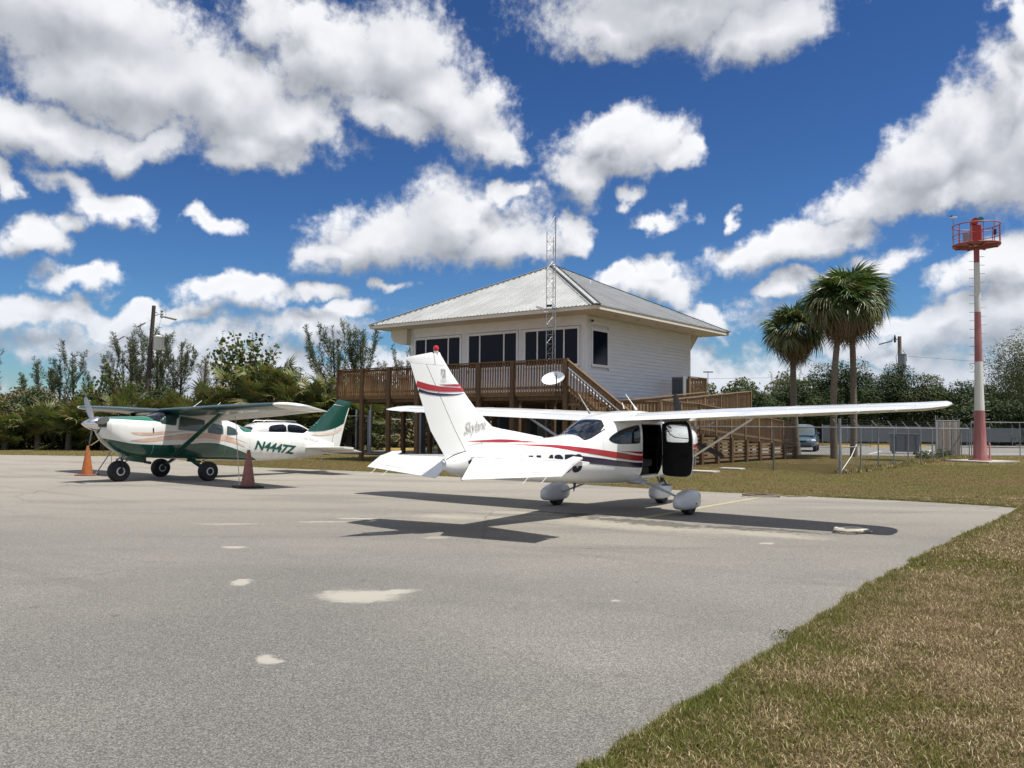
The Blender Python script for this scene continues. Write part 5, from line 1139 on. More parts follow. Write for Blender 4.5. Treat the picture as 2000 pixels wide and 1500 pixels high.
# satellite dish on the deck corner
px_,py_,_=wpt(3.58,-7.45); DS=thing('satellite_dish','small white oval dish mounted below the top rail at the right corner of the deck','dish',(px_,py_,3.06))
ds=MB(); rg=[]
for r,h_ in ((0,0),(.12,.012),(.24,.045),(.34,.095),(.40,.135)):
    rg.append([(max(r,.002)*math.cos(t),max(r,.002)*math.sin(t)*.9,h_) for t in [2*math.pi*i/28 for i in range(28)]])
for r,h_ in ((.405,.125),(.33,.08),(.2,.02),(.02,-.015)): rg.append([(r*math.cos(t),r*math.sin(t)*.9,h_) for t in [2*math.pi*i/28 for i in range(28)]])
ds.loft(rg,cap=False); ds.build('reflector',M_['frame'],DS,smooth=rad(50),rot=(rad(38),rad(-16),0))
MB().bar((.06,-.42,.18),(.10,-.18,-.24),.035,.035).build('feed_arm',M_['blackp'],DS)
MB().bar((.05,-.45,.16),(.06,-.42,.25),.07,.07).build('feed_horn',M_['greyid'],DS)
MB().tube([(.1,.1,-.1),(.12,.28,-.25),(.12,.40,-.25)],.022,8).build('mount_arm',M_['greyid'],DS)
cb=[(.1,-.1,-.25)]
for i in range(22): cb.append((.13+.07*math.cos(i*.9),-.05+.03*math.sin(i*.5),-.30-.012*i+.05*math.sin(i*.9)))
MB().tube(cb,.007,5).build('coiled_cable',M_['blackp'],DS,smooth=True)

# ================================================================== airport beacon tower
BT=thing('beacon_tower','tall red and white banded beacon mast with a caged round platform','beacon tower',(21.72,39.98,.07),-.3)
def rr(z): return interp([(0,.31),(2.3,.225),(4.6,.172),(6.9,.142),(10,.12)],z)[0]
def seg(z0,z1,m,name='mast_section'):
    n=16; MB().lathe([(rr(z0+(z1-z0)*i/5),z0+(z1-z0)*i/5) for i in range(6)],n).build(name,M_[m],BT,smooth=rad(15))
seg(.03,2.30,'towerr2'); seg(2.302,4.58,'towerw'); seg(4.582,6.90,'towerr2'); seg(6.902,9.22,'towerw'); seg(9.222,10.0,'towerr')
MB().lathe([(.50,0),(.50,.035),(.36,.04),(.36,.10)],18).build('base_flange',M_['towerr2'],BT,smooth=rad(30))
for i in range(8): a=i*math.pi/4; MB().tube([(.44*math.cos(a),.44*math.sin(a),.03),(.44*math.cos(a),.44*math.sin(a),.09)],.022,6).build('anchor_bolt',M_['greyid'],BT)
MB().tube([(.38,-.1,0),(.38,-.1,.75),(.34,-.1,.80)],.04,8).build('conduit',M_['towerr2'],BT,smooth=True)
pegm=MB().tube([(0,0,0),(.21,0,0)],.011,5).mesh('climbing_peg',M_['greyid'])
for i in range(42):
    z=1.3+i*.2; sg=1 if i%2 else -1; o=link(pegm,'climbing_peg',BT,(sg*rr(z)*.97,0,z)); o.rotation_euler=(0,0,0 if sg>0 else math.pi)
RPl=1.0
pl=MB(); pl.lathe([(.2,10.0),(RPl,10.0),(RPl,10.05),(.2,10.05)],32); pl.build('platform_grating',M_['towerr'],BT,smooth=rad(20))
for i in range(8): a=i*math.pi/4+.2; MB().bar((.15*math.cos(a),.15*math.sin(a),9.93),(.97*math.cos(a),.97*math.sin(a),9.975),.05,.06).build('platform_beam',M_['towerr'],BT)
def hoop(z,r=RPl,t=.022,name='guard_hoop'): MB().tube([(r*math.cos(i*math.pi/18),r*math.sin(i*math.pi/18),z) for i in range(37)],t,6,cap=False).build(name,M_['towerr'],BT,smooth=True)
hoop(10.98,t=.028); hoop(10.5,t=.018); hoop(10.06,t=.03)
pstm=MB().tube([(0,0,10.0),(0,0,10.98)],.02,6).mesh('guard_post',M_['towerr'])
for i in range(12): a=i*math.pi/6+.1; link(pstm,'guard_post',BT,(RPl*math.cos(a),RPl*math.sin(a),0))
MB().box(-.19,.19,-.17,.17,10.05,11.0).build('beacon_housing',M_['redp'],BT,bevel=.02)
hd=MB(); hd.lathe([(.0,-.20),(.15,-.20),(.17,0),(.17,.20),(0,.20)],16,ax='y',o=(-.06,0,11.17)); hd.build('rotating_beacon',M_['redp'],BT,smooth=rad(40))
MB().lathe([(.0,.15),(.09,.12),(.135,.05),(.14,-.02),(.10,-.06)],16,ax='y',o=(.20,-.05,11.26)).build('beacon_lens',M_['lamp_teal'],BT,smooth=True)
MB().tube([(-.98,-.1,10.0),(-.98,-.1,11.32)],.018,6).build('sensor_pole',M_['greyid'],BT)
MB().bar((-1.12,-.1,11.40),(-.82,-.1,11.40),.10,.07).build('wind_sensor',M_['frame'],BT,bevel=.01)
MB().lathe([(.05,.05),(.07,.09),(0,.1)],8,o=(-1.06,-.1,11.4)).build('sensor_cap',M_['blackp'],BT)
MB().box(.55,.67,-.84,-.76,10.35,10.6).build('junction_box',M_['blackp'],BT,bevel=.01)
MB().box(-.62,-.28,-.3,-.26,10.2,10.6).build('instrument_panel',M_['greyid'],BT,bevel=.01)
MB().bar((-.35,-.3,9.96),(.05,-.25,10.0),.07,.07).build('lamp_tube',M_['frame'],BT)

# ================================================================== utility poles
UP1=thing('utility_pole','leaning dark timber utility pole with a white transformer can','utility pole',(-20.95,49.,0))
MB().tube([(0,0,0),(.42,0,8.2)],[.15,.105],12).build('pole_shaft',M_['pole'],UP1,smooth=rad(40))
MB().tube([(-.02,-.2,1.0),(.06,-.19,3.2)],.07,8).build('cable_guard',M_['frame'],UP1,smooth=True)
tr=MB(); tr.lathe([(0,5.64),(.26,5.64),(.285,5.68),(.285,6.36),(.30,6.38),(.30,6.42),(.12,6.50),(0,6.5)],20,o=(.78,-.05,0)); tr.build('transformer',M_['ceramic'],UP1,smooth=rad(40))
MB().tube([(.66,-.05,6.45),(.66,-.05,6.60),(.68,-.05,6.83)],[.05,.035,.03],8).build('bushing',M_['greyid'],UP1,smooth=True)
MB().bar((.36,0,5.95),(.52,-.03,5.95),.06,.4).build('transformer_bracket',M_['greyid'],UP1)
arm=MB(); arm.bar((.42,0,7.85),(.62,0,7.78),.05,.05); arm.bar((.45,0,7.62),(.75,0,7.72),.04,.04); arm.build('crossarm_bracket',M_['alu'],UP1)
MB().lathe([(.03,7.48),(.09,7.54),(.09,7.62),(.06,7.68),(.10,7.72),(.05,7.82),(.09,7.9),(.03,8.0)],12,o=(.88,0,0)).build('insulator',M_['greyid'],UP1,smooth=rad(30))
MB().tube([(1.05,-.1,7.55),(1.90,-.5,7.35)],.055,8).build('crossarm',M_['woodg'],UP1,smooth=True)
MB().tube([(.9,0,7.95),(1.05,0,8.0),(1.15,-.05,7.75),(1.12,-.1,7.55)],.009,5).build('jumper_wire',M_['blackp'],UP1)
MB().tube([(.86,0,7.5),(.76,0,7.1),(.66,-.03,6.84)],.008,5).build('jumper_wire',M_['blackp'],UP1)
MB().tube([(1.0,-.05,6.38),(1.18,-.05,6.25),(1.22,-.05,5.8),(1.20,-.05,5.2)],.022,6).build('drop_cable',M_['blackp'],UP1,smooth=True)
for a,b_ in (((.0,-.1,7.2),(-.25,-.6,6.9)),((-.7,-1.2,6.3),(-1.0,-1.8,5.9))): MB().tube([a,b_],.035,6).build('guy_insulator',M_['pole'],UP1)
MB().tube([(.3,0,7.4),(-2.1,-4.,4.3)],.006,4).build('guy_wire',M_['wire'],UP1)
UP2=thing('utility_pole','timber utility pole with a grey transformer rising above the trees beside the beacon tower','utility pole',(42.9,95,-.89)); UP2.scale=(1.583,)*3
MB().tube([(0,0,0),(0,0,7.95)],[.15,.125],12).build('pole_shaft',M_['woodg'],UP2,smooth=rad(40))
MB().lathe([(0,5.4),(.23,5.4),(.26,6.6),(.28,6.62),(.28,6.68),(0,6.70)],18,o=(0,-.42,0)).build('transformer',M_['greyid'],UP2,smooth=rad(40))
MB().tube([(-1.55,-.3,7.35),(-.55,-.1,7.62)],.045,8).build('crossarm',M_['pole'],UP2,smooth=True)
MB().bar((-.55,0,7.7),(0,0,7.75),.05,.05).build('crossarm_bracket',M_['greyid'],UP2)
MB().lathe([(.03,7.5),(.09,7.6),(.06,7.7),(.09,7.8),(.03,8.05)],10,o=(-.32,0,0)).build('insulator',M_['blackp'],UP2,smooth=True)
MB().tube([(.2,0,7.0),(.42,-.1,6.6),(.4,-.2,6.2)],.018,6).build('drop_cable',M_['blackp'],UP2,smooth=True)
MB().tube([(-.2,-.3,6.9),(-.4,-.3,6.5),(-.35,-.3,6.1)],.018,6).build('drop_cable',M_['blackp'],UP2,smooth=True)
ws=[(42.9+12*i,95+1.2*i,9.55-.72*i+.06*i*i) for i in range(9)]
wo_=MB().tube(ws,.016,4).build('overhead_wire',M_['wire']); tag(wo_,'single overhead wire running right from the grey-transformer utility pole','wire')
ws=[(42.9-8*i,95+3*i,7.3-.02*i) for i in range(9)]
wo_=MB().tube(ws,.014,4).build('overhead_wire',M_['wire']); tag(wo_,'thin overhead wire low in the sky between the building and the palms','wire')
SL=thing('street_light','small dark flat lamp head showing past the right corner of the building','street light',(17.1,75,0))
MB().tube([(0,0,0),(0,0,6.25)],.03,6).build('lamp_post',M_['greyid'],SL); MB().box(-.4,.45,-.12,.12,6.26,6.34).build('lamp_head',M_['blackp'],SL,bevel=.02)

# ================================================================== fences
def chain_fence(label,pts,h,posts,arms=0,mid=True,tension=None,corner=(),diag=.08,name='chain_link_fence',wire=.0055,top=True):
    F=thing(name,label,'fence',(pts[0][0],pts[0][1],0))
    o=Vector(pts[0]+(0,)) if len(pts[0])==2 else Vector(pts[0])
    pp=[Vector((p[0]-o.x,p[1]-o.y,0)) for p in pts]
    for a,b_ in zip(pp,pp[1:]):
        L=(b_-a).length; u=(b_-a)/L; mb=MB(); n_=int(L/diag); hh=h-.06
        side=Vector((-u.y,u.x,0))
        for i in range(-int(hh/diag)-1,n_+1):
            for sg in (1,-1):
                s0=i*diag; s1=s0+hh
                t0,t1=max(0,s0),min(L,s1)
                if t1-t0<.02: continue
                if sg>0: z0,z1=.03+(t0-s0),.03+(t1-s0)
                else: z0,z1=.03+hh-(t0-s0),.03+hh-(t1-s0)
                p=a+u*t0+side*.004*sg; q=a+u*t1+side*.004*sg; w=u*wire; 
                mb.add([(p.x-w.x,p.y-w.y,z0),(p.x+w.x,p.y+w.y,z0),(q.x+w.x,q.y+w.y,z1),(q.x-w.x,q.y-w.y,z1)],[(0,1,2,3)])
        mb.build('wire_mesh',M_['wire'],F,kind='stuff')
        if top: MB().tube([(a.x,a.y,h),(b_.x,b_.y,h)],.022,7).build('top_rail',M_['galv'],F,smooth=True)
        if mid: MB().tube([(a.x,a.y,h*.56),(b_.x,b_.y,h*.56)],.006,5).build('tension_wire',M_['wire'],F)
        k=max(1,round(L/posts))
        for i in range(k+1):
            p=a+u*L*i/k; big=(i==0 and tuple(a) in [tuple(pp[c]) for c in corner]) or (i==k and tuple(b_) in [tuple(pp[c]) for c in corner])
            MB().tube([(p.x,p.y,0),(p.x,p.y,h+(.30 if big else .0))],.045 if big else .028,8).build('fence_post',M_['galv'],F,smooth=rad(40))
            if arms and not big: MB().bar((p.x,p.y,h),(p.x-.26,p.y-.05,h+.27),.018,.03).build('outrigger_arm',M_['galv'],F)
        if arms:
            for q in (.35,.68,1.): MB().tube([(a.x-.26*q,a.y-.05*q,h+.27*q),(b_.x-.26*q,b_.y-.05*q,h+.27*q)],.003,4).build('barbed_wire',M_['wire'],F)
    return F
C0=(10.83,28.44)
F1=chain_fence('chain-link fence stretch running left from the tall corner post in front of the ramp',[C0,(9.29,30.6),(7.05,33.2)],1.53,3.2,corner=(0,2))
F2=chain_fence('chain-link fence with slanting barbed wire arms running back towards the beacon tower',[(C0[0]+.06,C0[1]+.08),(24.9,46.9)],1.53,2.33,arms=1,mid=False,wire=.0040)
for (a,b_) in (((12.4-C0[0]-2.0+.47,30.6-C0[1]-2.1,.87),(1.5,2.0,.87)),): pass
MB().tube([(.03,.05,.87),(1.46,1.92,.87)],.02,7).build('brace_rail',M_['galv'],F2,smooth=True)
MB().tube([(.06,.08,.12),(.7,.9,.55),(1.1,1.45,.95)],.012,6).build('loose_cable',M_['frame'],F2,smooth=True)
F3=chain_fence('chain-link fence behind the white crossover car and the tail of the green aircraft',[(-14.2,46.4),(-10.5,46.6),(-7.6,45.6)],1.95,3.0,mid=False,diag=.12,wire=.003)
for x,y,hh in ((-8.3,46.0,2.3),(-7.45,45.2,2.25),(-7.25,44.3,2.5)):
    g_=MB().tube([(0,0,0),(0,0,hh)],.055,10).build('gate_post',M_['galv'],smooth=rad(40),loc=(x,y,0)); 
    tag(g_,{2.3:'leftmost bare grey gate post seen between the deck posts',2.25:'middle bare grey gate post seen between the deck posts',2.5:'rightmost and tallest bare grey gate post between the deck posts'}[hh],'post','gate posts behind the deck')
F4=chain_fence('chain-link fence seen through the posts beneath the wooden deck',[(-7.0,48.5),(3.,53.5)],1.8,3.,mid=True,diag=.12,wire=.003)
F5=chain_fence('chain-link fence stretching away at the right edge behind the beacon tower',[(25.6,48.0),(46,50.5)],1.9,3.,mid=True,diag=.12,wire=.003)
# slatted gate beside the tower
SG=thing('slatted_gate','chain-link gate with grey weathered privacy slats left of the beacon tower','gate',(21.9,44.5,0),rad(30))
gw=2.0
for i in range(11):
    MB().box(.03+i*.18,.03+i*.18+.15,-.012,.012,.16,1.9+.0*i).build('slat',M_['woodg'] if i%3 else M_['greyid'],SG)
for z_ in (.12,1.93): MB().tube([(0,0,z_),(gw,0,z_)],.025,8).build('gate_rail',M_['galv'],SG,smooth=True)
for x_ in (0,.35,gw): MB().tube([(x_,0,.05),(x_,0,2.05+(.15 if x_==0 else 0))],.03,8).build('gate_stile',M_['galv'],SG,smooth=True)
for i in range(5): MB().tube([(.2+i*.42,0,1.93),(.16+i*.42,0,2.18)],.012,5).build('gate_spike',M_['galv'],SG)
# grey fabric screen behind the car park, and a skip in front of it
SC=thing('privacy_screen','long slate grey fabric screen fence across the back of the car park','screen',(26.5,73.5,0),rad(13))
for i in range(10):
    MB().box(i*2.4,i*2.4+2.37,-.01,.01,.35,1.75-.02*i).build('screen_panel',M_['slate'],SC); MB().tube([(i*2.4,0,0),(i*2.4,0,1.85)],.035,6).build('screen_post',M_['galv'],SC)
M_['screenl']=mat('light_slate_steel',(.15,.17,.19),.7,var=.06)
DU=thing('dumpster','grey steel rubbish skip in the car park behind the barbed wire fence','dumpster',(23.6,51.8,0),-.3)
MB().prism([(-.75,.12),(.75,.12),(.82,1.15),(-.82,1.15)],-.5,.5).build('dumpster_body',M_['screenl'],DU,bevel=.03)
MB().prism([(-.84,1.16),(.84,1.16),(.84,1.20),(-.84,1.24)],-.54,.54).build('lid',M_['greyid'],DU)
for x_ in (-.55,.0,.55): MB().box(x_-.04,x_+.04,-.535,-.503,.2,1.08).build('side_rib',M_['slate'],DU)
for sx_,sy_ in ((-.6,-.4),(.6,-.4),(-.6,.4),(.6,.4)): MB().lathe([(0,-.03),(.06,-.03),(.06,.03),(0,.03)],10,ax='y',o=(sx_,sy_,.06)).build('caster',M_['blackp'],DU)
# yellow wheel stops
stops=[((26.5,69.4),1.0,'leftmost yellow wheel stop of the car park, behind the fence corner post'),((29.9,69.6),1.0,'yellow wheel stop in the middle of the car park behind the fence'),((32.6,69.9),1.0,'yellow wheel stop half hidden behind the grey skip'),((-6.3,50.4),1.2,'yellow wheel stop seen under the deck between the posts'),((-4.1,51.2),1.0,'short yellow wheel stop under the deck beside the grey column')]
for (x,y),s_,lb in stops:
    o=MB().prism([(-.09,0),(.09,0),(.06,.12),(-.06,.12)],-.95*s_,.95*s_,plane='xz').build('wheel_stop',M_['yellow'],loc=(x,y,.01),rot=(0,0,math.pi/2+(.05 if x>0 else .3)),bevel=.01); tag(o,lb,'wheel stop','yellow wheel stops')

# ================================================================== vehicles
def carwheel(P_,x,y,r=.34,w=.22):
    t=MB().lathe([(r*.6,-w/2),(r*.93,-w/2),(r,-w*.3),(r,w*.3),(r*.93,w/2),(r*.6,w/2)],20,ax='y',o=(x,y,r)).build('wheel',M_['black'],P_,smooth=rad(40))
    MB().lathe([(0,-w*.5),(r*.25,-w*.52),(r*.6,-w*.44),(r*.6,w*.44),(r*.25,w*.52),(0,w*.5)],16,ax='y',o=(x,y,r)).build('rim',M_['alu'],t,smooth=rad(30))
def vehicle(T,L,Wd,prof,belt,m,hood=None):
    """prof: rows x, z_bottom, z_belt, half width ; roof given by belt rows x, z_top, half width at top"""
    FV=Fus(prof); xs=[prof[0][0]+(prof[-1][0]-prof[0][0])*i/40 for i in range(41)]
    FV.loft(xs,None,n=28).build('body',M_[m],T,smooth=rad(45)); return FV
# white crossover, parked behind the green aircraft
CW=thing('parked_car','white crossover car with dark windows parked behind the green aircraft','car',(-10.95,42.0,0),math.pi-math.pi/2+rad(45)+math.pi/2+math.pi/2*0)
CW.rotation_euler=(0,0,rad(42))  # local +x = forward, pointing right and away
FV=vehicle(CW,4.6,1.85,[(-2.3,.45,.95,.70,.7,3,3),(-2.22,.32,1.08,.86,.7,4,4),(-1.8,.25,1.12,.92,.7,4,4),(0,.22,1.04,.93,.66,4.5,4),(1.1,.24,1.0,.92,.64,4,4),(1.9,.28,.88,.88,.6,4,4),(2.25,.36,.72,.72,.55,3,3)],None,'cararmour')
GH=Fus([(-2.18,.95,1.12,.70,1.0,3,3),(-1.95,.95,1.44,.76,1.0,3,3),(-1.5,.95,1.56,.77,1.0,3.2,3),(-.5,.95,1.60,.78,1.0,3.2,3),(.3,.95,1.55,.77,1.0,3.2,3),(.9,.95,1.28,.76,1.0,3,3),(1.35,.92,1.0,.72,.96,3,3)])
GH.loft([-2.18+i*.08824 for i in range(41)],None,n=32).build('cabin',M_['cararmour'],CW,smooth=rad(45))
for sg in (1,-1):
    for wp in ([(-1.35,1.10),(-1.28,1.40),(-.9,1.47),(-.42,1.49),(-.42,1.07)],[(-.36,1.07),(-.36,1.49),(.2,1.46),(.62,1.30),(1.0,1.08)]):
        skin('side_window',smoothpoly(wp,1),lambda x,z,t=0,sg=sg:(x,sg*(GH.y(x,z)+.008),z),M_['glass'],CW,.15,.08)
    skin('tail_light',smoothpoly([(-2.22,.93),(-2.2,1.05),(-1.95,1.085),(-1.62,1.06),(-1.85,.96)],1),lambda x,z,t=0,sg=sg:(x,sg*(FV.y(x,min(z,1.07))+.012),z),M_['taillight'],CW,.1,.06)
    for x in (-1.4,1.42): carwheel(CW,x,sg*.80)
    MB().bar((.75,sg*.80,1.08),(.75,sg*1.0,1.12),.12,.12).build('wing_mirror',M_['cararmour'],CW,bevel=.02)
    MB().tube([(-1.5,sg*.55,1.60),(-1.4,sg*.55,1.66),(.1,sg*.55,1.64),(.2,sg*.55,1.58)],.02,6).build('roof_rail',M_['alu'],CW,smooth=True)
skin('rear_window',smoothpoly([(-.62,1.12),(-.56,1.36),(.56,1.36),(.62,1.12)],1),lambda y,z,t=0:(-2.20+(z-1.0)*.62-.115+abs(y)*.16,y,z),M_['glass'],CW,.15,.08)
MB().box(-2.36,-2.24,-.7,.7,.35,.52).build('bumper',M_['blackp'],CW,bevel=.03)
MB().box(-2.335,-2.3,-.26,.26,.68,.80).build('number_plate',M_['frame'],CW)
# blue minivan nose-on between the palms
CV=thing('parked_van','steel blue minivan parked nose-on between the palm trunks','van',(18.95,56.2,0)); CV.rotation_euler=(0,0,rad(248))
FW=vehicle(CV,4.9,1.95,[(-2.45,.4,1.0,.80,.7,3,3),(-2.3,.28,1.12,.94,.7,4,4),(0,.22,1.06,.97,.66,4.5,4),(1.3,.25,1.02,.96,.64,4,4),(2.1,.28,.90,.92,.6,3.6,4),(2.42,.34,.76,.78,.55,3,3),(2.5,.4,.7,.6,.55,3,3)],None,'vanpaint')
GV=Fus([(-2.35,1.0,1.3,.80,1.05,3,3),(-2.15,1.0,1.68,.84,1.05,3.5,3),(-.5,1.0,1.75,.86,1.05,3.5,3),(.5,1.0,1.70,.85,1.05,3.5,3),(1.2,1.0,1.40,.84,1.05,3,3),(1.85,.95,1.04,.80,1.0,3,3)])
GV.loft([-2.35+i*.105 for i in range(41)],None,n=32).build('cabin',M_['vanpaint'],CV,smooth=rad(45))
skin('windscreen',smoothpoly([(.66,-.70),(.66,.70),(1.70,.72),(1.70,-.72)],1),lambda x,y,t=0:(x,y,GV.z(x,y)+.008),M_['glassc'],CV,.12,.12)
for sg in (1,-1):
    for wp in ([(-.45,1.15),(-.45,1.58),(.35,1.57),(.95,1.30),(1.1,1.15)],[(-1.5,1.17),(-1.45,1.58),(-.55,1.6),(-.55,1.15)]):
        skin('side_window',smoothpoly(wp,1),lambda x,z,t=0,sg=sg:(x,sg*(GV.y(x,z)+.008),z),M_['glass'],CV,.15,.08)
    skin('headlight',smoothpoly([(2.05,.68),(2.0,.80),(2.28,.80),(2.42,.70)],1),lambda x,z,t=0,sg=sg:(x,sg*(FW.y(x,z)+.012),z),M_['headlight'],CV,.08,.06)
    MB().bar((2.46,sg*.42,.72),(2.40,sg*.70,.74),.05,.13).build('headlight',M_['headlight'],CV,bevel=.015)
    for x in (-1.5,1.5): carwheel(CV,x,sg*.84,.33)
    MB().bar((1.0,sg*.86,1.14),(1.0,sg*1.08,1.18),.14,.14).build('wing_mirror',M_['vanpaint'],CV,bevel=.02)
MB().box(2.44,2.535,-.36,.36,.58,.72).build('grille',M_['blackp'],CV,bevel=.02)
MB().box(2.40,2.55,-.68,.68,.30,.44).build('lower_grille',M_['blackp'],CV,bevel=.03)
# small lamp bollard in front of the van
LB=thing('marker_lamp','pale flat-topped lamp on a thin post in front of the blue minivan','lamp',(14.15,44.8,0))
MB().tube([(0,0,0),(0,0,1.15)],.04,8).build('lamp_post',M_['greyid'],LB,smooth=True); MB().lathe([(.10,1.15),(.10,1.33),(.09,1.34)],12).build('lamp_body',M_['trim'],LB,smooth=rad(40)); MB().lathe([(.10,1.36),(.20,1.38),(.20,1.44),(.08,1.47),(0,1.47)],14).build('lamp_cap',M_['frame'],LB,smooth=rad(40))

# ================================================================== cones, ropes, straps
def cone(x,y,label,m,mb_,s=1.,rz=0.,bw=.30):
    T=thing('traffic_cone',label,'traffic cone',(x,y,.012),rz)
    MB().box(-bw,bw,-bw,bw,0,.035).build('cone_base',M_[mb_],T,bevel=.01)
    MB().lathe([(.17*s,.036),(.165*s,.10),(.05*s,.86*s),(.036*s,.93*s),(.02,.93*s)],20).build('cone_body',M_[m],T,smooth=rad(40)); return T
cone(-12.04,24.52,'orange traffic cone by the nose of the green aircraft','orange','oldcone',.90,.3,.28)
cone(-6.2,20.36,'faded brown traffic cone with black base beside the green aircraft','oldcone','black',.95,.5,.31)
def ropeo(pts,r,m,label,sag=0.):
    a,b_=Vector(pts[0]),Vector(pts[-1]); P_=[]
    if len(pts)==2: P_=[a.lerp(b_,i/10)-Vector((0,0,sag*4*(i/10)*(1-i/10))) for i in range(11)]
    else: P_=pts
    o=MB().tube(P_,r,6).build('rope',M_[m],smooth=True); tag(o,label,'rope'); return o
import mathutils
bpy.context.view_layer.update()
MBw=B.matrix_world.copy(); MAw=A.matrix_world.copy()
def wb(x,y,z): v=MBw@Vector((x,y,z)); return (v.x,v.y,v.z)
def wa(x,y,z): v=MAw@Vector((x,y,z)); return (v.x,v.y,v.z)
ropeo([wb(.02,-2.43,1.70),(-6.48,20.62,.03)],.009,'rope','thin tie-down rope from the near wing of the green aircraft to the brown cone',.04)
ropeo([wb(-.2,2.43,1.78),(-12.0,24.6,.85)],.014,'ropey','yellow rope from the far wing of the green aircraft to the orange cone top',.03)
ropeo([wb(-.1,2.5,1.78),(-11.75,24.4,.03)],.016,'rope','dark-looking tie-down strap under the far wing of the green aircraft',.0).data.materials[0]=M_['greyid']
ropeo([wb(-2.0,-.1,.72),(-11.0,23.7,.03)],.007,'rope','thin tan cord from the nose gear of the green aircraft to the ground',.04)
ropeo([wb(4.6,0,.56),(-5.93,26.9,.03)],.010,'rope','tie-down rope from the tail of the green aircraft to the apron edge',.06)
def pile(x,y,label,n=5,R_=.24,seed=1,r=.013,m='rope',tail=.5):
    rs=np.random.RandomState(seed); P_=[]; a=0
    for i in range(n*14):
        a+=2*math.pi/14; k=i/14
        rx=R_*(1+.25*math.sin(k*1.7+seed)); P_.append((x+rx*math.cos(a)*(1.15)+.05*math.sin(k*2.1),y+rx*.8*math.sin(a)+.05*math.cos(k*1.3),.03+.012*(i//14)+.01*abs(math.sin(a*1.5+k))))
    P_+=[(x+R_*1.3+tail*.3*i,y-.05*math.sin(i*1.4),.026) for i in range(1,4)]
    o=MB().tube(P_,r,6).build('rope_coil',M_[m],smooth=True); tag(o,label,'rope'); return o
pile(4.88,12.5,'off-white coiled rope lying at the wing tip shadow on the apron',4,.17,2,.014,tail=.14)
pile(5.45,18.85,'dark thin coiled rope on the far apron edge by the yellow line',3,.30,5,.012,'ropey',.7).data.materials[0]=M_['woodg']
# ================================================================== vegetation
def rnd(rs,n,a,b): return rs.uniform(a,b,n)
def frond_mesh(name,m,rs,stem=.9,R=.85,n=26,spread=150,droop=.35,fold=.25,w=.05,split=.45,stemw=.012):
    """fan leaf: stalk plus narrow pointed segments; grows along +x, blade normal +z"""
    V=[];F=[]
    # stalk (three-sided)
    def add(vs_,fs_):
        b=len(V); V.extend(vs_); F.extend([tuple(b+i for i in f) for f in fs_])
    k=4
    for i in range(k):
        x0,x1=stem*i/k,stem*(i+1)/k; z0,z1=-.10*stem*(i/k)**2,-.10*stem*((i+1)/k)**2
        add([(x0,-stemw,z0),(x0,stemw,z0),(x1,stemw,z1),(x1,-stemw,z1)],[(0,1,2,3)])
    bx,bz=stem,-.10*stem
    for i in range(n):
        f=i/(n-1)*2-1; a=rad(spread)*f*.98+rs.uniform(-.03,.03); L=R*(1-.38*abs(f)**1.6)*rs.uniform(.88,1.06)
        c,s_=math.cos(a),math.sin(a); ux=np.array([c,s_,0]); nx=np.array([-s_,c,0])
        lift=fold*abs(math.sin(a)); dr=droop*rs.uniform(.6,1.5)
        def pt(t,side,ww): 
            z=bz+lift*t*L*.6-dr*(t**2.4)*L; p=np.array([bx,0,0])+ux*(t*L*(1-.12*dr*t))+nx*side*ww; return (p[0],p[1],z)
        w0=w*R
        add([pt(.02,0,0),pt(split,-1,w0),pt(split,1,w0),pt(.75,-1,w0*.55),pt(.75,1,w0*.55),pt(1.,0,0)],[(0,2,1),(1,2,4,3),(3,4,5)])
    me=D.meshes.new(name); me.from_pydata(V,[],F); me.materials.append(m); return me
FR={}
rs=np.random.RandomState(3)
FR['g']=[frond_mesh('frond',M_['frond'],rs,1.0,.95,30,140,.55,.3,.05) for _ in range(3)]
FR['y']=[frond_mesh('frond',M_['frondy'],rs,1.0,.95,28,140,.95,.15,.05) for _ in range(3)]
FR['b']=[frond_mesh('frond',M_['frondb'],rs,.9,.95,22,100,1.5,-.2,.045) for _ in range(3)]
def dirquat(d,roll=0.):
    d=Vector(d).normalized(); z=Vector((0,0,1)); y=z.cross(d)
    if y.length<1e-3: y=Vector((0,1,0))
    y.normalize(); z=d.cross(y).normalized(); m=Matrix((d,y,z)).transposed(); return (m.to_quaternion()@mathutils.Quaternion((1,0,0),roll))
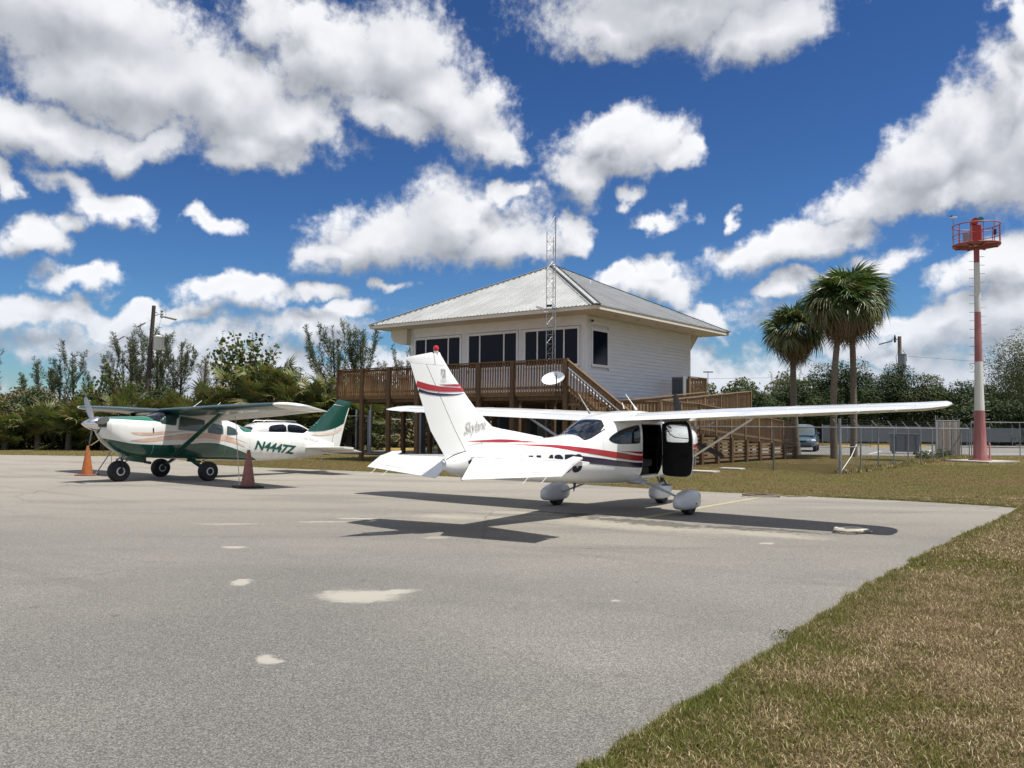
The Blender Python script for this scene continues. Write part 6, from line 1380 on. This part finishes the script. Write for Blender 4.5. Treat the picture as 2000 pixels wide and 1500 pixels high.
def sabal(x,y,H,lean,label,R,nf,seed,tr=.22,crown=1.0,bend=0.):
    T=thing('palm_tree',label,'palm tree',(x,y,0),0,'sabal palms behind the fence'); rs=np.random.RandomState(seed)
    pts=[];rr_=[]
    for i in range(15):
        t=i/14; pts.append((lean[0]*t+bend*math.sin(t*math.pi),lean[1]*t,H*t)); rr_.append(tr*(1.15-.25*t+.12*max(0,.12-t)/.12+.03*math.sin(i*2.3+seed)))
    MB().tube(pts,rr_,14).build('trunk',M_['bark'],T,smooth=rad(60))
    C=D.objects.new('crown',None); COL.objects.link(C); C.parent=T; C.location=(lean[0],lean[1],H)
    bt=MB(); bt.tube([(0,0,-.55),(0,0,.0),(0,0,.45)],[tr*1.05,tr*1.35,tr*.5],12); bt.build('boot_cluster',M_['bark'],C,smooth=rad(40))
    for i in range(nf):
        f=(i+.5)/nf
        el=math.asin(max(-1,min(1,1-1.86*f)))+rs.uniform(-.12,.12); az_=i*2.39996+rs.uniform(-.25,.25)
        kind='g' if f<.55 else ('y' if f<.76 else 'b')
        if kind=='g' and rs.rand()<.25: kind='y'
        d=(math.cos(az_)*math.cos(el),math.sin(az_)*math.cos(el),math.sin(el))
        o=link(FR[kind][i%3],'frond',C); o.rotation_mode='QUATERNION'; o.rotation_quaternion=dirquat(d,rs.uniform(-.5,.5))
        s_=R*rs.uniform(.84,1.08)/1.9*(1.0 if kind!='b' else .92); o.scale=(s_,s_,s_); o.location=(d[0]*.12,d[1]*.12,.15+rs.uniform(-.15,.12))
    return T
sabal(15.9,42.5,7.55,(.42,.0),'middle tall sabal palm with a slanting trunk, its crown overlapping its neighbour',2.05,92,11,.150,bend=-.18)
sabal(18.05,45.5,8.25,(-.05,.0),'rightmost and tallest sabal palm with a straight trunk and broad round crown',2.30,98,12,.155,bend=.05)
sabal(16.3,49.2,6.95,(-.15,.0),'shorter left sabal palm standing apart from the two tall ones',2.05,84,13,.17,bend=-.12)

def leafcloud(rs,lobes,n,size,flat=.5,inner=.55,asp=.55):
    """n quads spread through ellipsoid lobes (x,y,z,rx,ry,rz); returns V,F"""
    w=np.array([l[3]*l[4]+l[3]*l[5]+l[4]*l[5] for l in lobes]); idx=rs.choice(len(lobes),n,p=w/w.sum()); L=np.array(lobes)[idx]
    d=rs.normal(size=(n,3)); d/=np.linalg.norm(d,axis=1)[:,None]
    r=inner+(1-inner)*rs.rand(n)**.6
    clump=1+.14*np.sin(d[:,0]*7+L[:,0]*5)*np.sin(d[:,1]*6+L[:,1]*3)+.12*np.sin(d[:,2]*9+L[:,2]*4)
    c=L[:,:3]+d*L[:,3:6]*(r*clump)[:,None]; c[:,2]=np.abs(c[:,2])+.02
    nrm=d*.7+rs.normal(size=(n,3))*.7; nrm[:,2]+=flat; nrm/=np.linalg.norm(nrm,axis=1)[:,None]
    a=np.cross(nrm,rs.normal(size=(n,3))); a/=np.linalg.norm(a,axis=1)[:,None]; b=np.cross(nrm,a)
    s=size*rs.uniform(.6,1.25,n)[:,None]
    V=np.stack([c-a*s,c+b*s*asp-a*s*.1,c+a*s,c-b*s*asp-a*s*.1],1).reshape(-1,3); F=np.arange(n*4).reshape(n,4)
    return V,F
def bush(x,y,h,w,label,m,n,size,seed,cat='shrub',name='shrub',group=None,nl=9,depth=None,asp=.55,trunk=True,sparse=.0,base=.0):
    rs=np.random.RandomState(seed); T=thing(name,label,cat,(x,y,0),0,group); dp=depth or w*.8; lobes=[]
    for i in range(nl):
        zz=base+rs.uniform(.12,.80)*(h-base); k=.62 if zz>h*.55 else .9
        lobes.append((rs.uniform(-.5,.5)*w*k,rs.uniform(-.5,.5)*dp*k,zz,w*rs.uniform(.18,.33),dp*rs.uniform(.2,.33),min(h-zz,h*rs.uniform(.17,.28))))
    V,F=leafcloud(rs,lobes,n,size,asp=asp,inner=.45)
    o=link(npmesh('foliage',V,F,m),'foliage',T,kind='stuff')
    if trunk:
        k=0
        for i in range(4):
            l=lobes[i]; MB().tube([(rs.uniform(-.1,.1),rs.uniform(-.1,.1),0),(l[0]*.5,l[1]*.5,l[2]*.5),(l[0],l[1],l[2])],[.07,.05,.02],6).build('stem',M_['bark2'],T,smooth=True)
    return T
def palmetto(x,y,h,label,nf,seed,R=1.,group=None,stem=1.):
    T=thing('palmetto',label,'palmetto',(x,y,0),0,group); rs=np.random.RandomState(seed)
    V=[];F=[];off=0
    for i in range(nf):
        me=PM[i%len(PM)]; az_=rs.uniform(0,2*math.pi); el=rs.uniform(.05,1.35); s_=R*rs.uniform(.75,1.15)
        q=dirquat((math.cos(az_)*math.cos(el),math.sin(az_)*math.cos(el),math.sin(el)),rs.uniform(-.6,.6)).to_matrix()
        org=np.array([rs.uniform(-.5,.5)*stem,rs.uniform(-.4,.4)*stem,max(.05,(h-1.5*R)*rs.uniform(.05,1.)**.7)])
        v=me[0]@np.array(q).T*s_+org; v[:,2]=np.maximum(v[:,2],.02); V.append(v); F+= [tuple(off+k for k in f) for f in me[1]]; off+=len(v)
    m2=D.meshes.new('fronds'); m2.from_pydata([tuple(p) for p in np.concatenate(V)],[],F); m2.materials.append(M_['palmetto']); link(m2,'fronds',T,kind='stuff')
    if h>2.4:
        MB().tube([(0,0,0),(.1,0,h-1.2)],[.17,.14],8).build('trunk',M_['bark'],T,smooth=True)
    return T
PM=[]
for k in range(5):
    me=frond_mesh('tmp',M_['palmetto'],rs,.75,.75,20,120,.30,.25,.05,stemw=.01); PM.append((np.array([v.co[:] for v in me.vertices]),[tuple(p.vertices) for p in me.polygons])); D.meshes.remove(me)
def casuarina(x,y,h,label,seed,nb=16,lean=.15,m='casu',w=.30,up=1.05,dens=1.,group='casuarinas behind the bushes'):
    T=thing('casuarina_tree',label,'tree',(x,y,0),0,group); rs=np.random.RandomState(seed); br=MB(); V=[]
    top=Vector((lean*h*.4,0,h*.97)); MB().tube([(0,0,0),(lean*h*.08,0,h*.4),tuple(top)],[.12,.08,.015],7).build('trunk',M_['bark2'],T,smooth=True)
    twigs=[(Vector((lean*h*.06,0,h*.35)),top,.8)]
    for i in range(nb):
        f=rs.uniform(.08,.72); a=rs.uniform(0,2*math.pi); p=Vector((lean*h*.4*f*f,0,h*f)); L=min(h*(1-f)*rs.uniform(.6,1.02)+.5,h*.62)
        d=(Vector((math.cos(a)*w*1.25,math.sin(a)*w*1.25,up))+Vector((lean*.9,0,0))).normalized(); q=p+d*L; mid=p.lerp(q,.5)+Vector((math.cos(a),math.sin(a),-.4))*.10*L
        br.tube([p,mid,q],[.035,.02,.005],4)
        ns=max(4,int(L*4.2))
        for j in range(ns):
            t=.18+.80*(j+rs.rand())/ns; c=(p.lerp(mid,t*2) if t<.5 else mid.lerp(q,t*2-1)); b=rs.uniform(0,2*math.pi)
            td=(d*.9+Vector((math.cos(b),math.sin(b),.05))*.48).normalized(); twigs.append((c,c+td*rs.uniform(.4,.9)*(1.15-.55*t),1.))
        twigs.append((mid,q,.8))
    br.build('branches',M_['bark2'],T,kind='stuff')
    for p,q,s_ in twigs:
        L=(q-p).length; n=max(4,int(46*L*dens)); t=rs.rand(n)**.8; c=np.array(p)[None]+t[:,None]*np.array(q-p)[None]
        axis=np.array((q-p).normalized()); r=rs.normal(size=(n,3)); r-=(r@axis)[:,None]*axis; r/=np.linalg.norm(r,axis=1)[:,None]
        ln=(.26*rs.uniform(.5,1.25,n))[:,None]; d=r*.55+axis*.8+np.array([.12,0,-.22]); d/=np.linalg.norm(d,axis=1)[:,None]
        sd=np.cross(d,rs.normal(size=(n,3))); sd/=np.linalg.norm(sd,axis=1)[:,None]; ww=(.016*rs.uniform(.7,1.4,n))[:,None]
        V.append(np.stack([c,c+d*ln*.5+sd*ww,c+d*ln,c+d*ln*.5-sd*ww],1).reshape(-1,3))
    V=np.concatenate(V); F=np.arange(len(V)).reshape(-1,4); link(npmesh('foliage',V,F,M_[m]),'foliage',T,kind='stuff'); return T
k=58/49.; zz=lambda z:(z-1.52)*k+1.52
for (x,z,lb,nb,ln,sd,mm) in ((-29.6,5.5,'thin bare casuarina at the very left edge of the photo',4,.0,21,'casub'),(-26.95,5.35,'small dark casuarina second from the left edge',12,-.05,22,'casu'),(-25.75,4.9,'short bushy casuarina just right of the second from the left edge',10,.0,23,'casu'),
    (-24.9,5.85,'casuarina with two swept tips left of the lone columnar one',16,-.1,24,'casu'),(-22.0,5.9,'lone casuarina with a curled tip between the left group and the utility pole',14,-.12,25,'casu'),(-21.5,6.5,'tall casuarina leaning left just behind the white-transformer utility pole',20,-.15,26,'casu'),
    (-20.2,7.2,'tallest brushy casuarina behind the white transformer can',26,-.02,27,'casu'),(-18.9,6.5,'casuarina just right of the white transformer can',20,.02,28,'casu'),(-17.6,5.6,'thin-tipped casuarina between the transformer and the round-leaved tree',9,.05,29,'casub'),(-16.6,5.1,'low ragged casuarina left of the round-leaved tree',9,.05,30,'casu'),
    (-10.0,7.6,'large many-stemmed casuarina above the left end of the deck',26,-.10,31,'casu'),(-8.7,7.35,'casuarina leaning right above the left end of the deck',20,.08,32,'casu'),(-7.2,5.0,'thin casuarina sprig just right of the large ones over the deck',4,.1,33,'casub'),(-5.9,6.0,'casuarina showing beside the left corner of the building',14,-.05,34,'casu')):
    casuarina(x*k,58,zz(z)*.96,lb,sd,max(4,int(nb*.62)),ln,mm,w=.34 if nb>18 else .28)
casuarina(29.5,92,8.2,'faint bare casuarina in the distance between the two palm groups',35,9,0,'casub',dens=.3)
# undergrowth row on the left, from the utility pole to the deck
LB_=['low olive brush at the left edge of the photo','tangled brown-tipped brush second from the left edge','dense dark shrub below the left casuarinas','mid green shrub behind the propeller of the green aircraft','leafy shrub just left of the utility pole','dark shrub under the utility pole','shrub behind the cockpit of the green aircraft','dark shrub behind the wing of the green aircraft','shrub behind the near wing tip of the green aircraft','broad dark shrub left of the deck','shrub touching the left end of the deck']
mm=['leafo','leafo','leafa','leafb','leafb','leafa','leafa','leafa','leafa','leafa','leafb']
for i in range(11):
    x=-30.5+i*2.15; bush(x,49.2+.5*math.sin(i*2),[4.0,4.1,3.9,3.7,3.9,3.6,3.7,4.6,5.0,4.9,4.6][i],3.3,LB_[i],M_[mm[i]],7500,.085,40+i,group=None,nl=11,depth=2.4)
PL=[(-29.6,47.5,3.0),(-27.9,47.5,3.3),(-26.0,47.3,3.2),(-24.3,47.3,3.4),(-22.5,47.5,3.6),(-21.0,47.6,3.9),(-19.1,47.6,3.7),(-17.5,47.6,3.5),(-16.0,47.6,4.5),(-14.7,47.8,5.3),(-13.5,47.9,5.9),(-12.3,47.7,5.2),(-11.1,47.7,4.7),(-10.0,47.7,4.9),(-9.0,47.6,4.3),(-11.7,47.2,2.8),(-14.2,47.2,3.0)]
PB=['first palmetto clump from the left edge of the photo','second palmetto clump from the left edge','palmetto clump left of the spinner of the green aircraft','palmetto clump directly above the spinner','spiky palmetto clump above the far wing tip of the green aircraft','bright palmetto clump left of the utility pole foot','palmetto clump right of the utility pole foot','palmetto clump above the cabin of the green aircraft','palmetto clump under the round-leaved tree','tall cabbage palm clump left of the tallest one','tallest cabbage palm between the round-leaved tree and the deck','cabbage palm just right of the tallest one','drooping cabbage palm above the tail of the green aircraft','cabbage palm clump left of the deck end','palmetto clump partly behind the left end of the deck','low palmetto above the near wing of the green aircraft','low palmetto above the wing strut of the green aircraft']
for i,((x,y,h),lb) in enumerate(zip(PL,PB)):
    palmetto(x,y,h,lb,62 if h<4 else 84,60+i,1.25 if h<4 else 1.35,stem=1.9)
# round-leaved tree and a sprig above the bushes
def roundleaf(x,y,label,tips,seed,n=26,size=.13,m='seagrape'):
    T=thing('sea_grape_tree',label,'tree',(x,y,0)); rs=np.random.RandomState(seed); C_=[]
    for i,(tx,tz) in enumerate(tips):
        p0=Vector((0,0,1.5)); p1=Vector((tx*.45,rs.uniform(-.6,.6),1.5+(tz-1.5)*.65)); p2=Vector((tx,rs.uniform(-.8,.8),tz))
        MB().tube([p0,p1,p2],[.06,.035,.01],5).build('branch',M_['bark2'],T,smooth=True)
        for t in np.linspace(.35,1.,n): q=p0.lerp(p1,t*2) if t<.5 else p1.lerp(p2,t*2-1); C_.append(np.array(q)+rs.normal(size=3)*.20)
    C_=np.array(C_); k=len(C_); nrm=rs.normal(size=(k,3)); nrm/=np.linalg.norm(nrm,axis=1)[:,None]; a=np.cross(nrm,rs.normal(size=(k,3))); a/=np.linalg.norm(a,axis=1)[:,None]; b_=np.cross(nrm,a); s_=size*rs.uniform(.7,1.2,k)
    V=np.stack([C_+(a*math.cos(t)+b_*math.sin(t))*s_[:,None] for t in [i*math.pi/3 for i in range(6)]],1).reshape(-1,3)
    link(npmesh('foliage',V,np.arange(k*6).reshape(k,6),M_[m]),'foliage',T,kind='stuff'); return T
rs=np.random.RandomState(5)
roundleaf(-15.2,49.0,'round-leaved sea grape tree standing above the palms left of the deck',[(-2.1,5.5),(-1.7,6.1),(-1.3,6.5),(-.9,6.9),(-.3,6.3),(.3,6.7),(.6,6.1),(-1.8,5.0),(-1.2,5.4),(-.6,5.8),(1.1,6.4),(1.5,5.6),(-2.0,4.4),(0,5.2),(.9,5.2),(1.9,5.9),(-.9,4.6)],6,60,.105)
roundleaf(-23.4,48.6,'yellowing round-leaved sprig above the far wing of the green aircraft',[(.1,3.9),(.5,4.3),(.9,4.55),(1.4,4.9),(1.6,4.5),(1.3,4.1),(-.3,3.6),(.0,3.3),(-.8,3.2)],7,22,.10)
# right-hand wood: individual trees in front of a tree line
RT=[(24.,86,5.6,5.5),(29.3,87,6.7,6.),(34.2,88,8.6,7.),(38.3,87,8.0,6.5),(42.8,87,7.3,6.5),(47.,86,7.1,6.5),(51.8,86,7.7,7.),(56,86,7.9,7.)]
RL=['low bushy tree directly behind the leftmost palm trunk','tree between the palm trunks and the grey utility pole','tall dark tree just left of the grey-transformer utility pole','dark spreading tree at the foot of the grey-transformer pole','tree halfway between the utility pole and the beacon tower','tree just left of the beacon tower','dark tree right behind the beacon tower','dark tree at the right edge beyond the beacon tower']
for i,((x,y,h,w),lb) in enumerate(zip(RT,RL)):
    bush(x,y,h,w,lb,M_['leafa' if i!=4 else 'leafb'],24000,.10,90+i,cat='tree',name='broadleaf_tree',nl=15,depth=4.,asp=.6)
bush(42.6,70.5,10.2,7.4,'tall feathery tree cut off by the right edge of the photo',M_['leafb'],17000,.10,120,cat='tree',name='broadleaf_tree',nl=16,depth=4.5,asp=.3,base=4.5)
def treeline(name,label,x0,x1,y0,y1,h,m,n,size,seed,dep=5.):
    rs=np.random.RandomState(seed); k=int((x1-x0)/2.2); L=[]
    for i in range(k):
        f=(i+.5)/k; hh=h*rs.uniform(.8,1.08)
        for z in (.22,.5,.78): L.append((x0+(x1-x0)*f+rs.uniform(-1,1),y0+(y1-y0)*f+rs.uniform(-1,1)*dep*.3,hh*z,1.9,dep*.4,hh*.24))
    V,F=leafcloud(rs,L,n,size,asp=.6,inner=.5); o=link(npmesh(name,V,F,M_[m]),name); tag(o,label,'trees',kind='stuff'); return o
treeline('treeline','distant green tree line beyond the ramp and the palms',8,40,104,98,7.2,'leafb',40000,.2,130)
treeline('treeline','dark continuous wood behind the car park screen and beacon tower',24,80,92,88,5.8,'leafa',110000,.125,131)
treeline('treeline','far scrub seen under the raised deck and building',-16,14,66,78,4.6,'leafb',34000,.20,132)
treeline('treeline','far wood beyond the bushes on the left',-85,-8,62,70,4.0,'leafo',52000,.20,133)
treeline('undergrowth','dark undergrowth along the left fence behind the green aircraft',-36,-9,48.9,49.3,2.4,'leafa',30000,.10,134,dep=1.6)
treeline('undergrowth','brown scrub bank seen between the deck posts',-9,8,57,64,2.0,'leafo',22000,.12,135,dep=2.)
treeline('undergrowth','shaded undergrowth beneath the trees right of the beacon tower',41,72,80,78,4.4,'leafa',36000,.15,136,dep=3.)
for i,(x,y,lb) in enumerate(((1.0,52.5,'sunlit yellow-green shrub glimpsed under the building, left one'),(2.6,53.0,'sunlit yellow-green shrub glimpsed under the building, right one'))):
    bush(x,y,2.0,1.3,lb,M_['leafb'],1200,.08,140+i,nl=5)

# ================================================================== grass
def in_poly(P,poly):
    x,y=P[:,0],P[:,1]; c=np.zeros(len(P),bool); n=len(poly)
    for i in range(n):
        (x0,y0),(x1,y1)=poly[i],poly[(i+1)%n]
        if y0==y1: continue
        k=((y0>y)!=(y1>y))&(x<(x1-x0)*(y-y0)/(y1-y0)+x0); c^=k
    return c
def vnoise(P,sc,seed):
    rs=np.random.RandomState(seed); T=rs.rand(64,64); q=P*sc; i=np.floor(q).astype(int); f=q-i; f=f*f*(3-2*f)
    g_=lambda a,b:T[(i[:,0]+a)%64,(i[:,1]+b)%64]
    return (g_(0,0)*(1-f[:,0])+g_(1,0)*f[:,0])*(1-f[:,1])+(g_(0,1)*(1-f[:,0])+g_(1,1)*f[:,0])*f[:,1]
def grassmat():
    m=D.materials.new('grass_blades'); m.use_nodes=True; nt=m.node_tree; b=nt.nodes['Principled BSDF']
    at=N(nt,'ShaderNodeAttribute',attribute_name='tone'); r=N(nt,'ShaderNodeNewGeometry').outputs['Random Per Island']
    cr=nt.nodes.new('ShaderNodeValToRGB'); nt.links.new(at.outputs['Fac'],cr.inputs[0]); e=cr.color_ramp.elements
    e[0].position=0; e[0].color=(.12,.145,.026,1); e[1].position=1; e[1].color=(.66,.56,.36,1)
    for p,c in ((.22,(.215,.215,.055,1)),(.42,(.185,.150,.052,1)),(.58,(.150,.098,.045,1)),(.80,(.27,.195,.10,1))): q=e.new(p); q.color=c
    f=math_(nt,'ADD',.58,math_(nt,'MULTIPLY',r,.75)); c=N(nt,'ShaderNodeVectorMath',operation='SCALE',inp={0:cr.outputs[0],'Scale':f}).outputs[0]
    nt.links.new(c,b.inputs['Base Color']); b.inputs['Roughness'].default_value=.7; b.inputs['Specular IOR Level'].default_value=.25
    o=nt.nodes['Material Output']; t=N(nt,'ShaderNodeBsdfTranslucent',inp={0:c}); mx=N(nt,'ShaderNodeMixShader',inp={0:.25,1:b.outputs[0],2:t.outputs[0]}); nt.links.new(mx.outputs[0],o.inputs[0]); return m
M_['grass']=grassmat()
def edge_dist(P):
    A_=np.array(APRON); d=np.full(len(P),1e9)
    for i in range(len(A_)-1):
        a,b=A_[i],A_[i+1]; ab=b-a; t=np.clip(((P-a)@ab)/(ab@ab),0,1); d=np.minimum(d,np.linalg.norm(P-(a+t[:,None]*ab),axis=1))
    return d
def grass(name,label,P,hgt,wid,seed,far=0.):
    rs=np.random.RandomState(seed); n=len(P); big=vnoise(P,.55,3)*.6+vnoise(P,1.9,4)*.4; fine=vnoise(P,7.,5)
    dead=rs.rand(n)<np.clip(.54+.8*(big-.5)+.9*(vnoise(P,3.6,14)-.5),.12,.93); ed=edge_dist(P); green_edge=np.exp(-ed/.30)
    dead&=rs.rand(n)>green_edge*.62
    tone=np.where(dead,.50+.5*rs.rand(n)**1.15,.06+.50*rs.rand(n)+.22*(big-.5))
    tone=np.clip(tone-.22*green_edge*(~dead)+.10*(fine-.5),0,1)
    tone=tone*(1-far)+far*np.clip(.36+.5*(big-.5)+.2*(vnoise(P,.25,12)-.5),0,1)
    az_=rs.rand(n)*2*np.pi; lean=np.where(dead,rs.uniform(.7,1.5,n),rs.uniform(.15,1.1,n)); h=hgt*rs.uniform(.5,1.3,n)*(1+.5*(fine-.5))*(1+.5*green_edge)
    u=np.stack([np.cos(az_),np.sin(az_)],1); s=np.stack([-np.sin(az_),np.cos(az_)],1)*(wid*rs.uniform(.6,1.4,n))[:,None]
    z0=np.where(dead,rs.uniform(0,.022,n),0.)
    def lay(t,wf):
        c=P+u*(np.sin(lean*t**.7)*h*t)[:,None]; z=z0+np.cos(np.minimum(lean*t**.5,1.5))*h*t+.002
        return np.column_stack([c-s*wf,z]),np.column_stack([c+s*wf,z])
    a0,b0=lay(0.,1.); a1,b1=lay(.5,.8); a2,_=lay(1.,0.)
    V=np.stack([a0,b0,b1,a1,a2],1).reshape(-1,3); i=np.arange(n)*5
    F=np.concatenate([np.stack([i,i+1,i+2],1),np.stack([i,i+2,i+3],1),np.stack([i+3,i+2,i+4],1)])
    me=npmesh(name,V,F,M_['grass']); at=me.attributes.new('tone','FLOAT','POINT'); at.data.foreach_set('value',np.repeat(tone,5).astype(np.float32))
    o=link(me,name); tag(o,label,'grass',kind='stuff'); return o
def scatter(n,seed,y0,y1,x0f,x1f,jit=.05,pw=1.):
    rs=np.random.RandomState(seed); y=y0+(y1-y0)*rs.rand(n)**pw; x=x0f(y)+(x1f(y)-x0f(y))*rs.rand(n); P=np.column_stack([x,y])
    Q=P+(np.column_stack([vnoise(P,2.2,8),vnoise(P,2.2,9)])-.5)*.16+(np.column_stack([vnoise(P,7.,10),vnoise(P,7.,11)])-.5)*.10
    return P[(~in_poly(P,APRON))|(edge_dist(P)<.06*vnoise(P,2.6,8)*vnoise(P,9.,10)*2.2)]
hw=lambda y:.62*y+.6
P=scatter(640000,201,3.0,9.0,lambda y:np.maximum(-.6,.42*y-1.9),hw); print('near grass',len(P)); grass('grass','dry brown and green lawn in the bottom right corner beside the apron',P,.038,.0019,202)
P=scatter(460000,203,9.0,19.0,lambda y:.3*y-1.,hw,pw=.9); grass('grass','dry lawn along the right edge of the apron',P,.040,.0036,204)
P=scatter(420000,205,15.0,36.0,lambda y:np.where(y<18,6.,-12.+0*y),hw,pw=.85); grass('grass','mown patchy lawn between the apron and the building',P,.022,.006,206,.55)
P=scatter(90000,207,36.0,60.0,lambda y:-.62*y,lambda y:.62*y); P=P[~((P[:,1]>42)&(P[:,0]<13)&(P[:,0]>-12))]
P=P[~in_poly(P,[(14.,49.5),(21.5,47.2),(30,50),(45,60),(70,80),(52,84),(24,71),(13,60)])]; grass('grass','far mown lawn around the tower, the fence and the left verge',P,.035,.012,208,.6)
P=np.concatenate([np.column_stack([10.9+(24.9-10.9)*t+r_[0],28.5+(46.9-28.5)*t+r_[1]]) for t,r_ in ((np.random.RandomState(209).rand(5000),np.random.RandomState(210).normal(size=(2,5000))*.16),)])
grass('long_grass','longer pale grass grown up along the foot of the barbed wire fence',P,.20,.010,211)
rs=np.random.RandomState(220)
for i,(x,y,lb,m,h_) in enumerate(((1.95,6.25,'small dark reddish weed at the apron edge in the right foreground','leafo',.07),(22.,44.,'weedy green clump at the foot of the slatted gate','leafb',.5),(20.4,42.6,'weedy tuft at the fence foot left of the slatted gate','leafb',.45))):
    n=160 if i else 70; V,F=leafcloud(rs,[(0,0,h_*.4,h_*1.3,h_*1.1,h_*.5)],n,h_*.28,asp=.25,inner=.1); o=link(npmesh('weed',V,F,M_[m]),'weed',loc=(x,y,0)); tag(o,lb,'weed')
